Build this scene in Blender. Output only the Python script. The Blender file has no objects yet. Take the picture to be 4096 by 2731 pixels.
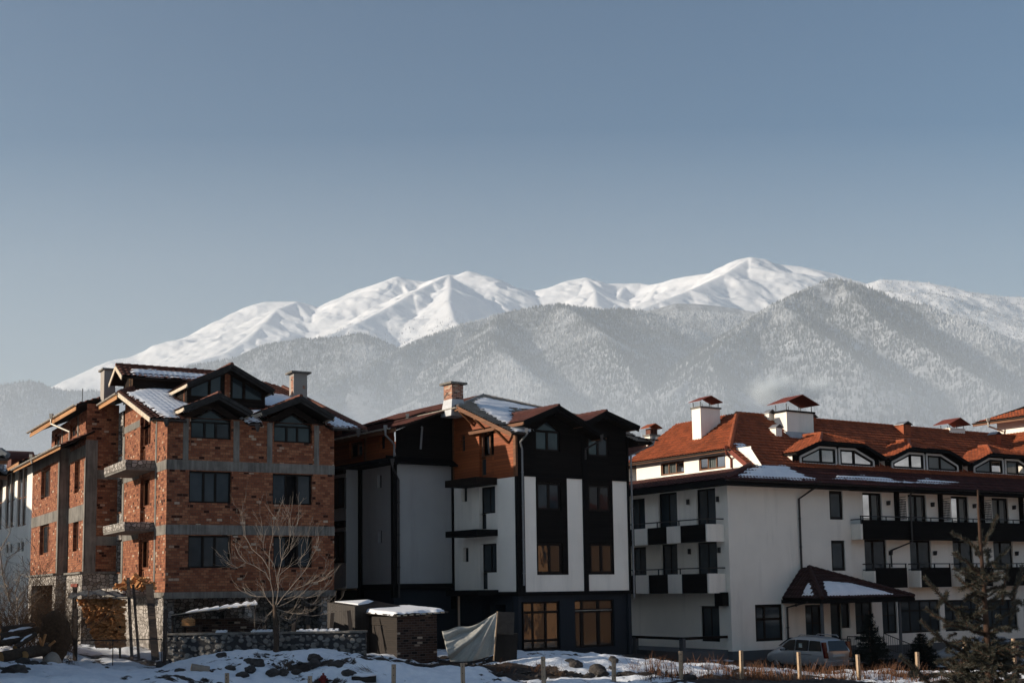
import bpy, bmesh, math, random
import numpy as np
from mathutils import Vector, Matrix
R = math.radians
random.seed(7)
rng = np.random.default_rng(11)
scene = bpy.context.scene
COL = scene.collection
# ------------------------------------------------------------------ camera
F, CU, CV, TH, RO, EYE = 5050.0, 2048.0, 1801.0, math.atan(549/5050.0), .0145, 5.0   # in pixels of a 4096 wide picture
_f = Vector((0, math.cos(TH), math.sin(TH))); _u = Vector((0, -math.sin(TH), math.cos(TH))); _r = Vector((1, 0, 0))
_up = _u*math.cos(RO)+_r*math.sin(RO); _rt = _r*math.cos(RO)-_u*math.sin(RO)
def ray(u, v): return _f*F+_rt*(u-CU)+_up*(CV-v)
def P(u, v, Y):
    d = ray(u, v); k = Y/d.y
    return Vector((d.x*k, Y, EYE+d.z*k))
cam = bpy.data.cameras.new('camera'); camo = bpy.data.objects.new('camera', cam); COL.objects.link(camo)
cam.sensor_width = 36; cam.lens = F/4096*36; cam.shift_y = (CV-1365.5)/4096
cam.clip_start = .5; cam.clip_end = 40000
M = Matrix((_rt, _up, -_f)).transposed().to_4x4(); M.translation = (0, 0, EYE); camo.matrix_world = M
scene.camera = camo
# ------------------------------------------------------------------ light
SUN_AZ, SUN_EL = R(257), R(16)
S = Vector((math.sin(SUN_AZ)*math.cos(SUN_EL), math.cos(SUN_AZ)*math.cos(SUN_EL), math.sin(SUN_EL)))
w = bpy.data.worlds.new('World'); scene.world = w; w.use_nodes = True
nt = w.node_tree; bg = nt.nodes['Background']; sky = nt.nodes.new('ShaderNodeTexSky')
sky.sky_type = 'NISHITA'; sky.sun_disc = False; sky.sun_elevation = SUN_EL; sky.sun_rotation = SUN_AZ
sky.altitude = 900; sky.air_density = 1.3; sky.dust_density = .8; sky.ozone_density = 2.7
nt.links.new(sky.outputs[0], bg.inputs[0]); bg.inputs[1].default_value = .075
sl = bpy.data.lights.new('sun', 'SUN'); sl.energy = 5; sl.angle = R(.5); sl.color = (1, .87, .71)
so = bpy.data.objects.new('sun', sl); COL.objects.link(so); so.rotation_euler = S.to_track_quat('Z', 'Y').to_euler(); so.location = (-60, -30, 60)
scene.view_settings.view_transform = 'Standard'; scene.view_settings.look = 'None'; scene.view_settings.gamma = 1
scene.view_settings.exposure = .42
cy = scene.cycles
cy.use_denoising = True; cy.max_bounces = 6; cy.diffuse_bounces = 3; cy.glossy_bounces = 3; cy.transparent_max_bounces = 12
cy.volume_bounces = 2; cy.sample_clamp_indirect = 6; cy.caustics_reflective = False; cy.caustics_refractive = False
# ------------------------------------------------------------------ objects
def tag(o, label=None, cat=None, group=None, kind=None):
    if label: o['label'] = label
    if cat: o['category'] = cat
    if group: o['group'] = group
    if kind: o['kind'] = kind
    return o
def thing(name, label, cat, loc=(0, 0, 0), group=None):
    o = bpy.data.objects.new(name, None); COL.objects.link(o); o.location = loc; o.empty_display_size = .3
    return tag(o, label, cat, group)
def origin(o):
    v = Vector((0, 0, 0))
    while o: v += o.location; o = o.parent
    return v
class MB:
    """collects world-space faces; build() links them as one mesh object"""
    def __init__(s): s.v = []; s.f = []
    def add(s, vs, fs):
        n = len(s.v); s.v += [tuple(p) for p in vs]; s.f += [tuple(i+n for i in f) for f in fs]; return s
    def poly(s, *pts): return s.add(pts, [tuple(range(len(pts)))])
    def hexa(s, p):     # eight corners: four below, four above, same winding
        return s.add(p, [(3, 2, 1, 0), (4, 5, 6, 7), (0, 1, 5, 4), (1, 2, 6, 5), (2, 3, 7, 6), (3, 0, 4, 7)])
    def box(s, fr, s0, s1, d0, d1, z0, z1):
        return s.hexa([fr.w(a, b, c) for c in (z0, z1) for a, b in ((s0, d0), (s1, d0), (s1, d1), (s0, d1))])
    def slab(s, pts, vec):   # polygon extruded by a vector
        n = len(pts); pts = [Vector(p) for p in pts]; q = [p+vec for p in pts]
        s.add(pts+q, [tuple(range(n)), tuple(range(2*n-1, n-1, -1))]+[(i, (i+1) % n, n+(i+1) % n, n+i) for i in range(n)]); return s
    def tube(s, pts, r, n=6, cap=True):
        pts = [Vector(p) for p in pts]; m = len(pts)
        rr = r if isinstance(r, (list, tuple)) else [r]*m
        vs = []; ref = None
        for i, p in enumerate(pts):
            t = (pts[min(i+1, m-1)]-pts[max(i-1, 0)]).normalized()
            if ref is None: ref = t.orthogonal().normalized()
            a = (ref-t*ref.dot(t))
            a = a.normalized() if a.length > 1e-5 else t.orthogonal().normalized()
            ref = a; b = t.cross(a)
            for k in range(n):
                an = 2*math.pi*k/n; vs.append(p+(a*math.cos(an)+b*math.sin(an))*rr[i])
        fs = [(i*n+k, i*n+(k+1) % n, (i+1)*n+(k+1) % n, (i+1)*n+k) for i in range(m-1) for k in range(n)]
        if cap: fs += [tuple(range(n-1, -1, -1)), tuple(range((m-1)*n, m*n))]
        return s.add(vs, fs)
    def beam(s, a, b, wd, ht, side=None):   # rectangular bar from a to b
        a, b = Vector(a), Vector(b); t = (b-a).normalized()
        sd = Vector(side) if side is not None else t.cross(Vector((0, 0, 1)))
        if sd.length < 1e-4: sd = Vector((1, 0, 0))
        sd = (sd-t*sd.dot(t)).normalized(); uu = sd.cross(t).normalized()
        return s.hexa([p+sd*i*wd/2+uu*j*ht/2 for p in (a, b) for i, j in ((-1, -1), (1, -1), (1, 1), (-1, 1))])
    def split(s):
        key = {}; par = list(range(len(s.v)))
        def find(i):
            while par[i] != i: par[i] = par[par[i]]; i = par[i]
            return i
        for i, p in enumerate(s.v):
            k = tuple(round(c, 3) for c in p)
            if k in key: par[find(i)] = find(key[k])
            else: key[k] = i
        for f in s.f:
            for i in f[1:]: par[find(i)] = find(f[0])
        g = {}
        for f in s.f: g.setdefault(find(f[0]), []).append(f)
        out = []
        for fs in g.values():
            idx = {}; m = MB()
            for f in fs:
                for i in f:
                    if i not in idx: idx[i] = len(m.v); m.v.append(s.v[i])
                m.f.append(tuple(idx[i] for i in f))
            out.append(m)
        return out
    def each(s, name, mat, parent=None, **k): return [m.build(name, mat, parent, **k) for m in s.split()]
    def build(s, name, mat, parent=None, smooth=False, uv=True):
        me = bpy.data.meshes.new(name); base = origin(parent)
        me.from_pydata([(x-base.x, y-base.y, z-base.z) for x, y, z in s.v], [], s.f)
        if isinstance(mat, (list, tuple)):
            for m in mat: me.materials.append(m)
        else: me.materials.append(mat)
        bm = bmesh.new(); bm.from_mesh(me); bmesh.ops.recalc_face_normals(bm, faces=bm.faces)
        if uv:
            L = bm.loops.layers.uv.new('UVMap')
            for f in bm.faces:
                n = f.normal
                t = Vector((0, 0, 1)).cross(n)
                t = t.normalized() if t.length > .05 else Vector((1, 0, 0))
                b = n.cross(t)
                for l in f.loops:
                    c = l.vert.co+base; l[L].uv = (c.dot(t), c.dot(b))
        for f in bm.faces: f.smooth = smooth
        bm.to_mesh(me); bm.free()
        o = bpy.data.objects.new(name, me); COL.objects.link(o); o.parent = parent
        return o
class Frame:
    """a building's own axes: s along its front, d into it, z up; pixels of the photograph turn into points on its planes"""
    def __init__(s, u, v, Y, h):
        p = P(u, v, Y); s.o = (p.x, p.y); a = R(h); s.t = Vector((math.sin(a), math.cos(a), 0)); s.l = Vector((-math.cos(a), math.sin(a), 0))
    def w(s, a, d, z): return Vector((s.o[0]+a*s.t.x+d*s.l.x, s.o[1]+a*s.t.y+d*s.l.y, z))
    def inv(s, p): x, y = p[0]-s.o[0], p[1]-s.o[1]; return (x*s.t.x+y*s.t.y, x*s.l.x+y*s.l.y, p[2])
    def _rd(s, u, v): r = ray(u, v); return s.inv((0, 0, EYE)), (r.x*s.t.x+r.y*s.t.y, r.x*s.l.x+r.y*s.l.y, r.z)
    def pl(s, u, v, p0, n):
        o, d = s._rd(u, v); k = sum(n[i]*(p0[i]-o[i]) for i in range(3))/sum(n[i]*d[i] for i in range(3))
        return tuple(o[i]+d[i]*k for i in range(3))
    def F(s, u, v, off=0): q = s.pl(u, v, (0, off, 0), (0, 1, 0)); return (q[0], q[2])
    def D(s, u, v, off=0): q = s.pl(u, v, (off, 0, 0), (1, 0, 0)); return (q[1], q[2])
    def rF(s, u0, v0, u1, v1, off=0):  a = s.F(u0, v0, off); b = s.F(u1, v1, off); return (a[0], b[0], b[1], a[1])
    def rD(s, u0, v0, u1, v1, off=0):  a = s.D(u0, v0, off); b = s.D(u1, v1, off); return (b[0], a[0], b[1], a[1])
def pt(fr, ax, off, a, z, dep=0):   # a point on wall plane ax: 'F' front (d=off, outward -d) or 'D' side (s=off, outward -s); dep goes inward
    return fr.w(a, off+dep, z) if ax == 'F' else fr.w(off+dep, a, z)
def wall(mb, fr, ax, off, a0, a1, z0, z1, holes=(), dep=.22):
    xs = sorted({a0, a1, *[h[0] for h in holes], *[h[1] for h in holes]}); zs = sorted({z0, z1, *[h[2] for h in holes], *[h[3] for h in holes]})
    xs = [x for x in xs if a0-1e-6 <= x <= a1+1e-6]; zs = [z for z in zs if z0-1e-6 <= z <= z1+1e-6]
    for i in range(len(xs)-1):
        for j in range(len(zs)-1):
            cx, cz = (xs[i]+xs[i+1])/2, (zs[j]+zs[j+1])/2
            if any(h[0] < cx < h[1] and h[2] < cz < h[3] for h in holes): continue
            mb.poly(*[pt(fr, ax, off, a, z) for a, z in ((xs[i], zs[j]), (xs[i+1], zs[j]), (xs[i+1], zs[j+1]), (xs[i], zs[j+1]))])
    for h in holes:
        c = [(h[0], h[2]), (h[1], h[2]), (h[1], h[3]), (h[0], h[3])]
        for k in range(4):
            a, b = c[k], c[(k+1) % 4]
            mb.poly(pt(fr, ax, off, *a), pt(fr, ax, off, *b), pt(fr, ax, off, *b, dep), pt(fr, ax, off, *a, dep))
def abox(mb, fr, ax, off, a0, a1, z0, z1, d0, d1):
    mb.hexa([pt(fr, ax, off, a, z, d) for z in (z0, z1) for a, d in ((a0, d0), (a1, d0), (a1, d1), (a0, d1))])
def window(parent, fr, ax, off, h, cols=2, rows=(1.0,), fw=.07, dep=.12, fmat=None, gmat=None, name='window', head=None, label=None, openp=(), sill=None, curtain=None, div=.07):
    """frame with mullions set in the opening h=(a0,a1,z0,z1); the pane is a sub-part; head=(apex a, apex z) adds a pointed light above"""
    a0, a1, z0, z1 = h; e = .004
    a0 += e; a1 -= e; z0 += e; z1 -= e
    m = MB()
    for x in (a0, a1-fw): abox(m, fr, ax, off, x, x+fw, z0, z1, dep, dep+.06)
    ws = cols if isinstance(cols, (list, tuple)) else [i/cols for i in range(1, cols)]
    xe = [a0+fw]
    for q in ws:
        x = a0+(a1-a0)*q; abox(m, fr, ax, off, x-div/2, x+div/2, z0+fw, z1-fw, dep+.001, dep+.059); xe += [x-div/2, x+div/2]
    xe.append(a1-fw)
    for z in (z0, z1-fw): abox(m, fr, ax, off, a0+fw, a1-fw, z, z+fw, dep, dep+.06)
    zz = z0
    for r in rows[:-1]:
        zz = z0+(z1-z0)*r; abox(m, fr, ax, off, a0+fw, a1-fw, zz-div/2, zz+div/2, dep+.002, dep+.058)
    if head:
        hp = [(a0, z1), (a1, z1)]
        for q in range(2):
            p, r_ = hp[q], head
            m.beam(pt(fr, ax, off, p[0], p[1]-.01, dep+.03), pt(fr, ax, off, r_[0], r_[1], dep+.03), .06, .07, pt(fr, ax, 0, 0, 0, 1)-pt(fr, ax, 0, 0, 0, 0))
    if sill: abox(m, fr, ax, off, a0-.05, a1+.05, z0-.05, z0-.006, -sill, dep)
    o = m.build(name, fmat, parent)
    if label: o['label'] = label
    g = MB()
    for i in range(0, len(xe), 2):
        if i//2 in openp: continue
        t = random.uniform(-.012, .012)
        g.poly(pt(fr, ax, off, xe[i], z0+fw, dep+.03+t), pt(fr, ax, off, xe[i+1], z0+fw, dep+.03-t), pt(fr, ax, off, xe[i+1], z1-fw, dep+.03-t), pt(fr, ax, off, xe[i], z1-fw, dep+.03+t))
    if head: g.poly(pt(fr, ax, off, a0, z1, dep+.03), pt(fr, ax, off, a1, z1, dep+.03), pt(fr, ax, off, head[0], head[1], dep+.03))
    g.each('pane', gmat, o)
    b = MB(); abox(b, fr, ax, off, a0, a1, z0, z1, dep+.42, dep+.44)
    if head: b.poly(pt(fr, ax, off, a0, z1, dep+.42), pt(fr, ax, off, a1, z1, dep+.42), pt(fr, ax, off, head[0], head[1], dep+.42))
    for x in (a0-.06, a1): abox(b, fr, ax, off, x, x+.06, z0, z1, dep+.1, dep+.42)
    b.build('room_behind', MT['room'], o)
    if curtain:
        c = MB(); n = 40
        for lo, hi in curtain:
            xs = [a0+fw+(a1-a0-2*fw)*(lo+(hi-lo)*k/n) for k in range(n+1)]
            for k in range(n):
                y0, y1 = .16+.025*math.sin(k*1.9), .16+.025*math.sin((k+1)*1.9)
                c.poly(pt(fr, ax, off, xs[k], z0+fw, dep+y0), pt(fr, ax, off, xs[k+1], z0+fw, dep+y1), pt(fr, ax, off, xs[k+1], z1-fw, dep+y1), pt(fr, ax, off, xs[k], z1-fw, dep+y0))
        c.each('curtain', MT['curtain'], o)
    return o
# ---- numpy value noise
def _hash(ix, iy, iz, seed):
    h = (ix.astype(np.int64)*374761393+iy.astype(np.int64)*668265263+iz.astype(np.int64)*2147483647+seed*974634777) & 0x7fffffff
    h = ((h ^ (h >> 13))*1274126177) & 0x7fffffff
    return ((h ^ (h >> 16)) & 0xffff)/65535.0
def vnoise(x, y, seed=0):
    x = np.asarray(x, float); y = np.asarray(y, float); ix = np.floor(x); iy = np.floor(y); fx = x-ix; fy = y-iy
    fx = fx*fx*(3-2*fx); fy = fy*fy*(3-2*fy); z = np.zeros_like(ix)
    a = _hash(ix, iy, z, seed); b = _hash(ix+1, iy, z, seed); c = _hash(ix, iy+1, z, seed); d = _hash(ix+1, iy+1, z, seed)
    return (a+(b-a)*fx)+((c+(d-c)*fx)-(a+(b-a)*fx))*fy
def fbm(x, y, seed=0, oct=5, gain=.5):
    t = 0; a = 1; s = 0
    for i in range(oct): t = t+a*vnoise(np.asarray(x)*2**i, np.asarray(y)*2**i, seed+i); s += a; a *= gain
    return t/s
def np_mesh(name, verts, faces, mat, parent=None, smooth=True, cols=None):
    me = bpy.data.meshes.new(name); verts = np.asarray(verts, np.float32); faces = np.asarray(faces, np.int32)
    k = faces.shape[1]
    me.vertices.add(len(verts)); me.vertices.foreach_set('co', verts.ravel())
    me.loops.add(faces.size); me.loops.foreach_set('vertex_index', faces.ravel())
    me.polygons.add(len(faces)); me.polygons.foreach_set('loop_start', np.arange(0, faces.size, k, dtype=np.int32)); me.polygons.foreach_set('loop_total', np.full(len(faces), k, np.int32))
    me.polygons.foreach_set('use_smooth', np.full(len(faces), smooth))
    me.materials.append(mat)
    if cols is not None:
        at = me.attributes.new('kindness', 'FLOAT', 'POINT'); at.data.foreach_set('value', np.asarray(cols, np.float32))
    me.update(); me.validate()
    o = bpy.data.objects.new(name, me); COL.objects.link(o); o.parent = parent
    return o
# ------------------------------------------------------------------ materials
MT = {}
class NT:
    def __init__(s, name):
        s.m = bpy.data.materials.new(name); s.m.use_nodes = True; s.t = s.m.node_tree; s.b = s.t.nodes['Principled BSDF']; s.out = s.t.nodes['Material Output']
        MT[name] = s.m
    def n(s, ty, **kw):
        nd = s.t.nodes.new('ShaderNode'+ty)
        for k, v in kw.items():
            if k[0] == 'i' and k[1:].isdigit(): nd.inputs[int(k[1:])].default_value = v
            elif k in nd.bl_rna.properties: setattr(nd, k, v)
            else: nd.inputs[k.replace('_', ' ')].default_value = v
        return nd
    def l(s, a, b): s.t.links.new(a, b)
    def coord(s, kind='UV', scale=(1, 1, 1)):
        c = s.n('TexCoord'); m = s.n('Mapping'); m.inputs['Scale'].default_value = scale; s.l(c.outputs[kind], m.inputs[0]); return m.outputs[0]
    def pos(s, scale=(1, 1, 1)):
        c = s.n('NewGeometry'); m = s.n('Mapping'); m.inputs['Scale'].default_value = scale; s.l(c.outputs['Position'], m.inputs[0]); return m.outputs[0]
    def noise(s, vec, scale, detail=4, rough=.55, out=0):
        x = s.n('TexNoise', Scale=scale, Detail=detail, Roughness=rough)
        if vec is not None: s.l(vec, x.inputs['Vector'])
        return x.outputs[out]
    def ramp(s, fac, *stops, interp='LINEAR'):
        r = s.n('ValToRGB'); r.color_ramp.interpolation = interp; e = r.color_ramp.elements
        while len(e) < len(stops): e.new(.5)
        for i, (p, c) in enumerate(stops):
            e[i].position = p; e[i].color = (c, c, c, 1) if isinstance(c, (int, float)) else (*c, 1)
        s.l(fac, r.inputs[0]); return r.outputs[0]
    def mix(s, fac, a, b, mode='MIX'):
        m = s.n('Mix', data_type='RGBA', blend_type=mode)
        for v, i in ((fac, 0), (a, 6), (b, 7)):
            if isinstance(v, (int, float)): m.inputs[i].default_value = v
            elif isinstance(v, tuple): m.inputs[i].default_value = (*v, 1)
            else: s.l(v, m.inputs[i])
        return m.outputs[2]
    def math(s, op, a, b=0.0):
        m = s.n('Math', operation=op)
        for v, i in ((a, 0), (b, 1)):
            if isinstance(v, (int, float)): m.inputs[i].default_value = v
            else: s.l(v, m.inputs[i])
        return m.outputs[0]
    def bump(s, h, strength=.5, dist=.02):
        b = s.n('Bump', Strength=strength, Distance=dist); s.l(h, b.inputs['Height']); s.l(b.outputs[0], s.b.inputs['Normal'])
    def col(s, c):
        if isinstance(c, tuple): s.b.inputs['Base Color'].default_value = (*c, 1)
        else: s.l(c, s.b.inputs['Base Color'])
        return s
    def rough(s, r, spec=.3):
        if isinstance(r, (int, float)): s.b.inputs['Roughness'].default_value = r
        else: s.l(r, s.b.inputs['Roughness'])
        s.b.inputs['Specular IOR Level'].default_value = spec; return s
def simple(name, c, rough=.8, var=.25, sc=3., bump=.2, metal=0., spec=.3):
    x = NT(name); p = x.pos(); a = x.noise(p, sc, 5); b = x.noise(p, sc*9, 3)
    f = x.mix(.4, a, b)
    x.col(x.mix(x.ramp(f, (.3, 0.), (.7, 1.)), tuple(q*(1-var) for q in c), tuple(min(1, q*(1+var)) for q in c)))
    x.rough(rough, spec); x.b.inputs['Metallic'].default_value = metal
    if bump: x.bump(b, bump, .01)
    return x
def brickmat(name, cols, bw, bh, mortar, mcol, dark=.07, pale=.05, off=.5, bump=.5):
    x = NT(name); uv = x.coord('UV'); nz = x.noise(uv, 2.2, 3, out=1); uvn = x.mix(.02, uv, nz)
    br = x.n('TexBrick', offset=off); br.inputs['Scale'].default_value = 1; br.inputs['Brick Width'].default_value = bw; br.inputs['Row Height'].default_value = bh
    br.inputs['Mortar Size'].default_value = mortar; br.inputs['Mortar Smooth'].default_value = .2; br.inputs['Color1'].default_value = (0, 0, 0, 1); br.inputs['Color2'].default_value = (1, 1, 1, 1); br.inputs['Mortar'].default_value = (.5, .5, .5, 1)
    x.l(uvn, br.inputs['Vector'])
    st = [(0., tuple(q*.22 for q in cols[0])), (dark, tuple(q*.3 for q in cols[0])), (dark+.02, cols[0]), (.5, cols[1]), (.97-pale, cols[2]), (.99-pale, (.45, .34, .25))]
    c = x.ramp(br.outputs['Color'], *st)
    n2 = x.noise(uv, 14, 4); c = x.mix(.35, c, x.ramp(n2, (.3, .35), (.7, 1.3)), 'MULTIPLY')
    st = x.noise(uv, .7, 4); c = x.mix(x.ramp(st, (.6, 0.), (.78, .45)), c, mcol)
    hv = x.n('TexWave', wave_type='BANDS', bands_direction='Y'); hv.inputs['Scale'].default_value = 12.; x.l(uv, hv.inputs['Vector'])
    c = x.mix(br.outputs['Fac'], c, mcol); x.col(c); x.rough(.9, .2)
    h = x.math('ADD', x.math('MULTIPLY', x.math('SUBTRACT', 1., br.outputs['Fac']), 1.), x.math('ADD', x.math('MULTIPLY', n2, .5), x.math('MULTIPLY', br.outputs['Color'], .6)))
    x.bump(h, bump, .03); return x
brickmat('hollow_brick', [(.17, .056, .03), (.25, .09, .046), (.345, .148, .076)], .23, .115, .008, (.1, .068, .05), dark=.045, pale=.004)
brickmat('small_brick', [(.22, .08, .045), (.33, .13, .075), (.42, .2, .12)], .24, .085, .01, (.35, .3, .26), dark=.1, pale=.1)
brickmat('shed_brick', [(.04, .022, .016), (.065, .034, .024), (.085, .048, .034)], .26, .1, .012, (.09, .07, .06), dark=.15, pale=.02)
x = NT('concrete'); p = x.pos(); a = x.noise(p, 1.1, 6, .65); b = x.noise(x.pos((9, 9, .7)), 1.0, 4); c_ = x.noise(p, 22, 3)
x.col(x.mix(x.ramp(b, (.42, 0.), (.75, .6)), x.ramp(a, (.3, (.08, .076, .068)), (.55, (.15, .14, .124)), (.75, (.23, .21, .185))), (.3, .28, .25))).rough(.92, .2); x.bump(x.math('ADD', a, x.math('MULTIPLY', c_, .3)), .5, .02)
def cobble(name, sc, cols, mcol, mort=.1, zs=1.25, sparse=0, bump=.8):
    x = NT(name); uv = x.coord('UV', (1, zs, 1)); nz = x.noise(uv, 3, 3, out=1); vv = x.mix(.07, uv, nz)
    e = x.n('TexVoronoi', feature='DISTANCE_TO_EDGE', voronoi_dimensions='2D'); e.inputs['Scale'].default_value = sc; e.inputs['Randomness'].default_value = .75
    c = x.n('TexVoronoi', feature='F1', voronoi_dimensions='2D'); c.inputs['Scale'].default_value = sc; c.inputs['Randomness'].default_value = .75
    x.l(vv, e.inputs['Vector']); x.l(vv, c.inputs['Vector'])
    bw = x.n('SeparateColor'); x.l(c.outputs['Color'], bw.inputs[0])
    col = x.ramp(bw.outputs[0], (0, cols[0]), (.5, cols[1]), (1, cols[2])); col = x.mix(.3, col, x.ramp(x.noise(uv, 20, 3), (.3, .4), (.7, 1.2)), 'MULTIPLY')
    if sparse: mk = x.ramp(c.outputs['Distance'], (sparse, 1.), (sparse+.1, 0.))
    else: mk = x.ramp(e.outputs['Distance'], (mort*.5, 0.), (mort, 1.))
    x.col(x.mix(mk, mcol, col)).rough(.85, .25); x.bump(x.math('ADD', x.math('MULTIPLY', mk, 1.), x.math('MULTIPLY', x.noise(uv, 25, 3), .3)), bump, .05)
    return x
cobble('cobble', 5.2, [(.15, .13, .11), (.3, .27, .24), (.5, .46, .42)], (.05, .045, .04), .09)
cobble('river_stone', 3.4, [(.12, .12, .115), (.2, .19, .175), (.28, .27, .25)], (.04, .04, .042), sparse=.3, zs=1.15)
def plaster(name, c, dirt=.42):
    x = NT(name); p = x.pos(); a = x.noise(p, .35, 6, .6); b = x.noise(x.pos((1.3, 1.3, .16)), 1., 6, .65); g = x.noise(p, 60, 2)
    f = x.ramp(b, (.52, 0.), (.8, dirt)); k = x.mix(x.ramp(a, (.35, 0.), (.7, .4)), c, tuple(q*.72 for q in c))
    x.col(x.mix(f, k, tuple(q*.5 for q in c))).rough(.9, .15); x.bump(g, .25, .004); return x
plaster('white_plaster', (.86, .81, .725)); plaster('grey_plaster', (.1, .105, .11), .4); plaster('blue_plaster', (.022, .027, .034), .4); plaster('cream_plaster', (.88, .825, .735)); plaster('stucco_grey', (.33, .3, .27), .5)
def planks(name, c1, c2, ph=.12, length=4., vertical=False, gap=.006, bump=.6, rough=.6, spec=.3):
    x = NT(name); uv = x.coord('UV')
    if vertical:
        m = x.n('Mapping'); m.inputs['Rotation'].default_value = (0, 0, R(90)); x.l(uv, m.inputs[0]); uv = m.outputs[0]
    br = x.n('TexBrick', offset=.37); br.inputs['Scale'].default_value = 1; br.inputs['Brick Width'].default_value = length; br.inputs['Row Height'].default_value = ph; br.inputs['Mortar Size'].default_value = gap; br.inputs['Mortar Smooth'].default_value = .3
    br.inputs['Color1'].default_value = (0, 0, 0, 1); br.inputs['Color2'].default_value = (1, 1, 1, 1); br.inputs['Mortar'].default_value = (.2, .2, .2, 1); x.l(uv, br.inputs['Vector'])
    m2 = x.n('Mapping'); m2.inputs['Scale'].default_value = (.8, 14, 1); x.l(uv, m2.inputs[0]); g = x.noise(m2.outputs[0], 3, 5, .6)
    c = x.mix(x.math('ADD', x.math('MULTIPLY', br.outputs['Color'], .5), x.math('MULTIPLY', g, .6)), c1, c2)
    x.col(x.mix(br.outputs['Fac'], c, tuple(q*.25 for q in c1))).rough(rough, spec); x.bump(x.math('SUBTRACT', x.math('MULTIPLY', g, .4), br.outputs['Fac']), bump, .015); return x
planks('warm_cladding', (.13, .033, .011), (.37, .1, .03), .15, 5.)
planks('dark_cladding', (.004, .0038, .0036), (.011, .009, .008), .15, 5., rough=.85, spec=.1)
planks('dark_wood', (.009, .007, .006), (.026, .018, .014), .14, 3., rough=.85, spec=.1)
planks('brown_trim', (.09, .035, .016), (.2, .085, .035), .2, 3., bump=.3)
planks('raw_timber', (.25, .11, .04), (.5, .26, .11), .14, 3., bump=.4)
planks('pale_timber', (.3, .2, .12), (.52, .4, .28), .11, 3., vertical=True, bump=.4)
planks('old_planks', (.012, .009, .007), (.032, .023, .018), .13, 3., vertical=True)
planks('old_planks_h', (.01, .007, .005), (.026, .018, .013), .09, 2.5)
planks('old_timber', (.025, .018, .014), (.07, .048, .035), .16, 3.)
simple('window_wood', (.15, .05, .02), .5, .3, 4); simple('window_dark', (.008, .006, .005), .6, .3, 4, spec=.15); simple('black_trim', (.006, .0058, .0058), .8, .3, 4, spec=.1)
simple('white_trim', (.62, .61, .58), .6, .1, 3); simple('gutter_metal', (.42, .39, .34), .45, .25, 3, .1, .4); simple('dark_gutter', (.04, .035, .033), .4, .3, 3, .1, .2); simple('steel_pipe', (.2, .2, .2), .55, .25, 2, .1, .2)
simple('bargeboard', (.03, .03, .03), .85, .5, 5, spec=.1); simple('pale_board', (.5, .42, .32), .8, .35, 5); simple('rust_sheet', (.16, .035, .02), .7, .4, 4); simple('lead_flashing', (.42, .43, .44), .5, .25, 3, .1, .3); simple('dark_steel', (.02, .02, .02), .5, .3, 5)
simple('curtain', (.42, .42, .4), .95, .12, 3); simple('room', (.012, .012, .013), .95, .3, 2, 0)
simple('bark', (.06, .042, .03), .95, .5, 9, .9); simple('pale_bark', (.27, .22, .175), .9, .35, 8, .5); simple('twig', (.1, .062, .038), .95, .4, 8); simple('dry_grass', (.13, .062, .033), .95, .45, 7, 0); simple('hay', (.1, .058, .032), .95, .5, 8, 0)
simple('rock', (.05, .044, .04), .9, .5, 3, .8); simple('pale_rock', (.34, .29, .24), .9, .3, 3, .5); simple('split_wood', (.5, .23, .085), .85, .5, 6, .5); simple('split_pale', (.55, .33, .16), .85, .3, 6, .4); simple('log_end', (.6, .33, .13), .85, .25, 6)
simple('tarp', (.38, .375, .34), .85, .2, 2, .3); simple('soil', (.02, .017, .015), .95, .4, 3, .8); simple('red_paint', (.16, .015, .012), .5, .3, 6); simple('rubber', (.015, .015, .015), .85, .2, 5); simple('felt', (.07, .072, .075), .9, .4, 3, .6)
simple('tin', (.3, .3, .31), .5, .3, 4, .2, .6); simple('paper', (.4, .45, .43), .9, .05, 3, 0); simple('alloy', (.45, .45, .46), .35, .1, 3, 0, .8); simple('plate', (.6, .6, .58), .5, .1, 3, 0); simple('wicker', (.5, .25, .1), .85, .4, 18, .8)
x = NT('glass'); p = x.pos((.7, .7, .5)); x.col(x.ramp(x.noise(p, .9, 3), (.35, (.016, .024, .03)), (.7, (.042, .056, .064)))); x.rough(.045, .5); x.b.inputs['IOR'].default_value = 1.4; x.bump(x.noise(p, .8, 2), .05, .02)
x = NT('clear_glass'); g = x.n('BsdfGlossy', Roughness=.03); t = x.n('BsdfTransparent'); t.inputs[0].default_value = (.75, .8, .82, 1); fr = x.n('Fresnel', IOR=1.35); ms = x.n('MixShader'); x.l(fr.outputs[0], ms.inputs[0]); x.l(t.outputs[0], ms.inputs[1]); x.l(g.outputs[0], ms.inputs[2]); x.l(ms.outputs[0], x.out.inputs[0])
x = NT('car_paint'); x.col((.48, .5, .52)).rough(.32, .5); x.b.inputs['Metallic'].default_value = .55; x.b.inputs['Coat Weight'].default_value = .4
x = NT('white_paint'); x.col((.16, .18, .2)).rough(.3, .5); x.b.inputs['Coat Weight'].default_value = .4
x = NT('car_glass'); x.col((.006, .007, .008)).rough(.05, .6)
x = NT('tail_light'); x.col((.07, .006, .006)).rough(.2, .6)
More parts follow.
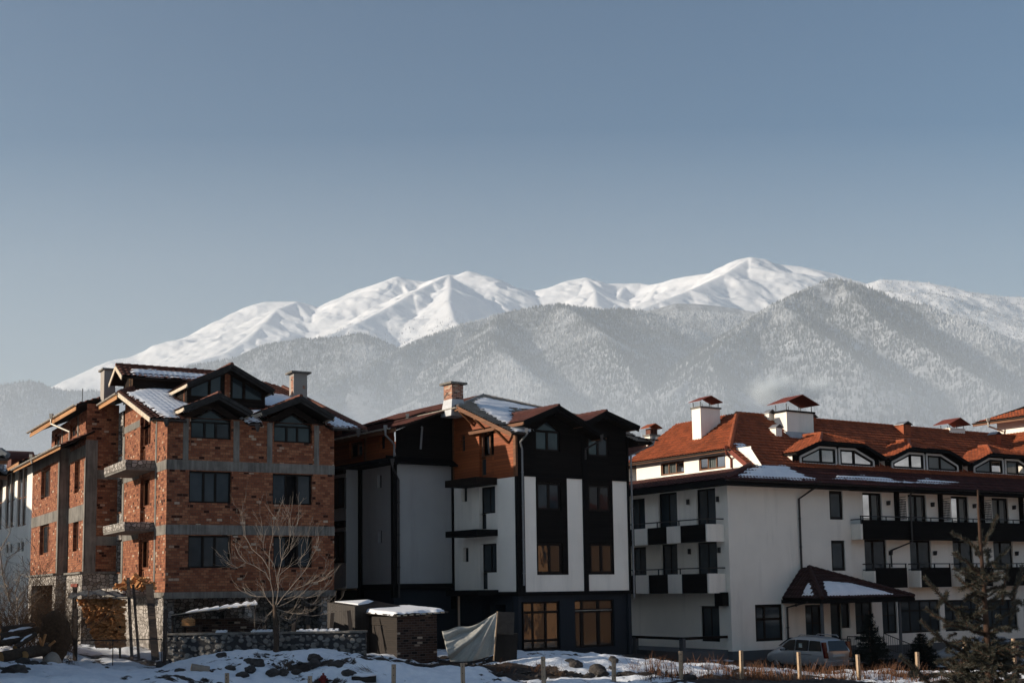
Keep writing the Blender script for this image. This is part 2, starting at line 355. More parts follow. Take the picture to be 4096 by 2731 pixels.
def tiles(name, c, var=.35):
    x = NT(name); uv = x.coord('UV'); br = x.n('TexBrick', offset=0.); br.inputs['Scale'].default_value = 1; br.inputs['Brick Width'].default_value = .24; br.inputs['Row Height'].default_value = .34; br.inputs['Mortar Size'].default_value = 0.
    br.inputs['Color1'].default_value = (0, 0, 0, 1); br.inputs['Color2'].default_value = (1, 1, 1, 1); x.l(uv, br.inputs['Vector'])
    a = x.noise(x.pos(), .8, 5); f = x.math('ADD', x.math('MULTIPLY', br.outputs['Color'], .45), x.math('MULTIPLY', a, .6))
    x.col(x.mix(x.ramp(f, (.2, 0.), (.85, 1.)), tuple(q*(1-var) for q in c), tuple(q*(1+var) for q in c))).rough(.75, .3); x.bump(x.noise(x.pos(), 25, 3), .2, .01); return x
tiles('terracotta', (.25, .064, .024)); tiles('porch_tile', (.035, .014, .012)); tiles('brown_tile', (.11, .04, .025)); tiles('dark_tile', (.058, .018, .015)); tiles('grey_shingle', (.3, .27, .24), .3); tiles('bluish_tile', (.1, .11, .12), .3)
x = NT('snow'); p = x.pos(); x.col(x.ramp(x.noise(p, 1.4, 5), (.3, (.72, .75, .8)), (.7, (.84, .85, .88)))).rough(.7, .3); x.bump(x.noise(p, 9, 4), .3, .03)
# bank of snow and earth: the cover mask is the ground's own 'kindness' attribute sharpened by noise
x = NT('snow_ground'); p = x.pos(); at = x.n('Attribute', attribute_name='kindness'); k = x.math('ADD', at.outputs['Fac'], x.math('MULTIPLY', x.math('SUBTRACT', x.noise(p, 2.2, 7, .65), .5), .9))
e = x.ramp(x.noise(p, 5, 5), (.3, (.018, .014, .012)), (.7, (.06, .045, .035)))
x.col(x.mix(x.ramp(k, (.46, 0.), (.52, 1.)), e, x.ramp(x.noise(p, 3, 4), (.3, (.7, .74, .8)), (.7, (.84, .86, .89))))).rough(.8, .25); x.bump(x.math('ADD', x.math('MULTIPLY', x.noise(p, 6, 6, .7), .7), x.math('MULTIPLY', x.ramp(k, (.44, 0.), (.54, 1.)), .5)), .6, .1)
# mountains
x = NT('mountain_snow'); g = x.n('NewGeometry'); sx = x.n('SeparateXYZ'); x.l(g.outputs['Normal'], sx.inputs[0]); p = x.pos((.001, .001, .001)); n1 = x.noise(p, 9, 8, .65); n2 = x.noise(x.pos((.006, .006, .002)), 3, 6, .7)
st = x.math('ADD', x.math('MULTIPLY', x.math('SUBTRACT', .845, sx.outputs[2]), 1.6), x.math('MULTIPLY', x.math('SUBTRACT', n2, .5), 1.5))
x.col(x.mix(x.ramp(st, (.45, 0.), (.62, .55)), x.ramp(n1, (.3, (.84, .86, .9)), (.7, (.92, .92, .93))), (.25, .24, .24))).rough(.7, .2); x.bump(x.noise(x.pos((.02, .02, .012)), 1.6, 6, .65), .3, 7.)
x = NT('hill_floor'); p = x.pos((.001, .001, .001)); n1 = x.noise(p, 14, 8, .7); n2 = x.noise(p, 90, 4, .6)
x.col(x.mix(x.ramp(x.mix(.5, n1, n2), (.38, 0.), (.62, 1.)), (.09, .095, .1), (.5, .52, .55))).rough(.9, .1)
x = NT('frosted_forest'); at = x.n('Attribute', attribute_name='kindness'); x.col(x.ramp(at.outputs['Fac'], (0, (.035, .042, .042)), (.45, (.1, .11, .115)), (1, (.5, .52, .55)))).rough(.9, .1)
x = NT('haze'); x.t.nodes.remove(x.b); pv = x.n('VolumePrincipled'); pv.inputs['Color'].default_value = (.84, .92, 1, 1); pv.inputs['Density'].default_value = 3.8e-5; pv.inputs['Anisotropy'].default_value = .4; x.l(pv.outputs[0], x.out.inputs['Volume'])
x = NT('mist'); x.t.nodes.remove(x.b); pv = x.n('VolumePrincipled'); pv.inputs['Color'].default_value = (.86, .93, 1, 1); pv.inputs['Density'].default_value = 8e-4; x.l(pv.outputs[0], x.out.inputs['Volume'])
x = NT('smoke'); x.t.nodes.remove(x.b); pv = x.n('VolumePrincipled'); pv.inputs['Color'].default_value = (.9, .96, 1, 1); c = x.n('TexCoord'); ln = x.n('VectorMath', operation='LENGTH'); x.l(c.outputs['Object'], ln.inputs[0])
nz = x.noise(c.outputs['Object'], 2.1, 5, .65); fall = x.math('SUBTRACT', x.math('ADD', 1.0, x.math('MULTIPLY', x.math('SUBTRACT', nz, .5), 2.4)), ln.outputs['Value']); x.l(x.math('MULTIPLY', x.math('MAXIMUM', fall, 0.), .2), pv.inputs['Density']); x.l(pv.outputs[0], x.out.inputs['Volume'])
plaster('opposite_wall', (.9, .5, .25))
x = NT('mirror_glass'); p = x.pos((.7, .7, .5)); x.col((.015, .018, .02)); x.rough(.04, .5); x.b.inputs['IOR'].default_value = 1.47; x.bump(x.noise(p, 1.4, 3), .25, .04); simple('pebble', (.2, .195, .185), .8, .45, 6, .4); simple('dark_board', (.03, .028, .027), .8, .5, 4, .3)
simple('spruce_bark', (.045, .024, .015), .9, .45, 30, .5); simple('needles', (.032, .031, .021), .6, .45, 12, 0, spec=.3); simple('dark_needles', (.012, .016, .014), .8, .4, 6, 0, spec=.1)
plaster('shade_toned_plaster', (.36, .36, .355), .4)  # white plaster greyed: shade of the timber house's rear recess put into the colour
# ------------------------------------------------------------------ far setting: snow range, wooded hills
def ridge(pts): return [tuple(P(u, v, Y)) for u, v, Y in pts]
SNOW = [ridge(q) for q in [
 [(150, 1640, 7400), (255, 1562, 7400), (330, 1510, 7400), (400, 1480, 7400), (470, 1465, 7400), (545, 1456, 7500), (620, 1452, 7600)],
 [(480, 1490, 7000), (560, 1458, 7000), (700, 1390, 7000), (850, 1312, 7000), (920, 1276, 7000), (975, 1246, 7000), (1030, 1215, 7000), (1060, 1207, 7000), (1120, 1206, 7000), (1185, 1205, 7000), (1210, 1211, 7000), (1275, 1230, 7100), (1350, 1195, 7200), (1450, 1153, 7200), (1540, 1125, 7200), (1590, 1106, 7200), (1625, 1116, 7200), (1700, 1127, 7200), (1750, 1112, 7200), (1790, 1100, 7100), (1825, 1100, 7100), (1872, 1084, 7100), (1900, 1090, 7100), (1935, 1107, 7100), (1960, 1122, 7100), (2010, 1140, 7100), (2110, 1160, 7100), (2140, 1162, 7100), (2200, 1150, 7100), (2280, 1120, 7100), (2340, 1110, 7100), (2380, 1120, 7100), (2420, 1133, 7100), (2500, 1135, 7100), (2555, 1132, 7100), (2600, 1140, 7000), (2650, 1130, 6900), (2700, 1115, 6800), (2750, 1105, 6700), (2860, 1090, 6600), (2900, 1064, 6600), (2960, 1036, 6600), (3000, 1028, 6600), (3050, 1034, 6600), (3100, 1054, 6600), (3200, 1065, 6600), (3330, 1092, 6600), (3420, 1122, 6500), (3480, 1140, 6400)],
 [(1185, 1207, 6950), (1110, 1235, 6650), (1060, 1290, 6300), (980, 1365, 5950), (900, 1412, 5700), (760, 1452, 5500)],
 [(1185, 1207, 6950), (1240, 1270, 6600), (1280, 1330, 6300)],
 [(1590, 1106, 7200), (1560, 1165, 6900), (1480, 1215, 6700), (1420, 1255, 6500)],
 [(1590, 1106, 7200), (1640, 1170, 6900), (1660, 1200, 6700)],
 [(1796, 1098, 7100), (1735, 1128, 6700), (1660, 1165, 6400), (1560, 1225, 6000), (1420, 1296, 5600), (1260, 1362, 5300)],
 [(1796, 1098, 7100), (1800, 1150, 6500), (1795, 1200, 6000), (1815, 1280, 5500), (1850, 1310, 5300)],
 [(1872, 1084, 7100), (1960, 1170, 6700), (2020, 1230, 6400)],
 [(2340, 1110, 7100), (2380, 1160, 6700), (2385, 1220, 6300)], [(2500, 1136, 7100), (2470, 1190, 6700), (2450, 1240, 6300)], [(2640, 1131, 6900), (2600, 1200, 6400)],
 [(3000, 1028, 6600), (2900, 1095, 6200), (2760, 1160, 5800), (2640, 1205, 5500), (2540, 1245, 5300)],
 [(3400, 1180, 5600), (3450, 1140, 5600), (3490, 1128, 5600), (3520, 1118, 5600), (3600, 1121, 5600), (3700, 1130, 5600), (3800, 1150, 5600), (3900, 1172, 5600), (4000, 1185, 5600), (4096, 1188, 5600), (4400, 1210, 5600)],
]]
HILL = [ridge(q) for q in [
 [(-250, 1600, 3900), (-60, 1560, 3900), (0, 1541, 3900), (60, 1532, 3900), (110, 1525, 3900), (150, 1529, 3900), (180, 1544, 3900), (250, 1563, 3900), (330, 1567, 3900), (420, 1564, 3900), (520, 1540, 4100), (620, 1505, 4300), (700, 1478, 4400), (800, 1458, 4500), (890, 1440, 4500), (960, 1428, 4500), (1050, 1385, 4400), (1120, 1370, 4300), (1200, 1357, 4300), (1300, 1356, 4300), (1400, 1341, 4300), (1440, 1335, 4300), (1480, 1344, 4300), (1540, 1370, 4300), (1595, 1395, 4300), (1660, 1440, 4200)],
 [(1100, 1640, 3100), (1250, 1570, 3300), (1430, 1482, 3500), (1590, 1405, 3700), (1700, 1352, 3850), (1850, 1300, 4000), (2000, 1258, 4100), (2100, 1235, 4150), (2170, 1226, 4150), (2230, 1218, 4150), (2330, 1230, 4200), (2400, 1240, 4250), (2500, 1236, 4300), (2560, 1242, 4300), (2650, 1262, 4300), (2700, 1285, 4300), (2760, 1325, 4250), (2840, 1365, 4200)],
 [(2230, 1218, 4150), (2300, 1262, 3850), (2350, 1300, 3650), (2420, 1362, 3350), (2480, 1440, 3050), (2540, 1510, 2850), (2600, 1570, 2700)],
 [(2000, 1258, 4100), (1960, 1330, 3700), (1990, 1400, 3350), (2080, 1480, 3050), (2200, 1560, 2800)],
 [(2440, 1330, 5250), (2550, 1248, 5250), (2620, 1235, 5250), (2700, 1214, 5250), (2780, 1215, 5250), (2850, 1222, 5250), (2950, 1235, 5250), (3040, 1252, 5150)],
 [(2700, 1560, 2494), (2790, 1490, 2623), (2840, 1425, 2752), (2900, 1370, 2881), (3000, 1288, 3096), (3100, 1220, 3268), (3200, 1170, 3397), (3280, 1132, 3483), (3350, 1117, 3526), (3400, 1125, 3526), (3500, 1164, 3483), (3600, 1204, 3440), (3700, 1220, 3397), (3780, 1254, 3354), (3850, 1270, 3311), (3900, 1300, 3268), (3940, 1340, 3182), (3970, 1385, 3096), (4010, 1425, 3010), (4096, 1480, 2881), (4300, 1570, 2666)],
 [(3100, 1220, 3268), (3170, 1262, 3053), (3240, 1310, 2881), (3320, 1360, 2752), (3400, 1420, 2580), (3450, 1465, 2451)],
 [(3350, 1117, 3526), (3420, 1195, 3268), (3490, 1262, 3053), (3600, 1335, 2881), (3740, 1410, 2666), (3900, 1500, 2451), (4050, 1590, 2236)],
 [(2840, 1425, 2752), (2880, 1520, 2408), (2900, 1600, 2193)],
]]
def tents(x, y, ridges, k, warp):
    rnd = 12. if ridges is SNOW else 6.
    h = np.full(x.shape, -1e9); dist = np.full(x.shape, 1e9)
    for r in ridges:
        for (ax, ay, az), (bx, by, bz) in zip(r[:-1], r[1:]):
            dx, dy = bx-ax, by-ay; L2 = dx*dx+dy*dy
            t = np.clip(((x-ax)*dx+(y-ay)*dy)/L2, 0, 1); d = np.hypot(x-ax-t*dx, y-ay-t*dy)
            z = az+t*(bz-az)-k*warp*(np.sqrt(d*d+rnd*rnd)-rnd)
            m = z > h; h = np.where(m, z, h); dist = np.where(m, d, dist)
    return h, dist
def relief(x, y, ridges, k, seed, amp):
    fine = .17 if ridges is SNOW else .3
    wp = .8+.4*fbm(x/900., y/900., seed, 2)
    h, d = tents(x, y, ridges, k, wp)
    rg = 1-np.abs(2*fbm(x/310.+.3*y/310., y/310., seed+9, 5, .55)-1)
    h = h+(rg-.72)*amp*np.clip(d/160., 0, 1)+(fbm(x/70., y/70., seed+20, 4, .6)-.5)*amp*fine*np.clip(d/60., .05, 1)
    return h
def sector(name, ridges, k, seed, amp, y0, y1, nu, ny, mat, soft=0):
    uu = np.linspace(-260, 4360, nu); yy = np.geomspace(y0, y1, ny)
    X = (uu[None, :]-CU)/F*yy[:, None]; Y = np.repeat(yy[:, None], nu, 1)
    Z = np.maximum(relief(X, Y, ridges, k, seed, amp), np.minimum(-20+.085*(Y-1200), 230))
    for _ in range(soft):
        Z[1:-1, 1:-1] = .4*Z[1:-1, 1:-1]+.15*(Z[:-2, 1:-1]+Z[2:, 1:-1]+Z[1:-1, :-2]+Z[1:-1, 2:])
    v = np.stack([X, Y, Z], -1).reshape(-1, 3); i = np.arange(ny-1)[:, None]*nu+np.arange(nu-1)[None, :]; i = i.ravel()
    o = np_mesh(name, v, np.stack([i, i+1, i+nu+1, i+nu], 1), mat); tag(o, kind='structure'); return o
sector('mountain', SNOW, .6, 3, 58, 4200, 7700, 1000, 330, MT['mountain_snow'], 2)
sector('hills', HILL, .66, 41, 36, 1500, 5600, 900, 340, MT['hill_floor'])
# one far wood: small conifers all over the hills, some frosted white, thin dwarf pines above
def wood(n):
    y = 1700+rng.random(n)**.62*(5150-1700); u = -200+rng.random(n)*4500; x = (u-CU)/F*y
    z = relief(x, y, HILL, .66, 41, 36)
    ok = (z > 120) & (fbm(x/150., y/230., 99, 4, .6) < .64+.1*rng.random(n)); x, y, z = x[ok], y[ok], z[ok]
    patch = fbm(x/340., y/340., 77, 5, .6); fine = rng.random(len(x))
    kind = np.clip((patch-.5)*4.2+(z-520)/900.+.22+(fine-.5)*.7, 0, 1); kind = np.where(fine > .965, 1, kind)
    hh = (4.5+7*rng.random(len(x)))
    n1 = int(n*.13); y2 = 4700+rng.random(n1)*2100; u2 = 1100+rng.random(n1)*2900; x2 = (u2-CU)/F*y2; z2 = relief(x2, y2, SNOW, .6, 3, 58)
    s2 = (rng.random(n1) < np.clip((1330-z2)/520, 0, 1)**1.5) & (z2 > 300); x2, y2, z2 = x2[s2], y2[s2], z2[s2]
    n3 = int(n*.09); y3 = 4400+rng.random(n3)*1300; u3 = 3380+rng.random(n3)*900; x3 = (u3-CU)/F*y3; z3 = relief(x3, y3, SNOW, .6, 3, 58); s3 = (rng.random(n3) < .25+.75*np.clip((1300-z3)/350, 0, 1)) & (z3 > 250); x2 = np.r_[x2, x3[s3]]; y2 = np.r_[y2, y3[s3]]; z2 = np.r_[z2, z3[s3]]; nf = int(s3.sum())
    x = np.r_[x, x2]; y = np.r_[y, y2]; z = np.r_[z, z2]; kind = np.r_[kind, np.r_[np.clip(.05+.4*rng.random(len(x2)-nf), 0, 1), np.clip(.45+.6*rng.random(nf), 0, 1)]]; hh = np.r_[hh, 3+7*rng.random(len(x2))]
    N = len(x); a = rng.random(N)*6.3; r = hh*(.2+.1*rng.random(N))
    vs = np.zeros((N, 5, 3))
    for k in range(4): vs[:, k] = np.stack([x+r*np.cos(a+k*1.571), y+r*np.sin(a+k*1.571), z-2+0*x], 1)
    vs[:, 4] = np.stack([x, y, z+hh], 1)
    b = np.arange(N)[:, None]*5; f = np.concatenate([np.concatenate([b+k, b+(k+1) % 4, b+4], 1) for k in range(4)])
    o = np_mesh('forest', vs.reshape(-1, 3), f, MT['frosted_forest'], smooth=False, cols=np.repeat(kind, 5))
    tag(o, 'frosted conifer forest covering the hills below the snowy mountains', 'forest', kind='stuff')
wood(230000)
# the far side of the valley, behind and beside the camera: closes the horizon that the windows mirror
def ring():
    az = np.radians(np.linspace(52, 318, 260)); rr = np.linspace(1500, 3900, 26); T, Rr = np.meshgrid(az, rr); X = Rr*np.sin(T); Y = Rr*np.cos(T)
    Z = -10+np.clip((Rr-1500)/1900, 0, 1)**1.3*(300+260*fbm(T*5, T*0+2, 5, 4))+(fbm(X/300, Y/300, 61, 5)-.5)*120*np.clip((Rr-1500)/800, 0, 1)
    c = X.shape[1]; i = (np.arange(X.shape[0]-1)[:, None]*c+np.arange(c-1)[None, :]).ravel(); o = np_mesh('valley_side', np.stack([X, Y, Z], -1).reshape(-1, 3), np.stack([i, i+1, i+c+1, i+c], 1), MT['hill_floor']); tag(o, kind='structure')
ring()
# ------------------------------------------------------------------ roof helpers
def tile_h(a, b, row, cw, amp):
    fa = np.abs(np.sin(np.pi*a/cw)) if cw else 0.*a
    rb = np.mod(b, row)/row
    return amp*(fa-.5)+(1-rb)*.05
def roof_basis(fr, pts):
    W = [fr.w(*p) for p in pts]; n = Vector((0, 0, 0))
    for i in range(len(W)): n += W[i].cross(W[(i+1) % len(W)])
    n.normalize(); n = n if n.z > 0 else -n
    a = Vector((0, 0, 1)).cross(n); a = a.normalized() if a.length > 1e-4 else Vector((1, 0, 0)); b = n.cross(a)
    return W, n, a, b
def tile_roof(parent, fr, pts, mat, name='roof', thick=.1, row=.34, cw=.24, amp=.035, under=None):
    """a convex pitched plane laid with real courses of tiles, and boards beneath"""
    W, n, a, b = roof_basis(fr, pts); o0 = W[0]
    ab = [((p-o0).dot(a), (p-o0).dot(b)) for p in W]
    a0, a1 = min(q[0] for q in ab), max(q[0] for q in ab); b0, b1 = min(q[1] for q in ab), max(q[1] for q in ab)
    step = cw/4 if cw else .4
    A_ = np.arange(a0-step, a1+2*step, step); nr = int((b1-b0)/row)+2
    bs = np.concatenate([[b0+k*row+1e-4, b0+(k+1)*row-1e-4] for k in range(nr)])
    AA, BB = np.meshgrid(A_, bs); H = tile_h(AA-a0, BB-b0, row, cw, amp)
    jit = (vnoise(np.floor((AA-a0)/max(cw, .3)), np.floor((BB-b0)/row), 5)-.5)*.012; H = H+jit
    bm = bmesh.new(); base = origin(parent)
    vs = [bm.verts.new(o0+a*float(x)+b*float(y)+n*float(h)-base) for x, y, h in zip(AA.ravel(), BB.ravel(), H.ravel())]
    c = AA.shape[1]
    for i in range(AA.shape[0]-1):
        for j in range(c-1): bm.faces.new((vs[i*c+j], vs[i*c+j+1], vs[(i+1)*c+j+1], vs[(i+1)*c+j]))
    cen = sum(W, Vector((0, 0, 0)))/len(W)
    for i in range(len(W)):
        p, q = W[i], W[(i+1) % len(W)]; nn = (q-p).cross(n)
        if nn.dot(cen-p) > 0: nn = -nn
        bmesh.ops.bisect_plane(bm, geom=bm.verts[:]+bm.edges[:]+bm.faces[:], plane_co=p-base, plane_no=nn, clear_outer=True)
    L = bm.loops.layers.uv.new('UVMap')
    for f in bm.faces:
        for l in f.loops:
            d = l.vert.co+base-o0; l[L].uv = (d.dot(a)-a0, d.dot(b)-b0)
    me = bpy.data.meshes.new(name); bm.to_mesh(me); bm.free(); me.materials.append(MT[mat])
    o = bpy.data.objects.new(name, me); COL.objects.link(o); o.parent = parent
    if thick:
        u = MB(); u.slab([p-n*.03 for p in W], n*-thick); u.build('roof_boards', MT[under or 'dark_wood'], o)
    return o
def ridge_cap(parent, p, q, mat='terracotta', r=.12, seg=.36, name='ridge_tiles'):
    p, q = Vector(p), Vector(q); L = (q-p).length; k = max(2, int(L/seg)); pts = []; rr = []
    for i in range(k):
        pts += [p.lerp(q, i/k), p.lerp(q, (i+.96)/k)]; rr += [r*.86, r*1.1]
    m = MB(); m.tube(pts, rr, 8); return m.build(name, MT[mat], parent, smooth=False)
def roof_snow(parent, fr, pts, region, th=.06, seed=1, cut=.0, row=.34, cw=.24, amp=.035, rag=.5, step=.08, name='roof_snow', scale=1.3):
    """snow lying on a roof plane inside a ragged outline (local points)"""
    W, n, a, b = roof_basis(fr, pts); o0 = W[0]
    ab = [((p-o0).dot(a), (p-o0).dot(b)) for p in W]; a0 = min(q[0] for q in ab); b0 = min(q[1] for q in ab)
    rg = [((fr.w(*p)-o0).dot(a), (fr.w(*p)-o0).dot(b)) for p in region]
    A_ = np.arange(min(q[0] for q in rg)-.4, max(q[0] for q in rg)+.4, step); B_ = np.arange(min(q[1] for q in rg)-.4, max(q[1] for q in rg)+.4, step)
    X, Y = np.meshgrid(A_, B_); ins = np.zeros(X.shape, bool); ds = np.full(X.shape, 1e9)
    for i in range(len(rg)):
        (x0, y0), (x1, y1) = rg[i], rg[(i+1) % len(rg)]
        if abs(y1-y0) > 1e-9:
            c = ((y0 > Y) != (y1 > Y)) & (X < (x1-x0)*(Y-y0)/(y1-y0)+x0); ins ^= c
        L2 = (x1-x0)**2+(y1-y0)**2; t = np.clip(((X-x0)*(x1-x0)+(Y-y0)*(y1-y0))/L2, 0, 1); ds = np.minimum(ds, np.hypot(X-x0-t*(x1-x0), Y-y0-t*(y1-y0)))
    f = np.where(ins, ds, -ds)+(fbm(X*scale, Y*scale*1.6, seed, 5, .6)-.5)*2*rag-cut
    # rows melt from the raised nose of each course
    f = f-.18*np.exp(-((np.mod(Y-b0, row)/row)/.12)**2)
    H = np.where(f > 0, tile_h(X-a0, Y-b0, row, cw*1.0, amp*.35)+.018+th*np.clip(f/.35, 0, 1)-.035*np.exp(-((np.mod(Y-b0+.5*row, row)/row-.5)/.16)**2), -.03)
    keep = f > -.06; base = origin(parent); vs = []; idx = -np.ones(X.shape, int); fs = []
    cell = keep[:-1, :-1] & keep[1:, :-1] & keep[:-1, 1:] & keep[1:, 1:]
    for i, j in zip(*np.nonzero(cell)):
        q = []
        for di, dj in ((0, 0), (0, 1), (1, 1), (1, 0)):
            k = (i+di, j+dj)
            if idx[k] < 0: idx[k] = len(vs); vs.append(tuple(o0+a*float(X[k])+b*float(Y[k])+n*float(H[k])-base))
            q.append(idx[k])
        fs.append(q)
    if not fs: return None
    return np_mesh(name, vs, fs, MT['snow'], parent, smooth=True)
def gutter(parent, p, q, mat='gutter_metal', r=.075, name='gutter', brackets=True):
    p, q = Vector(p), Vector(q); t = (q-p).normalized(); sd = t.cross(Vector((0, 0, 1))).normalized(); m = MB(); n = 6
    for k in range(n):
        a, b = math.pi+math.pi*k/n, math.pi+math.pi*(k+1)/n
        c = [sd*math.cos(x)*r+Vector((0, 0, math.sin(x)*r)) for x in (a, b)]
        m.poly(p+c[0], q+c[0], q+c[1], p+c[1]); m.poly(p+c[0]*.9, q+c[0]*.9, q+c[1]*.9, p+c[1]*.9)
    if brackets:
        L = (q-p).length
        for i in range(int(L/.75)+1):
            x = p+t*(i*.75); m.tube([x+sd*math.cos(a)*r*1.08+Vector((0, 0, math.sin(a)*r*1.08)) for a in [math.pi+math.pi*k/6 for k in range(7)]], .012, 4)
    return m.build(name, MT[mat], parent)
def pipe(parent, pts, r=.05, mat='steel_pipe', name='downpipe', funnel=True):
    m = MB(); pts = [Vector(p) for p in pts]; m.tube(pts, r, 8)
    if funnel:
        p = pts[0]; m.tube([p+Vector((0, 0, -.05)), p+Vector((0, 0, .14)), p+Vector((0, 0, .28))], [r, r*2.1, r*2.3], 4)
    for a, b in zip(pts[:-1], pts[1:]):
        L = (b-a).length
        for i in range(int(L/1.6)): c = a.lerp(b, (i+.7)*1.6/L) if (i+.7)*1.6 < L else b; m.tube([c-(b-a).normalized()*.03, c+(b-a).normalized()*.03], r*1.35, 8)
    return m.build(name, MT[mat], parent, smooth=False)
def gable_roof(parent, fr, sl, zl, sa, za, sr, zr, df, db, mat, barge='bargeboard', over='pale_board', cw=.24, snow=None, cap=True, capm=None):
    """small gabled dormer roof running back from its front edge d=df to d=db"""
    L = tile_roof(parent, fr, [(sl, df, zl), (sl, db, zl), (sa, db, za), (sa, df, za)], mat, 'dormer_roof', cw=cw, under='dark_wood')
    Rr = tile_roof(parent, fr, [(sa, df, za), (sa, db, za), (sr, db, zr), (sr, df, zr)], mat, 'dormer_roof', cw=cw, under='dark_wood')
    if cap: ridge_cap(parent, fr.w(sa, df-.03, za+.03), fr.w(sa, db, za+.03), capm or mat, .1)
    m = MB()
    for (s0, z0) in ((sl, zl), (sr, zr)):
        for dz, th, dd in ((-.05, .16, -.03), (-.2, .12, .05)): m.beam(fr.w(s0, df+dd, z0+dz), fr.w(sa, df+dd, za+dz), .05, th, fr.l)
    m.build('bargeboard', MT[barge], parent)
    m = MB()
    for s0, z0 in ((sl, zl), (sr, zr)): m.beam(fr.w(s0+(.02 if s0 < sa else -.02), df+.02, z0-.1), fr.w(s0+(.02 if s0 < sa else -.02), db, z0-.1), .04, .15)
    m.build('fascia', MT[over], parent)
def chimney(parent, fr, s0, s1, d0, d1, z0, z1, mat, cap='concrete', capo=.1, capt=.12, name='chimney'):
    m = MB(); m.box(fr, s0, s1, d0, d1, z0, z1); o = m.build(name, MT[mat], parent)
    c = MB(); c.box(fr, s0-capo, s1+capo, d0-capo, d1+capo, z1, z1+capt); c.build('chimney_cap', MT[cap], o); return o
def canopy_cap(parent, fr, s0, s1, d0, d1, z, h, rise, o=.18):
    m = MB(); i = .07
    for s in (s0+i, (s0+s1)/2, s1-i):
        for d in (d0+i, d1-i): m.tube([fr.w(s, d, z), fr.w(s, d, z+h)], .025, 5)
    dm = (d0+d1)/2; sm = (s0+s1)/2
    m.build('cap_post', MT['dark_steel'], parent)
    k = MB()
    k.slab([fr.w(s0-o, d0-o, z+h), fr.w(s0-o, d1+o, z+h), fr.w(sm, d1+o, z+h+rise), fr.w(sm, d0-o, z+h+rise)], Vector((0, 0, .03)))
    k.slab([fr.w(sm, d0-o, z+h+rise), fr.w(sm, d1+o, z+h+rise), fr.w(s1+o, d1+o, z+h), fr.w(s1+o, d0-o, z+h)], Vector((0, 0, .03)))
    k.build('chimney_hood', MT['rust_sheet'], parent)
# ------------------------------------------------------------------ ground
GP = [(u, v, Y) for u, v, Y in [(1240, 2800, 45.3), (1575, 2778, 46), (1850, 2768, 47), (2170, 2748, 48.2), (2455, 2738, 49.2), (2722, 2716, 50), (2965, 2712, 51), (3195, 2716, 52), (3430, 2722, 53), (3670, 2722, 54)]]
GC = [tuple(P(*q)) for q in GP]+[tuple(P(*q)) for q in [
 (750, 2640, 50.3), (1000, 2618, 50.3), (1250, 2612, 50.3), (1420, 2612, 50.2), (1480, 2640, 50.5), (1760, 2672, 51.5), (1800, 2640, 52.5), (1950, 2655, 53.5), (2080, 2640, 55), (2230, 2604, 56), (2400, 2625, 56), (2530, 2632, 57), (2560, 2660, 57),
 (640, 2690, 49), (480, 2690, 49.3), (300, 2690, 49), (150, 2650, 47.5), (30, 2640, 47), (200, 2600, 50.5), (60, 2560, 53), (330, 2640, 51.5), (500, 2640, 52.),
 (2620, 2690, 60), (2750, 2690, 61), (2920, 2690, 62.5), (3150, 2690, 62), (3400, 2690, 64), (3700, 2680, 66), (4050, 2670, 70), (2500, 2650, 62), (2200, 2600, 60), (1900, 2600, 60), (1500, 2600, 58), (1000, 2580, 56)]]
GC += [(x, 28, 2.35) for x in (-14, -7, 0, 7, 14)]+[(x, 18, 2.75) for x in (-8, 0, 8)]+[(x, 8, 3.0) for x in (-4, 0, 4)]+[(0, -10, 3.3), (-30, 0, 3.3), (30, 0, 3.), (-40, 40, 2.6), (-30, 46, 2.5), (-60, 90, 2.5), (60, 60, .6), (40, 75, .5), (0, 90, 1.2), (60, 120, 1), (-20, 120, 2), (40, 40, 1.0), (26, 44, 1.0)]
GA = np.array(GC)
def ground(x, y):
    x = np.asarray(x, float); y = np.asarray(y, float); num = 0; den = 0
    for gx, gy, gz in GA:
        wgt = 1/((x-gx)**2+(y-gy)**2+.5)**1.6; num = num+wgt*gz; den = den+wgt
    return num/den
def gz(x, y): return float(ground(x, y))
def cover(x, y):   # how much snow lies: bare under walls, eaves and where the earth was dug over
    k = .56+.34*np.clip((44-y)/3, 0, 1)
    k = k+(fbm(x/2.6, y/1.7, 55, 4, .6)-.5)*1.15
    k = k-.5*np.clip((x-6.5)/4, 0, 1)*np.clip((52.5-y)/3, 0, 1)*np.clip((y-42)/4, 0, 1)                  # grass verge right
    k = k-.55*np.exp(-((y-51.2-.03*x)/.75)**2)*(x > -7)*(x < 12)
    k = k-.25*np.exp(-(((x+15.2)/2.2)**2+((y-51.5)/2.)**2))
    k = k-.3*np.clip((y-58)/4, 0, 1)+.25*np.exp(-(((x-2.8)/3.2)**2+((y-54.5)/2.4)**2))
    return np.clip(k, 0, 1)
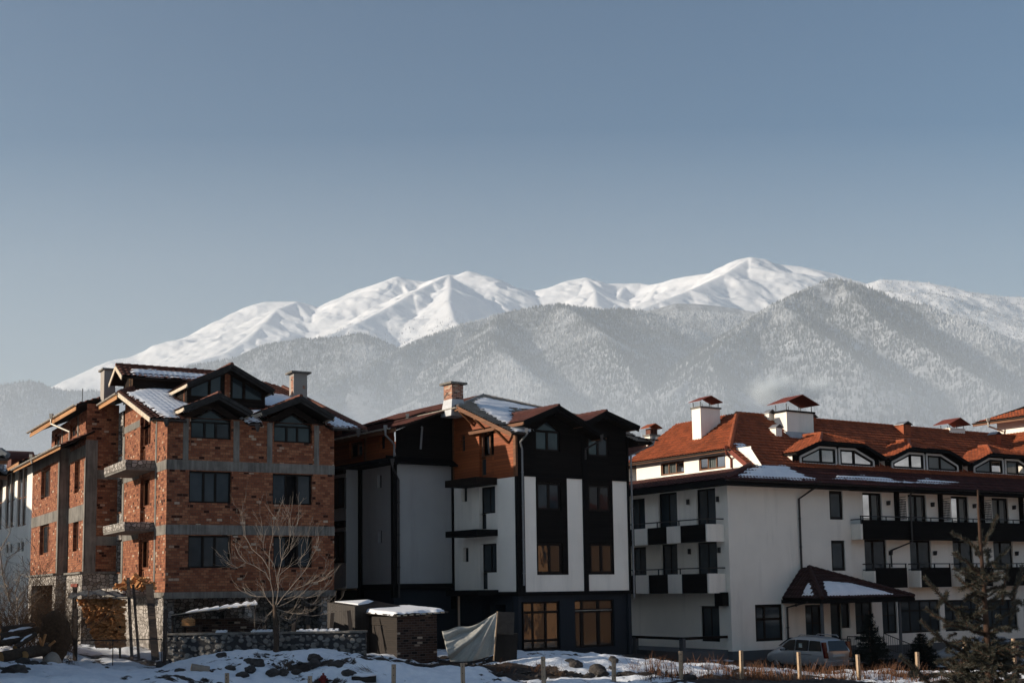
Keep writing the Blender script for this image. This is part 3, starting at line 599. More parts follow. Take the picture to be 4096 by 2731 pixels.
def ground_sheet():
    th = np.r_[np.linspace(-180, -32, 50), np.linspace(-31, 31, 520), np.linspace(32, 180, 50)]; rr = np.r_[np.linspace(.5, 40, 50), np.linspace(40.3, 62, 190), np.geomspace(62.6, 7000, 90)]
    T, Rr = np.meshgrid(np.radians(th), rr); X = Rr*np.sin(T); Y = Rr*np.cos(T)
    Z = ground(X, Y); K = cover(X, Y); near = np.clip((75-Rr)/15, 0, 1)*np.clip((Rr-6)/10, 0, 1)
    Z = Z+near*((fbm(X/1.7, Y/1.2, 8, 5, .55)-.5)*.5+(fbm(X/.35, Y/.3, 18, 3, .6)-.5)*.13+np.clip(K-.48, 0, .12)*.7)
    Z = np.where(Rr > 300, np.maximum(Z, 0)-2., Z)
    c = X.shape[1]; i = (np.arange(X.shape[0]-1)[:, None]*c+np.arange(c-1)[None, :]).ravel()
    o = np_mesh('ground', np.stack([X, Y, Z], -1).reshape(-1, 3), np.stack([i, i+1, i+c+1, i+c], 1), MT['snow_ground'], cols=K.ravel()); tag(o, kind='structure')
ground_sheet()
# ------------------------------------------------------------------ the unfinished brick house
A = Frame(664, 2100, 54.2, 60)
hA = thing('brick_house', 'unfinished four storey house of bare orange brick with concrete bands and snowy tiled roof', 'house', A.w(3.8, 5, 2.3))
fm = MT['window_dark']; fw_ = MT['window_wood']; gl = MT['glass']
def brick_house():
    p = hA; FZ = (4.9, 12.5); z0, z1 = 4.95, 12.42
    hf = [(1.02, 2.83, 11.7, 12.48), (4.8, 6.62, 11.7, 12.48), (.97, 2.86, 8.88, 10.27), (4.75, 6.64, 8.88, 10.27), (.97, 2.86, 6.05, 7.46), (4.8, 6.65, 6.05, 7.46)]
    m = MB(); wall(m, A, 'F', 0, 0, 7.7, z0, 12.6, [h if h[3] < 12 else (h[0], h[1], h[2], 12.6) for h in hf], .25)
    # gable pieces of wall above the two upper windows
    wm = m; m = gm = MB()
    for a0, a1, sa in ((1.02, 2.83, 1.95), (4.8, 6.62, 5.7)):
        for l, r_ in ((a0-1.2, a0), (a1, a1+1.2)): pass
        m.poly(A.w(a0-.5, .02, 12.59), A.w(a0, .02, 12.59), A.w(sa, .02, 13.05), A.w(sa, .02, 13.42))
        m.poly(A.w(a1+.5, .02, 12.59), A.w(a1, .02, 12.59), A.w(sa, .02, 13.05), A.w(sa, .02, 13.42))
    m.each('gable_infill', MT['dark_wood'], p); m = wm
    # left flank: near part, its top follows the roof
    hd = [(2.9, 4.82, 11.7, 13.15), (3.78, 4.8, 10.73, 11.7), (2.92, 4.65, 8.9, 10.3), (3.65, 4.6, 7.92, 8.9), (2.92, 4.72, 6.07, 7.45), (3.7, 4.7, 5.0, 6.07)]
    hn = [(8.3, 9.15, 11.75, 13.2), (8.25, 9.15, 8.95, 10.6), (8.2, 9.12, 6.02, 7.6)]
    zr = lambda d: 12.25+.3244*(d+1.22)
    wall(m, A, 'D', 0, 0, 7.95, z0, 12.62, [(a, b, c, min(d, 12.62)) for a, b, c, d in hd], .25)
    wall(m, A, 'D', 0, 1.9, 7.95, 12.62, 13.15, [(2.9, 4.82, 12.62, 13.15)], .25)
    m.poly(A.w(0, 0, 12.62), A.w(0, 1.9, 12.62), A.w(0, 1.9, zr(1.9)-.1)); m.poly(A.w(0, 1.9, 13.15), A.w(0, 7.95, 13.15), A.w(0, 7.95, zr(7.95)-.1), A.w(0, 1.9, zr(1.9)-.1))
    # stepped rear block
    wall(m, A, 'F', 9.21, -1.55, 0, 6.02, 14.3); wall(m, A, 'D', -1.55, 9.21, 13.27, 6.02, 12.5, [(10.62, 11.92, 10.06, 11.7), (10.62, 11.98, 7.13, 8.72)], .25)
    wall(m, A, 'F', 13.27, -2.04, -1.55, 6.02, 12.5); wall(m, A, 'D', -2.04, 13.27, 21.4, 6.02, 12.5, [(15.9, 18.58, 10.18, 11.86), (15.9, 18.58, 7.14, 8.8)], .25)
    wall(m, A, 'D', 7.7, 0, 21.4, z0, 12.5); wall(m, A, 'F', 21.4, -2.04, 7.7, 2.3, 12.5)
    wall(m, A, 'D', -1.2, 9.21, 20.6, 12.45, 14.25, [(9.6, 11.2, 13.25, 13.95), (13.6, 15.2, 13.2, 13.95), (17.8, 19.6, 13.1, 13.95)], .2)
    w_ = m.build('brick_wall', MT['hollow_brick'], p)
    m = MB()   # concrete frame: ring beams, posts, ledge
    e = -.018
    for za, zb in ((7.5, 7.92), (10.3, 10.73)):
        abox(m, A, 'F', 0, -.02, 7.72, za, zb, e, .05); abox(m, A, 'D', 0, .05, 1.95, za, zb, e, .05); abox(m, A, 'D', 0, 4.9, 8., za, zb, e, .05)
        abox(m, A, 'D', -1.55, 9.25, 13.27, za+1.42 if za > 9 else za+1.1, zb+1.55 if za > 9 else zb+1.45, e, .05)
        abox(m, A, 'D', -2.04, 13.3, 21.4, za+1.6 if za > 9 else za+1.25, zb+1.7 if za > 9 else zb+1.4, e, .05)
    abox(m, A, 'F', 0, -.06, 7.76, 4.75, 5.02, -.06, .4); abox(m, A, 'D', 0, 0.05, 9.2, 4.8, 5.02, -.06, .4)
    for a, b in ((.68, .92), (2.93, 3.2), (4.48, 4.72), (6.72, 6.96)): abox(m, A, 'F', 0, a, b, 10.74, 12.55, e-.004, .05)
    for a, b in ((1.72, 1.95), (7.85, 8.2)):
        for za, zb in ((5.02, 7.5), (7.92, 10.3), (10.73, 12.6)): abox(m, A, 'D', 0, a, b, za, zb, e-.004, .05)
    abox(m, A, 'D', 0, 4.9, 8., 12.72, 13.05, e, .05)
    abox(m, A, 'F', 9.21, -1.57, -1.0, 6.03, 12.5, -.03, .04); abox(m, A, 'D', -1.55, 9.18, 9.45, 6.03, 11.5, -.022, .05); abox(m, A, 'F', 13.27, -2.05, -1.56, 6.03, 12.5, -.03, .04); abox(m, A, 'D', -2.04, 13.24, 13.6, 6.03, 12.4, -.022, .05)
    for za in (7.35, 10.6): abox(m, A, 'F', 9.21, -.99, 0, za, za+.45, -.026, .04)
    abox(m, A, 'D', -1.2, 9.25, 9.5, 12.5, 14.2, -.03, .04); abox(m, A, 'D', -1.2, 12.9, 13.2, 12.5, 14.2, -.03, .04); abox(m, A, 'D', -1.2, 17.2, 17.45, 12.5, 14.2, -.03, .04)
    m.build('concrete_frame', MT['concrete'], p)
    m = MB(); wall(m, A, 'D', -.012, 8.2, 9.21, 5.02, 13.85, hn, .3); m.build('stone_facing', MT['cobble'], p)
    # stone basement under the rear block and under the front
    m = MB(); wall(m, A, 'F', 2.6, .0, 7.6, 2.0, 4.75, [(1.2, 3.4, 2.0, 4.2), (4.3, 6.9, 2.0, 4.2)], .5); m.box(A, 0, .45, .25, .7, 1.9, 4.75); m.box(A, 3.6, 4.0, .25, .7, 1.9, 4.75); m.box(A, 7.2, 7.6, .25, .7, 1.9, 4.75); m.box(A, .1, 7.5, 3.1, 3.15, 1.9, 4.7); wall(m, A, 'D', 7.6, .7, 9, 2, 4.75); wall(m, A, 'D', .1, .7, 9.3, 2.0, 4.8); wall(m, A, 'F', 9.25, -1.6, .1, 2.2, 6.0)
    wall(m, A, 'D', -1.6, 9.25, 13.3, 2.2, 6.0, [(10.3, 11.5, 2.6, 5.35)], .3); wall(m, A, 'F', 13.3, -2.1, -1.6, 2.2, 6.0); wall(m, A, 'D', -2.1, 13.3, 21.4, 2.2, 6.0, [(14.1, 20.4, 3.0, 5.5)], .3)
    m.build('stone_basement', MT['cobble'], p)
    m = MB(); abox(m, A, 'D', -1.6, 9.2, 13.35, 5.98, 6.08, -.14, .3); abox(m, A, 'D', -2.1, 13.3, 21.5, 5.98, 6.08, -.14, .3); abox(m, A, 'F', 9.25, -1.74, 0, 5.98, 6.08, -.1, .2); m.build('stone_ledge', MT['concrete'], p)
    m = MB(); abox(m, A, 'D', -1.6, 10.1, 11.7, 5.36, 5.52, -.06, .1); m.build('door_lintel', MT['rust_sheet'], p)
    # windows
    apex = [(1.95, 13.0), (5.7, 13.0)]
    for i, h in enumerate(hf):
        op = (1,) if i in (3, 5) else ()
        cu = {3: [(0, .32)], 2: None}.get(i)
        window(p, A, 'F', 0, h, [.36, .64], fw=.075, dep=.16, fmat=fm, gmat=gl, head=apex[i] if i < 2 else None, openp=op, div=.11, curtain=cu)
    for k in range(3):
        h = hd[2*k]; window(p, A, 'D', 0, h, [.5], fw=.1, dep=.16, fmat=fw_, gmat=MT['clear_glass'], name='balcony_window', curtain=[(0, 1)] if k == 0 else [(0, .5)])
        h = hd[2*k+1]; window(p, A, 'D', 0, (h[0], h[1]-.05, h[2]+.03, h[3]), 1, fw=.1, dep=.16, fmat=fw_, gmat=gl, name='balcony_door')
        window(p, A, 'D', -.012, hn[k], 1, fw=.08, dep=.2, fmat=fw_, gmat=gl, name='narrow_window', sill=.05)
    for off, h in ((-1.55, (10.62, 11.92, 10.06, 11.7)), (-1.55, (10.62, 11.98, 7.13, 8.72)), (-2.04, (15.9, 18.58, 10.18, 11.86)), (-2.04, (15.9, 18.58, 7.14, 8.8))): window(p, A, 'D', off, h, 2, fw=.12, dep=.18, fmat=fw_, gmat=gl)
    for h in ((9.6, 11.2, 13.25, 13.95), (13.6, 15.2, 13.2, 13.95), (17.8, 19.6, 13.1, 13.95)): window(p, A, 'D', -1.2, h, 2, fw=.12, dep=.1, fmat=fw_, gmat=gl, name='attic_window')
    # balconies with pebble faced edge
    for zt, zb in ((10.86, 10.42), (8.12, 7.72), (5.24, 4.86)):
        m = MB(); m.box(A, -1.28, -.02, 1.97, 6.2, zb, zb+.1); b = m.build('balcony', MT['concrete'], p)
        m = MB(); m.box(A, -1.31, -1.1, 1.95, 6.22, zb+.1, zt); m.box(A, -1.1, -.02, 1.94, 2.12, zb+.1, zt-.004); m.box(A, -1.1, -.02, 6.05, 6.22, zb+.1, zt-.004); m.build('pebble_edge', MT['cobble'], b)
    # main roof
    pr = lambda s, d: (s, d, 12.25+.3244*(d+1.22))
    ev = -.88; pk = pr(5.2, 14.2); hr = pr(8.75, 10.4)
    kw = dict(cw=.26, amp=.045, row=.36)
    base = [pr(-.95, ev), pr(8.88, ev), pr(8.8, 7), pr(8.6, 12.6), pk, pr(-.95, 5.1)]
    ro = tile_roof(p, A, [pr(-.95, .32), pr(8.86, .32), pr(8.78, 10.0), pr(7.6, 13.4), pk, pr(-.95, 5.1)], 'brown_tile', **kw)
    for a_, b_ in ((-.95, .6), (3.42, 3.98), (7.25, 8.86)): tile_roof(p, A, [pr(a_, ev), pr(b_, ev), pr(b_, .32), pr(a_, .32)], 'brown_tile', 'eaves_roof', **kw)
    tile_roof(p, A, [(-.95, 5.1, 14.29), (-.95, 9.2, 14.29), (5.2, 14.2, 17.25)], 'brown_tile', **kw)
    tile_roof(p, A, [(-2.0, 9.2, 14.25), (-2.3, 20.9, 14.2), (5.2, 18.5, 17.2), (5.2, 14.2, 17.2)], 'brown_tile', **kw)
    tile_roof(p, A, [(8.9, -.6, 12.45), (8.9, 22, 12.45), (7.6, 18, 16.5), (7.6, 13.4, 16.9), (8.78, 10, 15.8)], 'brown_tile', cw=0, thick=.05)
    tile_roof(p, A, [(-2.3, 22, 12.45), (8.9, 22, 12.45), (7.6, 18, 16.5), (5.2, 18.5, 17.2)], 'brown_tile', cw=0, thick=.05)
    ridge_cap(p, A.w(*pr(-.95, 5.1)), A.w(*pk), 'brown_tile', .13); ridge_cap(p, A.w(8.87, ev, 12.4), A.w(8.79, 10, 15.92), 'brown_tile', .12)
    # lower tiled skirt of the rear block with its gutter
    tile_roof(p, A, [(-2.75, 9.1, 12.2), (-2.95, 22.6, 12.2), (-1.2, 22.6, 13.0), (-1.2, 9.1, 13.0)], 'brown_tile', 'skirt_roof', **kw)
    roof_snow(ro, A, base, [pr(*q) for q in [(-.75, 4.9), (.6, 6.5), (2.4, 9.4), (4.4, 11.6), (5.0, 10.6), (3.4, 6.4), (1.5, 4.6), (1.6, 3.2), (2.4, 2.5), (3.4, 2.7), (3.2, 1.5), (1.9, 1.0), (.55, .4), (.35, -.75), (-.4, -.8), (-.5, 1.6)]], th=.05, seed=3, cw=.26, amp=.045, row=.36, rag=.16)
    roof_snow(ro, A, base, [pr(*q) for q in [(2.5, 1.8), (5.4, 2.5), (5.0, 1.2), (4.2, .4), (4.0, -.85), (3.4, -.85), (3.3, .6)]], th=.05, seed=5, cw=.26, amp=.045, row=.36, rag=.2)
    roof_snow(ro, A, base, [pr(*q) for q in [(5.3, 8.6), (7.9, 7.4), (8.4, 6.2), (6.9, 3.6), (5.4, 4.0)]], th=.05, seed=6, cw=.26, amp=.045, row=.36, rag=.25)
    roof_snow(ro, A, base, [pr(*q) for q in [(7.2, 1.3), (8.4, 2.6), (8.75, -.6), (7.35, -.85)]], th=.05, seed=8, cw=.26, amp=.045, row=.36, rag=.2)
    # verge boards, fascias, gutters
    m = MB(); m.beam(A.w(-.98, ev-.02, 12.28), A.w(-.98, 5.1, 14.2), .04, .2, A.t); m.build('verge_board', MT['pale_board'], p)
    m = MB(); m.beam(A.w(-.75, ev, 12.2), A.w(-.75, 5.1, 14.1), .1, .12, A.t); m.beam(A.w(-1.0, 5.2, 14.1), A.w(-1.0, 9.3, 14.1), .04, .2); m.beam(A.w(-2.05, 9.3, 14.05), A.w(-2.3, 21, 14.0), .04, .2); m.beam(A.w(-2.75, 9.2, 12.08), A.w(-2.9, 22.5, 12.08), .04, .16); m.build('eaves_board', MT['raw_timber'], p)
    gutter(p, A.w(-1.06, 5.05, 14.28), A.w(-1.06, 9.3, 14.26)); gutter(p, A.w(-2.12, 9.2, 14.24), A.w(-2.4, 21.2, 14.2)); gutter(p, A.w(-2.85, 9.1, 12.2), A.w(-3.0, 22.7, 12.18))
    for a, b in ((-.9, .55), (3.3, 3.85), (7.3, 8.95)): gutter(p, A.w(a, ev-.09, 12.33), A.w(b, ev-.09, 12.33), 'dark_gutter')
    for s in (-.3, 3.7, 8.5): m = MB(); m.tube([A.w(s, ev-.1, 12.36), A.w(s, ev-.1, 12.2), A.w(s, ev-.1, 12.0)], [.14, .13, .05], 4); m.build('hopper', MT['dark_gutter'], p)
    pipe(p, [A.w(-2.35, 14.2, 14.1), A.w(-2.35, 14.2, 13.85), A.w(-1.6, 13.2, 13.35), A.w(-1.6, 13.2, 12.75)], .055, 'gutter_metal')
    pipe(p, [A.w(-2.95, 16.3, 12.15), A.w(-2.9, 16.3, 11.95)], .055, 'gutter_metal')
    # dormers
    gable_roof(p, A, .45, 12.92, 2.0, 13.6, 3.5, 12.86, -.9, 2.6, 'brown_tile'); gable_roof(p, A, 3.9, 12.92, 5.75, 13.7, 7.35, 12.9, -.9, 2.8, 'brown_tile')
    gable_roof(p, A, 1.42, 14.47, 3.5, 15.48, 5.55, 14.42, 2.15, 9.5, 'brown_tile')
    m = MB(); d = 2.9
    tri = lambda s: 15.33-.49*abs(s-3.5)
    # top dormer: window wall of timber posts and panes
    S_ = [1.62, 1.83, 2.62, 2.74, 3.22, 3.38, 3.66, 3.78, 4.26, 4.4, 5.2, 5.36]
    for a, b in ((1.62, 1.83), (2.62, 2.74), (3.22, 3.4), (3.66, 3.78), (4.26, 4.4), (5.2, 5.36)): m.hexa([A.w(s, dd, z) for z, (s_, t_) in ((13.4, (a, b)), (0, (a, b))) for s, dd, z in [(a, d, 13.4 if z else tri(a)), (b, d, 13.4 if z else tri(b)), (b, d+.12, 13.4 if z else tri(b)), (a, d+.12, 13.4 if z else tri(a))]])
    m.box(A, 1.62, 5.36, d-.02, d+.14, 13.3, 14.03)
    for a, b in ((1.62, 3.5), (3.5, 5.36)): m.beam(A.w(a, d+.05, tri(a)-.06), A.w(b, d+.05, tri(b)-.06), .16, .16, A.l)
    dw = m.build('dormer_frame', MT['dark_wood'], p)
    m = MB()
    for a, b in ((1.83, 2.62), (2.74, 3.22), (3.78, 4.26), (4.4, 5.2)): m.poly(A.w(a, d+.06, 14.03), A.w(b, d+.06, 14.03), A.w(b, d+.06, tri(b)-.1), A.w(a, d+.06, tri(a)-.1))
    m.each('pane', gl, dw)
    m = MB(); m.box(A, 3.4, 3.66, d-.01, d+.1, 14.03, tri(3.4)-.08); m.box(A, 1.64, 5.34, d+.5, d+.6, 13.4, 14.4); m.build('brick_pier', MT['hollow_brick'], dw)
    m = MB(); wall(m, A, 'D', 1.66, d, 9.5, 13.3, 14.42); wall(m, A, 'D', 5.32, d, 9.5, 13.3, 14.42); m.build('dormer_cheek', MT['dark_wood'], p)
    # dormer on the left hip, gable facing left
    q = [(-.55, 7.35, 15.84)]
    za, zl = 15.98, 15.38
    tile_roof(p, A, [(-.6, 6.1, zl-.1), (5., 6.1, zl-.1), (5., 7.4, za), (-.6, 7.4, za)], 'brown_tile', 'dormer_roof', **kw)
    tile_roof(p, A, [(-.6, 8.7, zl-.1), (5., 8.7, zl-.1), (5., 7.4, za), (-.6, 7.4, za)], 'brown_tile', 'dormer_roof', **kw); ridge_cap(p, A.w(-.62, 7.4, za+.02), A.w(4.8, 7.4, za+.02), 'brown_tile', .11)
    roof_snow(p, A, [(-.6, 6.1, zl-.1), (5., 6.1, zl-.1), (5., 7.4, za), (-.6, 7.4, za)], [(-.1, 6.25, zl-.03), (4.6, 6.2, zl-.05), (4.2, 7.1, za-.14), (-.1, 7.1, za-.14)], th=.05, seed=13, cw=.26, amp=.045, row=.36, rag=.15, scale=2.)
    m = MB()
    for dd in (6.05, 8.75): m.beam(A.w(-.62, dd, zl-.22), A.w(-.62, 7.4, za-.12), .04, .2, A.t)
    m.build('bargeboard', MT['pale_board'], p)
    m = MB(); wall(m, A, 'F', 6.45, 0, 5., 14.2, 15.4); m.poly(A.w(0, 6.45, 14.2), A.w(0, 8.4, 14.2), A.w(0, 8.4, 15.4), A.w(0, 7.4, 15.85), A.w(0, 6.45, 15.4)); m.build('dormer_cheek', MT['dark_wood'], p)
    window(p, A, 'D', -.02, (6.6, 7.2, 14.75, 15.35), 2, fw=.07, dep=.02, fmat=MT['raw_timber'], gmat=gl, name='attic_window')
    # chimneys
    c = chimney(p, A, 8.0, 8.72, 6.2, 6.85, 14.2, 16.05, 'stucco_grey', 'concrete', .17, .09)
    m = MB(); abox(m, A, 'D', 8.0, 6.25, 6.62, 14.9, 15.9, -.004, .01); abox(m, A, 'F', 6.2, 8.48, 8.62, 15.25, 15.42, -.004, .01); m.build('bare_brick', MT['small_brick'], c)
    chimney(p, A, -.75, -.2, 9.25, 10.1, 14.2, 16.05, 'stucco_grey', 'concrete', .1, .08)
    m = MB(); m.tube([A.w(-1.2, 12.2, 14.5), A.w(-1.2, 12.2, 15.5)], .02, 5); m.build('aerial', MT['dark_steel'], p)
brick_house()
# ------------------------------------------------------------------ the dark timber topped house
Bf = Frame(2070, 2100, 60.0, 53.3)
hB = thing('timber_house', 'white rendered house with black timber bays, timber top floor and two gables', 'house', Bf.w(3.5, 3, 2.0))
def timber_house():
    p = hB; f = Bf; dc, wc, wp, bt = MT['dark_cladding'], MT['warm_cladding'], MT['white_plaster'], MT['black_trim']
    pan = [(1.13, 3.06, 5.6, 10.36), (4.32, 6.05, 5.6, 10.36)]
    wins = [(1.22, 2.68, 8.72, 10.05), (1.16, 2.72, 5.66, 7.1), (4.45, 5.9, 8.74, 10.05), (4.5, 6.0, 5.66, 7.12)]
    m = MB(); wall(m, f, 'F', 0, .0, 4.06, 4.78, 10.36, pan[:1], .05); wall(m, f, 'F', .03, 4.3, 7.05, 4.78, 10.36, pan[1:], .05)
    hs = [(4.18, 4.68, 9.35, 10.05), (4.12, 4.62, 6.33, 7.04), (1.78, 3.15, 8.64, 9.97), (2.55, 3.15, 7.9, 8.64), (1.72, 3.12, 5.76, 7.17), (2.5, 3.12, 4.95, 5.76)]
    wall(m, f, 'D', 0, .0, 5.46, 4.8, 10.28, hs, .28)
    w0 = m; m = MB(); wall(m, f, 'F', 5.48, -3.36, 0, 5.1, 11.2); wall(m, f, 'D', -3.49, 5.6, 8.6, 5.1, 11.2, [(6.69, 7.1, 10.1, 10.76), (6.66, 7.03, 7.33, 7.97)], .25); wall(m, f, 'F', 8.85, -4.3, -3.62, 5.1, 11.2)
    wall(m, f, 'D', -4.3, 8.9, 14, 5.1, 11.2); m.build('rear_wall', MT['shade_toned_plaster'], p); m = w0; wall(m, f, 'D', 7.05, 0.03, 14, 4.78, 12.3); wall(m, f, 'F', 14, -4.3, 7.05, 2, 12.3)
    m.build('rendered_wall', wp, p)
    m = MB(); up = [(1.17, 2.68, 11.6, 12.58), (4.5, 5.85, 11.5, 12.6)]
    wall(m, f, 'F', 0, 0, 4.2, 10.36, 12.6, [up[0]], .1); wall(m, f, 'F', .02, 4.2, 7.05, 10.36, 12.9, [up[1]], .1)
    m.poly(f.w(0, 0, 12.6), f.w(1.17, 0, 12.6), f.w(1.92, 0, 13.06), f.w(1.9, 0, 13.5), f.w(0, .0, 12.8)); m.poly(f.w(2.68, 0, 12.6), f.w(4.2, 0, 12.6), f.w(1.9, 0, 13.5), f.w(1.92, 0, 13.06))
    m.poly(f.w(4.2, .02, 12.9), f.w(7.05, .02, 12.9), f.w(5.0, .02, 13.58))
    wall(m, f, 'F', -.012, pan[0][0], pan[0][1], 5.6, 10.36, wins[:2], .1); wall(m, f, 'F', .018, pan[1][0], pan[1][1], 5.6, 10.36, wins[2:], .1)
    m.poly(f.w(-3.4, 5.46, 11.3), f.w(0, 5.46, 11.3), f.w(0, 5.46, 13.95), f.w(-.95, 5.46, 13.85), f.w(-3.4, 5.46, 12.85)); m.each('dark_cladding', dc, p)
    zr = lambda d: 12.26+.403*(d+.84)
    m = MB(); hw = [(1.83, 3.08, 11.44, 12.77), (2.5, 3.08, 10.5, 11.44), (4.32, 4.76, 11.9, 12.74)]
    wall(m, f, 'D', 0, .12, 5.4, 10.28, 12.5, [(a, b, c, min(d, 12.5)) for a, b, c, d in hw], .25); m.poly(f.w(0, .12, 12.5), f.w(0, 1.2, 12.5), f.w(0, 1.2, zr(1.2)-.1), f.w(0, .12, zr(.12)-.1))
    wall(m, f, 'D', 0, 1.2, 5.4, 12.5, 12.9, [(1.83, 3.08, 12.5, 12.77), (4.32, 4.76, 12.5, 12.74)], .25); m.poly(f.w(0, 1.2, 12.9), f.w(0, 5.4, 12.9), f.w(0, 5.4, 13.9), f.w(0, 3.6, zr(3.6)-.1), f.w(0, 1.2, zr(1.2)-.1))
    wall(m, f, 'D', -3.46, 5.5, 14, 11.3, 12.95, [(8.65, 10.02, 11.86, 12.68), (6.4, 6.85, 12.05, 12.7)], .2); m.each('warm_cladding', wc, p)
    # dark posts, plinth beams and eave canopy between white and timber
    m = MB()
    m.box(f, -.06, .1, -.05, .1, 4.6, 12.4); m.box(f, .1, .42, -.03, .06, 4.78, 10.36); m.box(f, 4.04, 4.32, -.05, .08, 4.75, 12.5); m.box(f, -.08, .06, 5.36, 5.6, 4.0, 13.6); m.box(f, -3.6, -3.36, 5.4, 5.62, 4.6, 11.25)
    m.box(f, -3.62, -3.4, 8.6, 8.95, 4.6, 11.25); m.box(f, .0, 7.1, -.06, .2, 4.62, 4.8); m.box(f, -.06, .1, .1, 5.4, 4.62, 4.82); m.box(f, -3.5, -.05, 5.4, 5.55, 5.0, 5.28); m.box(f, -3.56, -3.4, 5.6, 8.9, 5.0, 5.28)
    m.box(f, -.03, 7.08, -.05, .0, 10.3, 10.42); m.box(f, 7.02, 7.14, -.04, .1, 4.7, 12.6)
    m.each('black_post', bt, p)
    m = MB()
    m.hexa([f.w(*q) for q in [(-3.95, 4.9, 11.15), (-.05, 4.9, 11.15), (-.05, 5.5, 11.32), (-3.95, 5.5, 11.32), (-3.95, 4.9, 11.25), (-.05, 4.9, 11.25), (-.05, 5.5, 11.6), (-3.95, 5.5, 11.6)]])
    m.hexa([f.w(*q) for q in [(-4.5, 5.2, 11.15), (-3.4, 5.2, 11.15), (-3.4, 14, 11.15), (-4.7, 14, 11.15), (-4.5, 5.2, 11.25), (-3.4, 5.2, 11.6), (-3.4, 14, 11.6), (-4.7, 14, 11.25)]]); m.each('eave_canopy', MT['black_trim'], p)
    m = MB(); m.box(f, -.1, .02, -.06, .12, 10.3, 12.3); m.box(f, -.06, .04, 5.3, 5.44, 10.3, 13.6); m.box(f, -3.52, -3.42, 8.2, 8.4, 11.6, 12.9); m.each('corner_board', MT['brown_trim'], p)
    # windows
    g = MT['glass']; fm = MT['window_dark']
    window(p, f, 'F', 0, up[0], 2, fw=.08, dep=.06, fmat=fm, gmat=g, head=(1.92, 13.08), div=.14); window(p, f, 'F', .02, up[1], 2, fw=.09, dep=.06, fmat=fm, gmat=g, div=.14)
    for i, h in enumerate(wins): window(p, f, 'F', 0, h, 2, fw=.1, dep=.06, fmat=fm, gmat=MT['mirror_glass'] if i in (1, 2, 3) else g, div=.16, curtain=[(0, .3)] if i == 3 else None)
    window(p, f, 'D', 0, hw[0], [.42], fw=.09, dep=.14, fmat=MT['brown_trim'], gmat=MT['clear_glass'], name='balcony_window', curtain=[(.02, 1)]); window(p, f, 'D', 0, hw[1], 1, fw=.08, dep=.14, fmat=MT['brown_trim'], gmat=g, name='balcony_door')
    window(p, f, 'D', 0, hw[2], 1, fw=.05, dep=.14, fmat=MT['brown_trim'], gmat=g, name='small_window')
    for h in hs[:2]: window(p, f, 'D', 0, h, 1, fw=.05, dep=.2, fmat=fm, gmat=g, name='small_window')
    for k in (2, 4): window(p, f, 'D', 0, hs[k], 2, fw=.08, dep=.2, fmat=fm, gmat=g, name='balcony_window'); window(p, f, 'D', 0, hs[k+1], 1, fw=.08, dep=.2, fmat=fm, gmat=g, name='balcony_door')
    for h in ((6.69, 7.1, 10.1, 10.76), (6.66, 7.03, 7.33, 7.97)): window(p, f, 'D', -3.49, h, 1, fw=.05, dep=.18, fmat=fm, gmat=g, name='small_window')
    window(p, f, 'D', -3.46, (8.65, 10.02, 11.86, 12.68), 2, fw=.09, dep=.12, fmat=MT['brown_trim'], gmat=MT['clear_glass'], curtain=[(0, .75)]); window(p, f, 'D', -3.46, (6.4, 6.85, 12.05, 12.7), 1, fw=.06, dep=.12, fmat=fm, gmat=g, name='small_window')
    for h in ((8.95, 10.2, 9.2, 10.75), (8.95, 10.2, 6.4, 8.0)): window(p, f, 'D', -4.34, h, 2, fw=.12, dep=-.05, fmat=fm, gmat=g, curtain=[(0, .4), (.6, 1)])
    m = MB()
    for z in (8.2, 10.95): m.box(f, -4.4, -4.28, 8.9, 10.6, z, z+.35)
    for k in range(4): m.tube([f.w(-4.41, 9.1+.4*k+.16*math.cos(a), 8.38+.14*math.sin(a)) for a in [i*math.pi/5 for i in range(11)]], .025, 4)
    m.each('carved_board', MT['dark_wood'], p)
    # balcony slabs on the flank
    for z, zt in ((7.52, 7.82), (4.66, 4.92), (10.0, 10.34)):
        m = MB(); m.hexa([f.w(s, d, z) for s, d in ((-1.25, 1.58), (-.02, 1.58), (-.02, 4.3), (-1.25, 4.3))]+[f.w(s, d, zt) for s, d in ((-1.25, 1.58), (-.02, 1.58), (-.02, 4.3), (-1.25, 4.3))]); m.build('balcony_slab', MT['dark_wood'] if z > 9 else bt, p)
    # ground floor: shop glazing between piers
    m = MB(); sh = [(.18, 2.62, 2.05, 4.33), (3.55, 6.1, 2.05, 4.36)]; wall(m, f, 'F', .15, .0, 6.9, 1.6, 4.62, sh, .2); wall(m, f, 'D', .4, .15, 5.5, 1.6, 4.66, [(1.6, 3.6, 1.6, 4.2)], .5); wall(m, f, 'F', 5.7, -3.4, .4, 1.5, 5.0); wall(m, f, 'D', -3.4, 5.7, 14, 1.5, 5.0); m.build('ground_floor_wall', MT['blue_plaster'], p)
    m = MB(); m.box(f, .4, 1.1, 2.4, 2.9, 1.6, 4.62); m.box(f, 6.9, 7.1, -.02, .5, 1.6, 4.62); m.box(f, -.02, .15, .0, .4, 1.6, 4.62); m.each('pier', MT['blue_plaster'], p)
    window(p, f, 'F', .15, sh[0], [.34, .67], (.19, .78, 1), fw=.09, dep=.1, fmat=fm, gmat=MT['mirror_glass'], name='shop_window', div=.12)
    window(p, f, 'F', .15, (3.55, 6.1, 2.05, 3.83), [.2, .62], fw=.1, dep=.1, fmat=fm, gmat=MT['mirror_glass'], name='shop_door', div=.2); window(p, f, 'F', .15, (3.55, 6.1, 3.85, 4.36), [.2, .62], fw=.08, dep=.1, fmat=fm, gmat=MT['mirror_glass'], name='shop_window', div=.16)
    # roof
    pr = lambda s, d: (s, d, zr(d)); kw = dict(cw=0, row=.22, amp=.0)
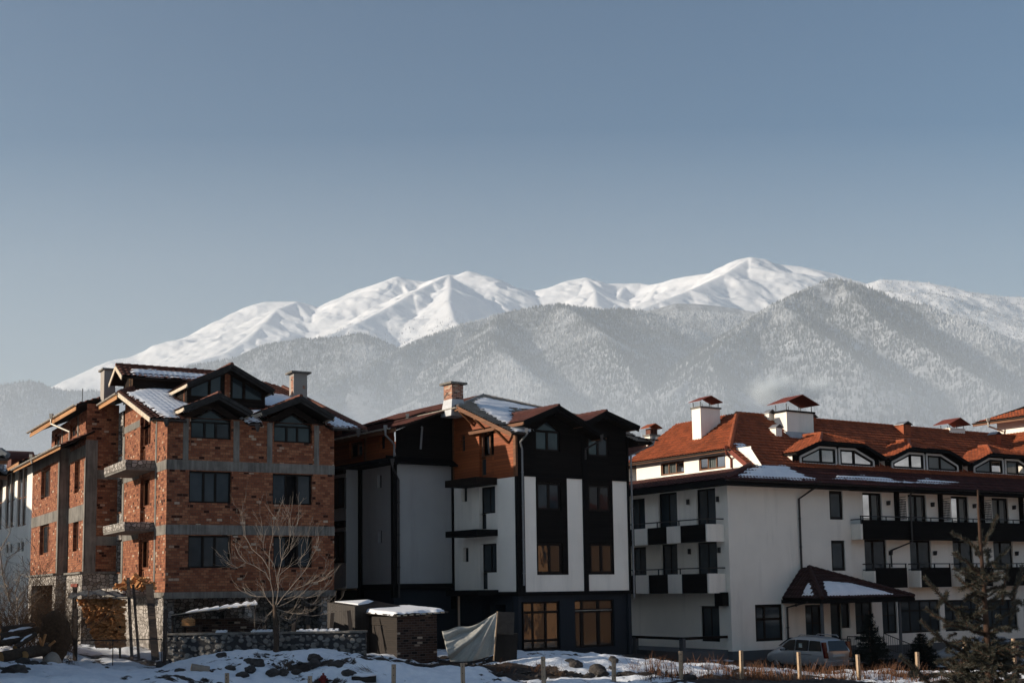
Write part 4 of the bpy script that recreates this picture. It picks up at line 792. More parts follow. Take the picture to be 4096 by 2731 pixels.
    pts = [pr(-.92, -.9), pr(8.15, -.9), pr(8.15, 3.2), pr(2.88, 6.71), pr(-.92, 3.62)]
    ro = tile_roof(p, f, [pr(-.92, .3), pr(8.15, .3), *pts[2:]], 'grey_shingle', **kw)
    for a_, b_ in ((-.92, -.02), (7.05, 8.15)): tile_roof(p, f, [pr(a_, -.9), pr(b_, -.9), pr(b_, .3), pr(a_, .3)], 'grey_shingle', 'eaves_roof', **kw)
    tile_roof(p, f, [(-.92, 3.62, 14.06), (-.95, 15.5, 14.0), (2.88, 15.5, 15.3), (2.88, 6.71, 15.3)], 'dark_tile', **kw)
    tile_roof(p, f, [(-3.95, 4.55, 12.88), (-4.3, 15.5, 12.88), (-.95, 15.5, 13.98), (-.92, 4.55, 14.0)], 'dark_tile', **kw)
    tile_roof(p, f, [(8.15, -.9, 12.3), (8.15, 15, 12.3), (2.88, 15.5, 15.25), (2.88, 6.71, 15.25)], 'dark_tile', **kw)
    sk = dict(cw=0, row=.22, amp=0.)
    roof_snow(ro, f, pts, [pr(*q) for q in [(-.2, 1.0), (.2, 3.6), (1.0, 5.0), (2.4, 6.1), (5.2, 4.6), (4.6, 3.9), (2.7, 3.9), (1.3, 1.8), (2.6, 1.5), (3., 1.), (1.6, .8), (.2, -.7), (-.6, -.75)]], th=.04, seed=23, rag=.33, scale=1.6, **sk)
    roof_snow(ro, f, pts, [pr(*q) for q in [(3.3, 2.2), (5.4, 3.0), (6.6, 2.8), (6.0, 1.3), (4.2, .8)]], th=.05, seed=29, rag=.3, **sk)
    ridge_cap(p, f.w(*pr(-.9, 3.62)), f.w(*pr(2.88, 6.71)), 'grey_shingle', .09); ridge_cap(p, f.w(*pr(2.88, 6.71)), f.w(*pr(8.15, 3.2)), 'grey_shingle', .08)
    gable_roof(p, f, -.3, 12.8, 1.85, 13.68, 4.85, 12.42, -1., 3.6, 'dark_tile', 'black_trim', 'brown_trim', cw=0); gable_roof(p, f, 3.55, 12.98, 5.0, 13.66, 7.2, 13.04, -.85, 3.4, 'dark_tile', 'black_trim', 'brown_trim', cw=0)
    m = MB(); m.beam(f.w(-.96, -.93, 12.12), f.w(-.96, 3.62, 13.95), .05, .2, f.t); m.beam(f.w(-.9, 3.6, 13.9), f.w(-.98, 15.4, 13.85), .05, .18); m.beam(f.w(-3.98, 4.5, 12.75), f.w(-4.3, 15.4, 12.75), .05, .18)
    m.each('verge_board', MT['brown_trim'], p)
    for d in (.6, 2.2, 3.5):
        m = MB(); m.beam(f.w(-.9, d, zr(d)-.22), f.w(0, d, zr(d)-.22), .12, .14, f.l); m.beam(f.w(-.86, d, zr(d)-.25), f.w(-.02, d, zr(d)-.9), .1, .1, f.l); m.build('roof_bracket', MT['brown_trim'], p)
    for s, z in ((1.85, 13.35), (5.0, 13.35)):
        m = MB(); m.box(f, s-.12, s+.12, -.85, -.02, z-.1, z+.08); m.build('purlin_end', MT['black_trim'], p)
    gutter(p, f.w(-1.02, 3.55, 13.98), f.w(-1.05, 8.2, 13.94)); gutter(p, f.w(-4.12, 4.9, 12.9), f.w(-4.4, 15.4, 12.86)); gutter(p, f.w(-1.0, -1.0, 12.25), f.w(-.2, -1.0, 12.25), 'dark_gutter'); gutter(p, f.w(7.0, -1.0, 12.45), f.w(8.3, -1.0, 12.42), 'dark_gutter')
    pipe(p, [f.w(-.1, -.95, 12.2), f.w(.02, -.3, 11.9), f.w(.25, -.12, 11.6), f.w(.25, -.12, 5.1)]); pipe(p, [f.w(8.05, -.98, 12.3), f.w(8.0, -.95, 12.15), f.w(7.22, -.12, 11.65), f.w(7.22, -.12, 4.4)])
    pipe(p, [f.w(4.55, -.98, 12.2), f.w(4.2, -.12, 11.8), f.w(4.2, -.12, 11.3)], .05, 'dark_gutter'); pipe(p, [f.w(-1.05, 8.1, 13.9), f.w(-1.05, 8.0, 13.7), f.w(-1.9, 5.35, 13.1), f.w(-2.0, 5.35, 12.0)], .055); pipe(p, [f.w(-4.2, 5.1, 12.75), f.w(-4.2, 5.1, 12.55), f.w(-3.58, 5.3, 12.15), f.w(-3.58, 5.3, 11.4)], .055)
    pipe(p, [f.w(-3.9, 4.95, 11.1), f.w(-3.9, 4.95, 10.95), f.w(-3.3, 5.36, 10.4), f.w(-3.3, 5.36, 4.6)], .055, 'dark_gutter')
    c = chimney(p, f, -.98, -.3, 4.0, 4.75, 13.7, 15.22, 'small_brick', 'concrete', .16, .1); m = MB(); m.hexa([f.w(*q) for q in [(-1.12, 3.9, 13.6), (-.2, 3.9, 13.6), (-.2, 4.85, 13.6), (-1.12, 4.85, 13.6), (-.99, 3.99, 14.45), (-.29, 3.99, 14.45), (-.29, 4.76, 14.45), (-.99, 4.76, 14.45)]]); m.build('flashing', MT['lead_flashing'], c)
timber_house()
# ------------------------------------------------------------------ the white hotel
Cf = Frame(2920, 2300, 69, 57.2)
hC = thing('hotel_building', 'white four storey hotel with red tiled mansard roof, arched dormers and black balconies', 'hotel', Cf.w(8, 3, .5))
def hotel():
    p = hC; f = Cf; wp, bt, g, fm, dc = MT['cream_plaster'], MT['black_trim'], MT['glass'], MT['window_dark'], MT['dark_cladding']
    END = 34.
    hF = [(7.9, 9.02, 8.68, 10.36), (7.9, 9.04, 5.72, 7.47), (1.76, 3.84, 1.88, 3.89)]
    dr1 = [(10.82+4.0*k, 12.74+4.02*k, 4.95, 7.54) for k in range(6)]; dr2 = [(10.82+4.03*k, 12.5+4.03*k, 7.9, 10.34) for k in range(6)]
    gw = [(13.74, 17.31, 1.95, 3.92), (17.75, 21.2, 1.94, 3.86), (21.63, 24.94, 1.92, 3.8), (25.6, 29, 1.92, 3.8)]
    ent = [(7.62, 8.5, 1.0, 3.86), (8.5, 9.22, 2.42, 3.86), (9.8, 11.25, 2.02, 3.9), (12.1, 13.4, 1.98, 3.94), (5.6, 6.9, 1.5, 3.8)]
    m = MB(); wall(m, f, 'F', 0, 0, 9.6, 1.3, 10.7, hF+[h for h in ent if h[1] < 9.6], .2); wall(m, f, 'F', .12, 9.6, END, 1.3, 10.7, dr1+dr2+gw+[h for h in ent if h[0] > 9.6], .22)
    sd = [(.98, 2.6, 7.8, 10.36), (4.25, 5.95, 7.8, 10.36), (.98, 2.66, 4.9, 7.4), (4.35, 5.8, 4.9, 7.4), (.97, 2.53, 1.9, 3.85), (7.2, 8.6, 7.8, 10.2), (7.2, 8.6, 4.9, 7.3)]
    wall(m, f, 'D', 0, 0, 11, 1.3, 10.7, sd, .2); wall(m, f, 'F', 11, 0, END, .3, 10.7); wall(m, f, 'D', END, .12, 11, .3, 10.7)
    m.build('rendered_wall', wp, p)
    m = MB(); wall(m, f, 'F', -.03, -.03, 9.6, .2, 1.42); wall(m, f, 'D', -.03, -.03, 11, .2, 1.42); wall(m, f, 'F', .09, 9.6, END, .2, 1.3); m.each('stone_plinth', MT['grey_plaster'], p)
    for i, h in enumerate(hF): window(p, f, 'F', 0, h, 1 if i < 2 else [.36], (1.0,) if i < 2 else (.6, 1), fw=.16, dep=.08, fmat=fm, gmat=g, div=.14, curtain=[(.5, .95)] if i == 2 else None)
    for k, h in enumerate(dr1): window(p, f, 'F', .12, h, [.42], fw=.13, dep=.1, fmat=fm, gmat=g, name='balcony_door', div=.16)
    for k, h in enumerate(dr2): window(p, f, 'F', .12, h, [.48], fw=.13, dep=.1, fmat=fm, gmat=MT['clear_glass'], name='balcony_door', div=.16, curtain=[(.05, .5), (.52, .95)])
    for h in gw: window(p, f, 'F', .12, h, [.26, .52, .78], (.68, 1), fw=.12, dep=.1, fmat=fm, gmat=g, div=.1, curtain=[(.05, .4)])
    for i, h in enumerate(ent): window(p, f, 'F', 0 if h[1] < 9.6 else .12, h, 1 if i < 2 else 2, (1.,) if i < 2 else (.55, 1), fw=.12, dep=.1, fmat=fm, gmat=g, name='entrance_door' if i in (0, 4) else 'window')
    for h in sd: window(p, f, 'D', 0, h, 2, fw=.12, dep=.12, fmat=fm, gmat=g, name='balcony_door' if h[2] > 4 else 'window', curtain=[(.1, .5)])
    # flank balconies
    for z0, z1, zr in ((7.37, 8.3, 8.62), (4.58, 5.62, 5.95)):
        m = MB(); m.box(f, -1.2, -.02, .4, 9.5, z0, z0+.14); b = m.build('balcony', wp, p)
        m = MB(); m.box(f, -1.25, -.02, .33, .45, z0-.02, z1)
        for d in (2.58, 5.5, 8.4): m.box(f, -1.27, -1.1, d, d+1.15, z0-.02, z1)
        m.each('white_parapet', wp, b)
        m = MB()
        for d in (.45, 3.73, 6.65): m.box(f, -1.22, -1.14, d, d+(2.13 if d < 1 else 1.75), z0-.02, z1)
        m.each('wooden_parapet', dc, b)
        m = MB(); m.box(f, -1.24, -1.16, .33, 9.5, zr-.06, zr); m.box(f, -1.24, -.02, .34, .42, zr-.06, zr)
        for d in (.36, 2.7, 4.6, 6.6, 8.4): m.box(f, -1.22, -1.17, d, d+.05, z1, zr)
        m.build('hand_rail', MT['dark_steel'], b)
    m = MB()
    for z in (6.9, 9.7):
        for d in (.72, 3.2): m.box(f, -.16, -.02, d-.06, d+.06, z-.15, z+.15)
    m.each('wall_lamp', MT['dark_steel'], p)
    # front long balcony on the second floor
    e = -.72
    m = MB(); m.box(f, 9.64, END, e, .1, 7.55, 7.7); b = m.build('balcony', wp, p)
    m = MB(); m.box(f, 9.62, 9.76, e-.03, .1, 7.52, 8.42); m.each('white_parapet', wp, b)
    m = MB(); m.box(f, 9.76, END, e-.05, e+.03, 7.5, 8.66); m.each('wooden_parapet', dc, b)
    m = MB(); m.box(f, 9.62, END, e-.05, e+.02, 8.84, 8.9); m.box(f, 9.64, 9.72, e, .1, 8.66, 8.72); m.box(f, 9.64, 9.7, e-.04, e+.02, 8.4, 8.9)
    for k in range(13): m.box(f, 9.8+2*k, 9.85+2*k, e-.03, e+.01, 8.66, 8.88)
    m.build('hand_rail', MT['dark_steel'], b)
    for k in range(6):
        s = 13.9+4.03*k; m = MB(); m.box(f, s-.32, s+.02, -.02, .14, 7.7, 10.5); m.build('wooden_post', dc, p)
        m = MB(); a = Vector(f.w(s-.2, .08, 8.7)); 
        for i in range(8): m.beam(f.w(s-.2, .05-i*.1, 8.75), f.w(s-.2, .05-i*.1, 10.2-.05*i), .03, .03)
        for i in range(10): m.beam(f.w(s-.2, .05, 8.8+i*.145), f.w(s-.2, -.68, 8.8+i*.145), .03, .03)
        m.build('lattice_screen', MT['dark_wood'], p)
        for z in (6.75, 9.75): m = MB(); m.box(f, s-1.0, s-.88, -.02, .12, z-.13, z+.13); m.tube([f.w(s-.94, -.04, z-.12), f.w(s-.94, -.04, z+.14)], [.07, .1], 8); m.each('wall_lamp', MT['dark_steel'], p)
    for k in range(6):
        s = 10.62+4.0*k
        m = MB(); m.box(f, s, s+2.75, e, .1, 4.72, 4.86); b = m.build('balcony', wp, p)
        m = MB(); m.box(f, s-.06, s+.06, e-.04, .1, 4.69, 5.68); m.each('white_parapet', wp, b)
        m = MB(); m.box(f, s+.06, s+2.78, e-.05, e+.03, 4.68, 5.86); m.box(f, s+2.72, s+2.78, e+.03, .1, 4.7, 5.86); m.each('wooden_parapet', dc, b)
        m = MB(); m.box(f, s-.06, s+2.78, e-.05, e, 6.06, 6.12); m.box(f, s-.05, s, e, .1, 6.06, 6.12); m.box(f, s-.06, s, e-.04, e+.02, 5.7, 6.1); m.box(f, s+2.7, s+2.76, e-.04, e+.02, 5.86, 6.1); m.box(f, s+1.3, s+1.36, e-.04, e+.02, 5.86, 6.1); m.box(f, s-.05, s-.01, e, .1, 5.72, 5.78); m.build('hand_rail', MT['dark_steel'], b)
    # downpipes
    pipe(p, [f.w(6.2, -.9, 10.5), f.w(5.9, -.7, 10.35), f.w(5.35, -.1, 9.8), f.w(5.35, -.1, 5.2)], .06, 'dark_gutter'); pipe(p, [f.w(14.2, -.9, 10.5), f.w(13.9, -.85, 10.2), f.w(13.9, -.85, 7.4), f.w(12.95, -.02, 6.9), f.w(12.95, -.02, 5.9)], .06, 'dark_gutter', funnel=False)
    pipe(p, [f.w(3.8, -2., 4.0), f.w(4.1, -.1, 3.7), f.w(4.1, -.1, 1.0)], .06, 'dark_gutter', funnel=False)
    # roof: front plane, left skirt, attic flank, upper left hip
    T = .72; zr = lambda d: 10.67+T*(d+1.0); kw = dict(cw=.24, row=.36, amp=.05)
    pr = lambda s, d: (s, d, zr(d)); ap = f.pl(2948, 1654, (0, -1, 10.67), (0, -T, 1)); rg = f.pl(3930, 1745, (0, -1, 10.67), (0, -T, 1))
    AD = ap[1]; az = ap[2]
    pts = [pr(-1., -1.05), pr(END+.5, -1.05), pr(END+.5, AD), (ap[0], AD, az), pr(2.0, 1.85), pr(2.0, .35)]
    r1 = tile_roof(p, f, [pr(2.0, .35), pr(END+.5, .35), pr(END+.5, AD), (ap[0], AD, az), pr(2.0, 1.85)], 'terracotta', **kw)
    r2 = tile_roof(p, f, [pr(-1., -1.05), pr(END+.5, -1.05), pr(END+.5, .35), pr(2.0, .35)], 'dark_tile', 'skirt_roof', **kw)
    tile_roof(p, f, [(-1.0, -1.05, 10.66), (-1.0, 11.5, 10.66), (2.45, 11.5, 11.6), (2.45, .4, 11.6)], 'dark_tile', 'skirt_roof', **kw)
    m = MB(); hw = [(2.75, 5.05, 11.72, 12.5), (6.4, 8.6, 11.72, 12.5)]
    wall(m, f, 'D', 2.45, .6, 11, 11.5, 12.75, hw, .15); m.poly(f.w(2.45, .6, 11.6), f.w(2.45, .6, 12.6), f.w(2.45, -.2, 11.6)); m.build('attic_wall', wp, p)
    for h in hw: window(p, f, 'D', 2.45, h, [.36, .68], fw=.1, dep=.06, fmat=MT['brown_trim'], gmat=MT['clear_glass'], name='attic_window', curtain=[(.02, .3), (.36, .66), (.7, .98)])
    tile_roof(p, f, [(1.95, 1.75, 12.72), (1.95, 11.5, 12.72), (ap[0], 11.5, az), (ap[0], AD, az)], 'terracotta', **kw)
    tile_roof(p, f, [(ap[0], AD, az), (END+.5, AD, az), (END+.5, 11.5, 11), (ap[0], 11.5, 11)], 'terracotta', cw=0)
    ridge_cap(p, f.w(*pr(2.0, 1.85)), f.w(ap[0], AD, az), 'terracotta', .15); ridge_cap(p, f.w(ap[0], AD, az+.02), f.w(END, AD, az+.02), 'terracotta', .13); ridge_cap(p, f.w(-1., -1.05, 10.72), f.w(2.1, .35, 11.68), 'dark_tile', .13)
    m = MB(); m.beam(f.w(1.95, .3, 11.5), f.w(1.95, 1.85, 12.62), .06, .26, f.t); m.build('verge_board', MT['rust_sheet'], p)
    m = MB(); m.beam(f.w(1.9, 1.8, 12.62), f.w(1.9, 11.5, 12.62), .06, .14); m.build('eaves_board', MT['brown_trim'], p); gutter(p, f.w(1.85, 1.7, 12.68), f.w(1.85, 11.5, 12.66), 'dark_gutter'); pipe(p, [f.w(1.85, 2.0, 12.6), f.w(1.9, 2.05, 12.45), f.w(2.38, 2.2, 12.2), f.w(2.38, 2.2, 11.65)], .06, 'rust_sheet')
    m = MB(); m.beam(f.w(-1.02, -1.06, 10.5), f.w(END, -1.06, 10.5), .06, .26); m.beam(f.w(-1.02, -1.06, 10.5), f.w(-1.02, 11.5, 10.5), .06, .26); m.build('eaves_board', bt, p)
    m = MB(); m.hexa([f.w(*q) for q in [(-1, -1, 10.4), (END, -1, 10.4), (END, .1, 10.4), (-1, .1, 10.4), (-1, -1, 10.44), (END, -1, 10.44), (END, .1, 10.44), (-1, .1, 10.44)]]); m.hexa([f.w(*q) for q in [(-1, .1, 10.4), (.0, .1, 10.4), (.0, 11, 10.4), (-1, 11, 10.4), (-1, .1, 10.44), (0, .1, 10.44), (0, 11, 10.44), (-1, 11, 10.44)]]); m.build('soffit', dc, p)
    gutter(p, f.w(-1.1, -1.14, 10.62), f.w(END, -1.14, 10.6), 'dark_gutter')
    sk = dict(cw=.24, row=.36, amp=.05)
    S = lambda *uv: [f.pl(u, v, (0, -1, 10.67), (0, -T, 1)) for u, v in uv]
    roof_snow(r2, f, pts, S((2935, 1905), (3010, 1868), (3050, 1857), (3150, 1862), (3170, 1880), (3230, 1905), (3275, 1918), (3200, 1920), (3000, 1910)), th=.05, seed=31, rag=.12, scale=1.8, **sk)
    roof_snow(r2, f, pts, S((3325, 1915), (3350, 1902), (3420, 1900), (3520, 1905), (3570, 1918), (3650, 1926), (3700, 1912), (3750, 1918), (3850, 1930), (3790, 1936), (3640, 1934), (3560, 1930), (3420, 1920)), th=.05, seed=33, rag=.15, scale=1.8, **sk)
    roof_snow(r1, f, pts, S((2935, 1775), (2970, 1772), (3010, 1798), (3020, 1828), (2990, 1825), (2955, 1800)), th=.05, seed=35, rag=.12, scale=1.8, **sk)
    roof_snow(r1, f, pts, S((3245, 1728), (3330, 1738), (3320, 1746), (3250, 1742)), th=.05, seed=37, rag=.1, scale=1.8, **sk)
    # dormers: low gables with clipped tops, two raked lights each
    for k in range(4):
        o = .9; of = .4; ctr = 9.65+7.87*k; zb = 11.97; zk, ze = 13.28, 12.56; za = 13.98
        cl = MB(); cl.poly(*[f.w(ctr+a, o+.02, z-.06) for a, z in ((-3.7, ze), (-1.9, zk), (1.9, zk), (3.7, ze))], f.w(ctr+3.7, o+.02, 11.9), f.w(ctr-3.7, o+.02, 11.9)); cl.build('dormer_front', bt, p)
        for sg in (-1, 1):
            tile_roof(p, f, [(ctr+sg*3.85, of, ze-.02), (ctr+sg*1.9, of, zk), (ctr, 2.05, za), (ctr, 3.7, za), (ctr+sg*3.85, 1.75, ze-.02)], 'terracotta', 'dormer_roof', cw=.24, row=.33, amp=.045)
            ridge_cap(p, f.w(ctr+sg*1.9, of, zk+.05), f.w(ctr, 2.05, za+.05), 'terracotta', .11, .33)
        tile_roof(p, f, [(ctr-1.9, of, zk), (ctr+1.9, of, zk), (ctr, 2.05, za)], 'terracotta', 'dormer_roof', cw=.24, row=.33, amp=.045)
        ridge_cap(p, f.w(ctr, 2.0, za+.05), f.w(ctr, 3.6, za+.05), 'terracotta', .12, .33)
        m = MB()
        for (a0, z0), (a1, z1) in (((-3.85, ze), (-1.9, zk)), ((-1.9, zk), (1.9, zk)), ((1.9, zk), (3.85, ze))):
            m.beam(f.w(ctr+a0, of+.02, z0-.1), f.w(ctr+a1, of+.02, z1-.1), .05, .2, f.l); m.hexa([f.w(ctr+a, dd, z+c) for c in (-.16, -.1) for a, z, dd in ((a0, z0, of+.05), (a1, z1, of+.05), (a1, z1, o+.3), (a0, z0, o+.3))])
        m.build('bargeboard', bt, p)
        for sg in (-1, 1):
            rf = [(sg*.14, zb), (sg*3.1, zb), (sg*3.1, 12.36), (sg*1.5, 12.99), (sg*.14, 12.99)]
            def strip(mb, pa, pb, w_, dd): mb.beam(f.w(ctr+pa[0], o+dd, pa[1]), f.w(ctr+pb[0], o+dd, pb[1]), .08, w_, f.l)
            m = MB()
            for i in range(5): strip(m, rf[i], rf[(i+1) % 5], .12, -.06)
            wf = m.build('window', MT['white_trim'], p)
            rin = [(sg*.27, zb+.12), (sg*2.96, zb+.12), (sg*2.96, 12.3), (sg*1.46, 12.88), (sg*.27, 12.88)]
            m = MB(); m.beam(f.w(ctr+sg*1.4, o-.05, zb+.05), f.w(ctr+sg*1.4, o-.05, 12.9), .1, .1, f.t)
            for i in range(5): strip(m, rin[i], rin[(i+1) % 5], .1, -.045)
            m.build('sash', fm, wf)
            zt_ = lambda x: 12.86 if x < 1.46 else 12.86-.38*(x-1.46)
            for qa, qb in ((.3, 1.34), (1.47, 2.92)):
                m = MB(); m.poly(f.w(ctr+sg*qa, o-.025, zb+.13), f.w(ctr+sg*qb, o-.025, zb+.13), f.w(ctr+sg*qb, o-.025, zt_(qb)), f.w(ctr+sg*qa, o-.025, zt_(qa))); m.build('pane', MT['clear_glass'], wf)
            m = MB(); n = 30
            for i in range(n):
                x0, x1 = .3+2.62*i/n, .3+2.62*(i+1)/n; m.poly(*[f.w(ctr+sg*x, o-.003+.004*math.sin(x*19), z) for x, z in ((x0, zb+.13), (x1, zb+.13), (x1, zt_(x1)), (x0, zt_(x0)))])
            m.build('curtain', MT['curtain'], wf)
        for dx in (-3.7, 3.7): m = MB(); m.poly(f.w(ctr+dx, o, 11.9), f.w(ctr+dx, o, ze), f.w(ctr+dx, 1.9, ze)); m.build('dormer_cheek', MT['cream_plaster'], p)
    # chimneys
    c = chimney(p, f, 3.62, 5.2, 6.1, 6.9, 13.2, 15.72, 'cream_plaster', 'concrete', .07, .1); canopy_cap(c, f, 3.62, 5.2, 6.1, 6.9, 15.82, .3, .36, .14)
    c = chimney(p, f, 8.6, 10.9, 3.85, 4.9, 13.4, 15.52, 'cream_plaster', 'black_trim', .1, .1); canopy_cap(c, f, 8.6, 10.9, 3.85, 4.9, 15.62, .42, .55, .3)
    m = MB(); m.slab([f.w(8.3, 3.3, 13.82), f.w(11.1, 3.3, 13.82), f.w(11.1, 3.84, 14.25), f.w(8.3, 3.84, 14.25)], Vector((0, 0, .05))); m.build('flashing', MT['lead_flashing'], c)
    c = chimney(p, f, 26.0, 27.6, AD-.2, AD+.7, 14.6, az+.18, 'cream_plaster', 'cream_plaster', .05, .04); canopy_cap(c, f, 26.0, 27.6, AD-.2, AD+.7, az+.22, .26, .45, .3)
    for (s, d, w_, h_) in ((7.2, 3.4, .5, .55), (8.35, 5.1, .45, .5), (20.2, AD-1., .75, .75), (29.6, AD-1.2, .6, .7), (11.9, AD-.6, .5, .5)):
        m = MB(); z = zr(d); m.box(f, s, s+w_, d, d+w_, z-.4, z+h_); v = m.build('roof_vent', MT['cream_plaster'] if s < 10 else MT['terracotta'], p)
        m = MB(); m.slab([f.w(s-.1, d-.1, z+h_), f.w(s-.1, d+w_, z+h_), f.w(s+w_/2, d+w_, z+h_+.22), f.w(s+w_/2, d-.1, z+h_+.22)], Vector((0, 0, .03))); m.slab([f.w(s+w_/2, d-.1, z+h_+.22), f.w(s+w_/2, d+w_, z+h_+.22), f.w(s+w_+.1, d+w_, z+h_), f.w(s+w_+.1, d-.1, z+h_)], Vector((0, 0, .03))); m.build('vent_cover', MT['tin'], v)
    # porch
    sl, sr, pd, ze = 3.8, 11.2, -3.05, 4.18; apx = (5.35, -.1, 5.92); rr = (7.6, -.1, 5.75)
    kw2 = dict(cw=.24, row=.34, amp=.045)
    pf = [(sl, pd, ze), (sr, pd, ze), (5.4, -.6, 5.9)]
    a = tile_roof(p, f, pf, 'porch_tile', 'porch_roof', **kw2); tile_roof(p, f, [(sl, pd, ze), (sl, .0, ze+.05), (5.4, .0, 5.9), (5.4, -.6, 5.9)], 'porch_tile', 'porch_roof', **kw2); tile_roof(p, f, [(sr, pd, ze), (sr, 0, ze), (5.4, 0, 5.9), (5.4, -.6, 5.9)], 'porch_tile', 'porch_roof', **kw2)
    roof_snow(a, f, pf, [(sl+.2, pd+.05, ze), (sr-.45, pd+.05, ze), (sr-1.9, pd+.8, ze), (7.2, pd+1.75, ze), (5.25, pd+2.0, ze)], th=.12, seed=41, rag=.07, scale=1.6, cw=.24, row=9., amp=.03)
    roof_snow(a, f, [(sl, pd, ze), (sl, .0, ze), (5.4, .0, 5.9), (5.4, -.6, 5.9)], [(sl, pd+.2, ze), (sl, -1.2, ze), (4.5, -1.2, 4.9), (4.7, -1.35, 5.1)], th=.08, seed=42, rag=.1, cw=.24, row=9., amp=.03)
    ridge_cap(a, f.w(sl, pd, ze+.05), f.w(5.4, -.6, 5.93), 'porch_tile', .12); ridge_cap(a, f.w(sr, pd, ze+.05), f.w(5.4, -.6, 5.93), 'porch_tile', .12)
    m = MB(); m.beam(f.w(sl, pd, ze-.15), f.w(sr, pd, ze-.15), .08, .22); m.beam(f.w(sl, pd, ze-.15), f.w(sl, 0, ze-.15), .08, .22); m.beam(f.w(sr, pd, ze-.15), f.w(sr, 0, ze-.15), .08, .22); m.box(f, sl+.05, sr-.05, pd+.05, 0, ze-.12, ze-.08); m.build('porch_beam', bt, p)
    for s in (4.1, sr-.9): m = MB(); m.tube([f.w(s, pd+.35, .6), f.w(s, pd+.35, ze-.2)], .09, 10); m.build('porch_column', MT['grey_plaster'], p)
    m = MB(); m.box(f, sl+.1, sr-.3, pd+.2, .0, .3, 1.0); m.build('porch_floor', MT['grey_plaster'], p)
    def rail(pts, z0, h):
        m = MB(); pts = [Vector(q) for q in pts]
        for a_, b_ in zip(pts[:-1], pts[1:]):
            up_ = Vector((0, 0, h)); m.beam(a_+up_, b_+up_, .05, .05); m.beam(a_+up_*.12, b_+up_*.12, .03, .03); L = (b_-a_).length; n = max(2, int(L/.13))
            for i in range(n+1): q = a_.lerp(b_, i/n); m.beam(q, q+up_, .05 if i in (0, n) else .02, .05 if i in (0, n) else .02)
        return m.build('porch_railing', MT['dark_steel'], p)
    rail([f.w(4.3, -2.6, 1.), f.w(6.3, -2.6, 1.)], 1, .95); rail([f.w(8.6, -2.6, 1.), f.w(8.6, -.3, 1.)], 1, .95); rail([f.w(10.4, -1.4, 1.2), f.w(12.0, -2.4, .4)], 1, .9)
    m = MB(); abox(m, f, 'D', 0, .15, .75, 3.86, 4.6, -.5, -.02); m.build('air_conditioner', bt, p)
    # terrace in the shade of the flank
    m = MB(); m.box(f, -3.2, -.04, .3, 9.5, .3, 1.5); te = m.build('terrace', MT['grey_plaster'], p)
    m = MB(); m.box(f, -3.3, -3.1, .2, .5, .3, 2.2); m.box(f, -3.3, -3.1, 4.2, 4.5, .3, 2.2); m.each('terrace_pier', MT['grey_plaster'], te)
    m = MB(); m.beam(f.w(-3.2, .3, 2.2), f.w(-3.2, 9.4, 2.2), .16, .14); m.beam(f.w(-3.2, .3, 2.2), f.w(-.1, .3, 2.2), .16, .14); m.build('terrace_rail', MT['dark_wood'], te)
hotel()
# ------------------------------------------------------------------ neighbouring houses
def plain_house(name, label, fr, L, Dp, z0, ze, rise, wmat, rmat, wf=(), wd=(), over=.7, hip=True, cw=.24, cat='house', glass='glass', ridge_s=None, trim='brown_trim'):
    t = thing(name, label, cat, fr.w(L/2, Dp/2, z0))
    m = MB(); wall(m, fr, 'F', 0, 0, L, z0, ze, wf, .2); wall(m, fr, 'D', 0, 0, Dp, z0, ze, wd, .2); wall(m, fr, 'F', Dp, 0, L, z0, ze); wall(m, fr, 'D', L, 0, Dp, z0, ze); m.build('wall', MT[wmat], t)
    for h in wf: window(t, fr, 'F', 0, h, 2, fw=.1, dep=.1, fmat=MT[trim], gmat=MT[glass])
    for h in wd: window(t, fr, 'D', 0, h, 1, fw=.1, dep=.1, fmat=MT[trim], gmat=MT[glass])
    o = over; i = Dp/2 if hip else -o; zr = ze+rise; r0, r1 = (fr, i), (fr, L-i)
    A0, A1, B0, B1, R0, R1 = (-o, -o, ze), (L+o, -o, ze), (L+o, Dp+o, ze), (-o, Dp+o, ze), (i, Dp/2, zr), (L-i, Dp/2, zr)
    kw = dict(cw=cw, row=.36, amp=.045)
    f = tile_roof(t, fr, [A0, A1, R1, R0], rmat, **kw); tile_roof(t, fr, [B0, B1, R1, R0], rmat, **kw)
    if hip: tile_roof(t, fr, [A0, B0, R0], rmat, **kw); tile_roof(t, fr, [A1, B1, R1], rmat, **kw)
    for a, b in ((A0, R0), (A1, R1), (B0, R0), (B1, R1))[:4 if hip else 0]: ridge_cap(t, fr.w(*a)+Vector((0, 0, .05)), fr.w(*b)+Vector((0, 0, .05)), rmat, .12)
    ridge_cap(t, fr.w(*R0)+Vector((0, 0, .05)), fr.w(*R1)+Vector((0, 0, .05)), rmat, .12)
    m = MB(); m.beam(fr.w(*A0)-Vector((0, 0, .14)), fr.w(*A1)-Vector((0, 0, .14)), .05, .18); m.beam(fr.w(*A0)-Vector((0, 0, .14)), fr.w(*B0)-Vector((0, 0, .14)), .05, .18); m.build('eaves_board', MT[trim], t)
    gutter(t, fr.w(-o, -o-.08, ze-.05), fr.w(L+o, -o-.08, ze-.05), 'dark_gutter'); gutter(t, fr.w(-o-.08, -o, ze-.05), fr.w(-o-.08, Dp+o, ze-.05), 'gutter_metal')
    return t, f, (A0, A1, R1, R0)
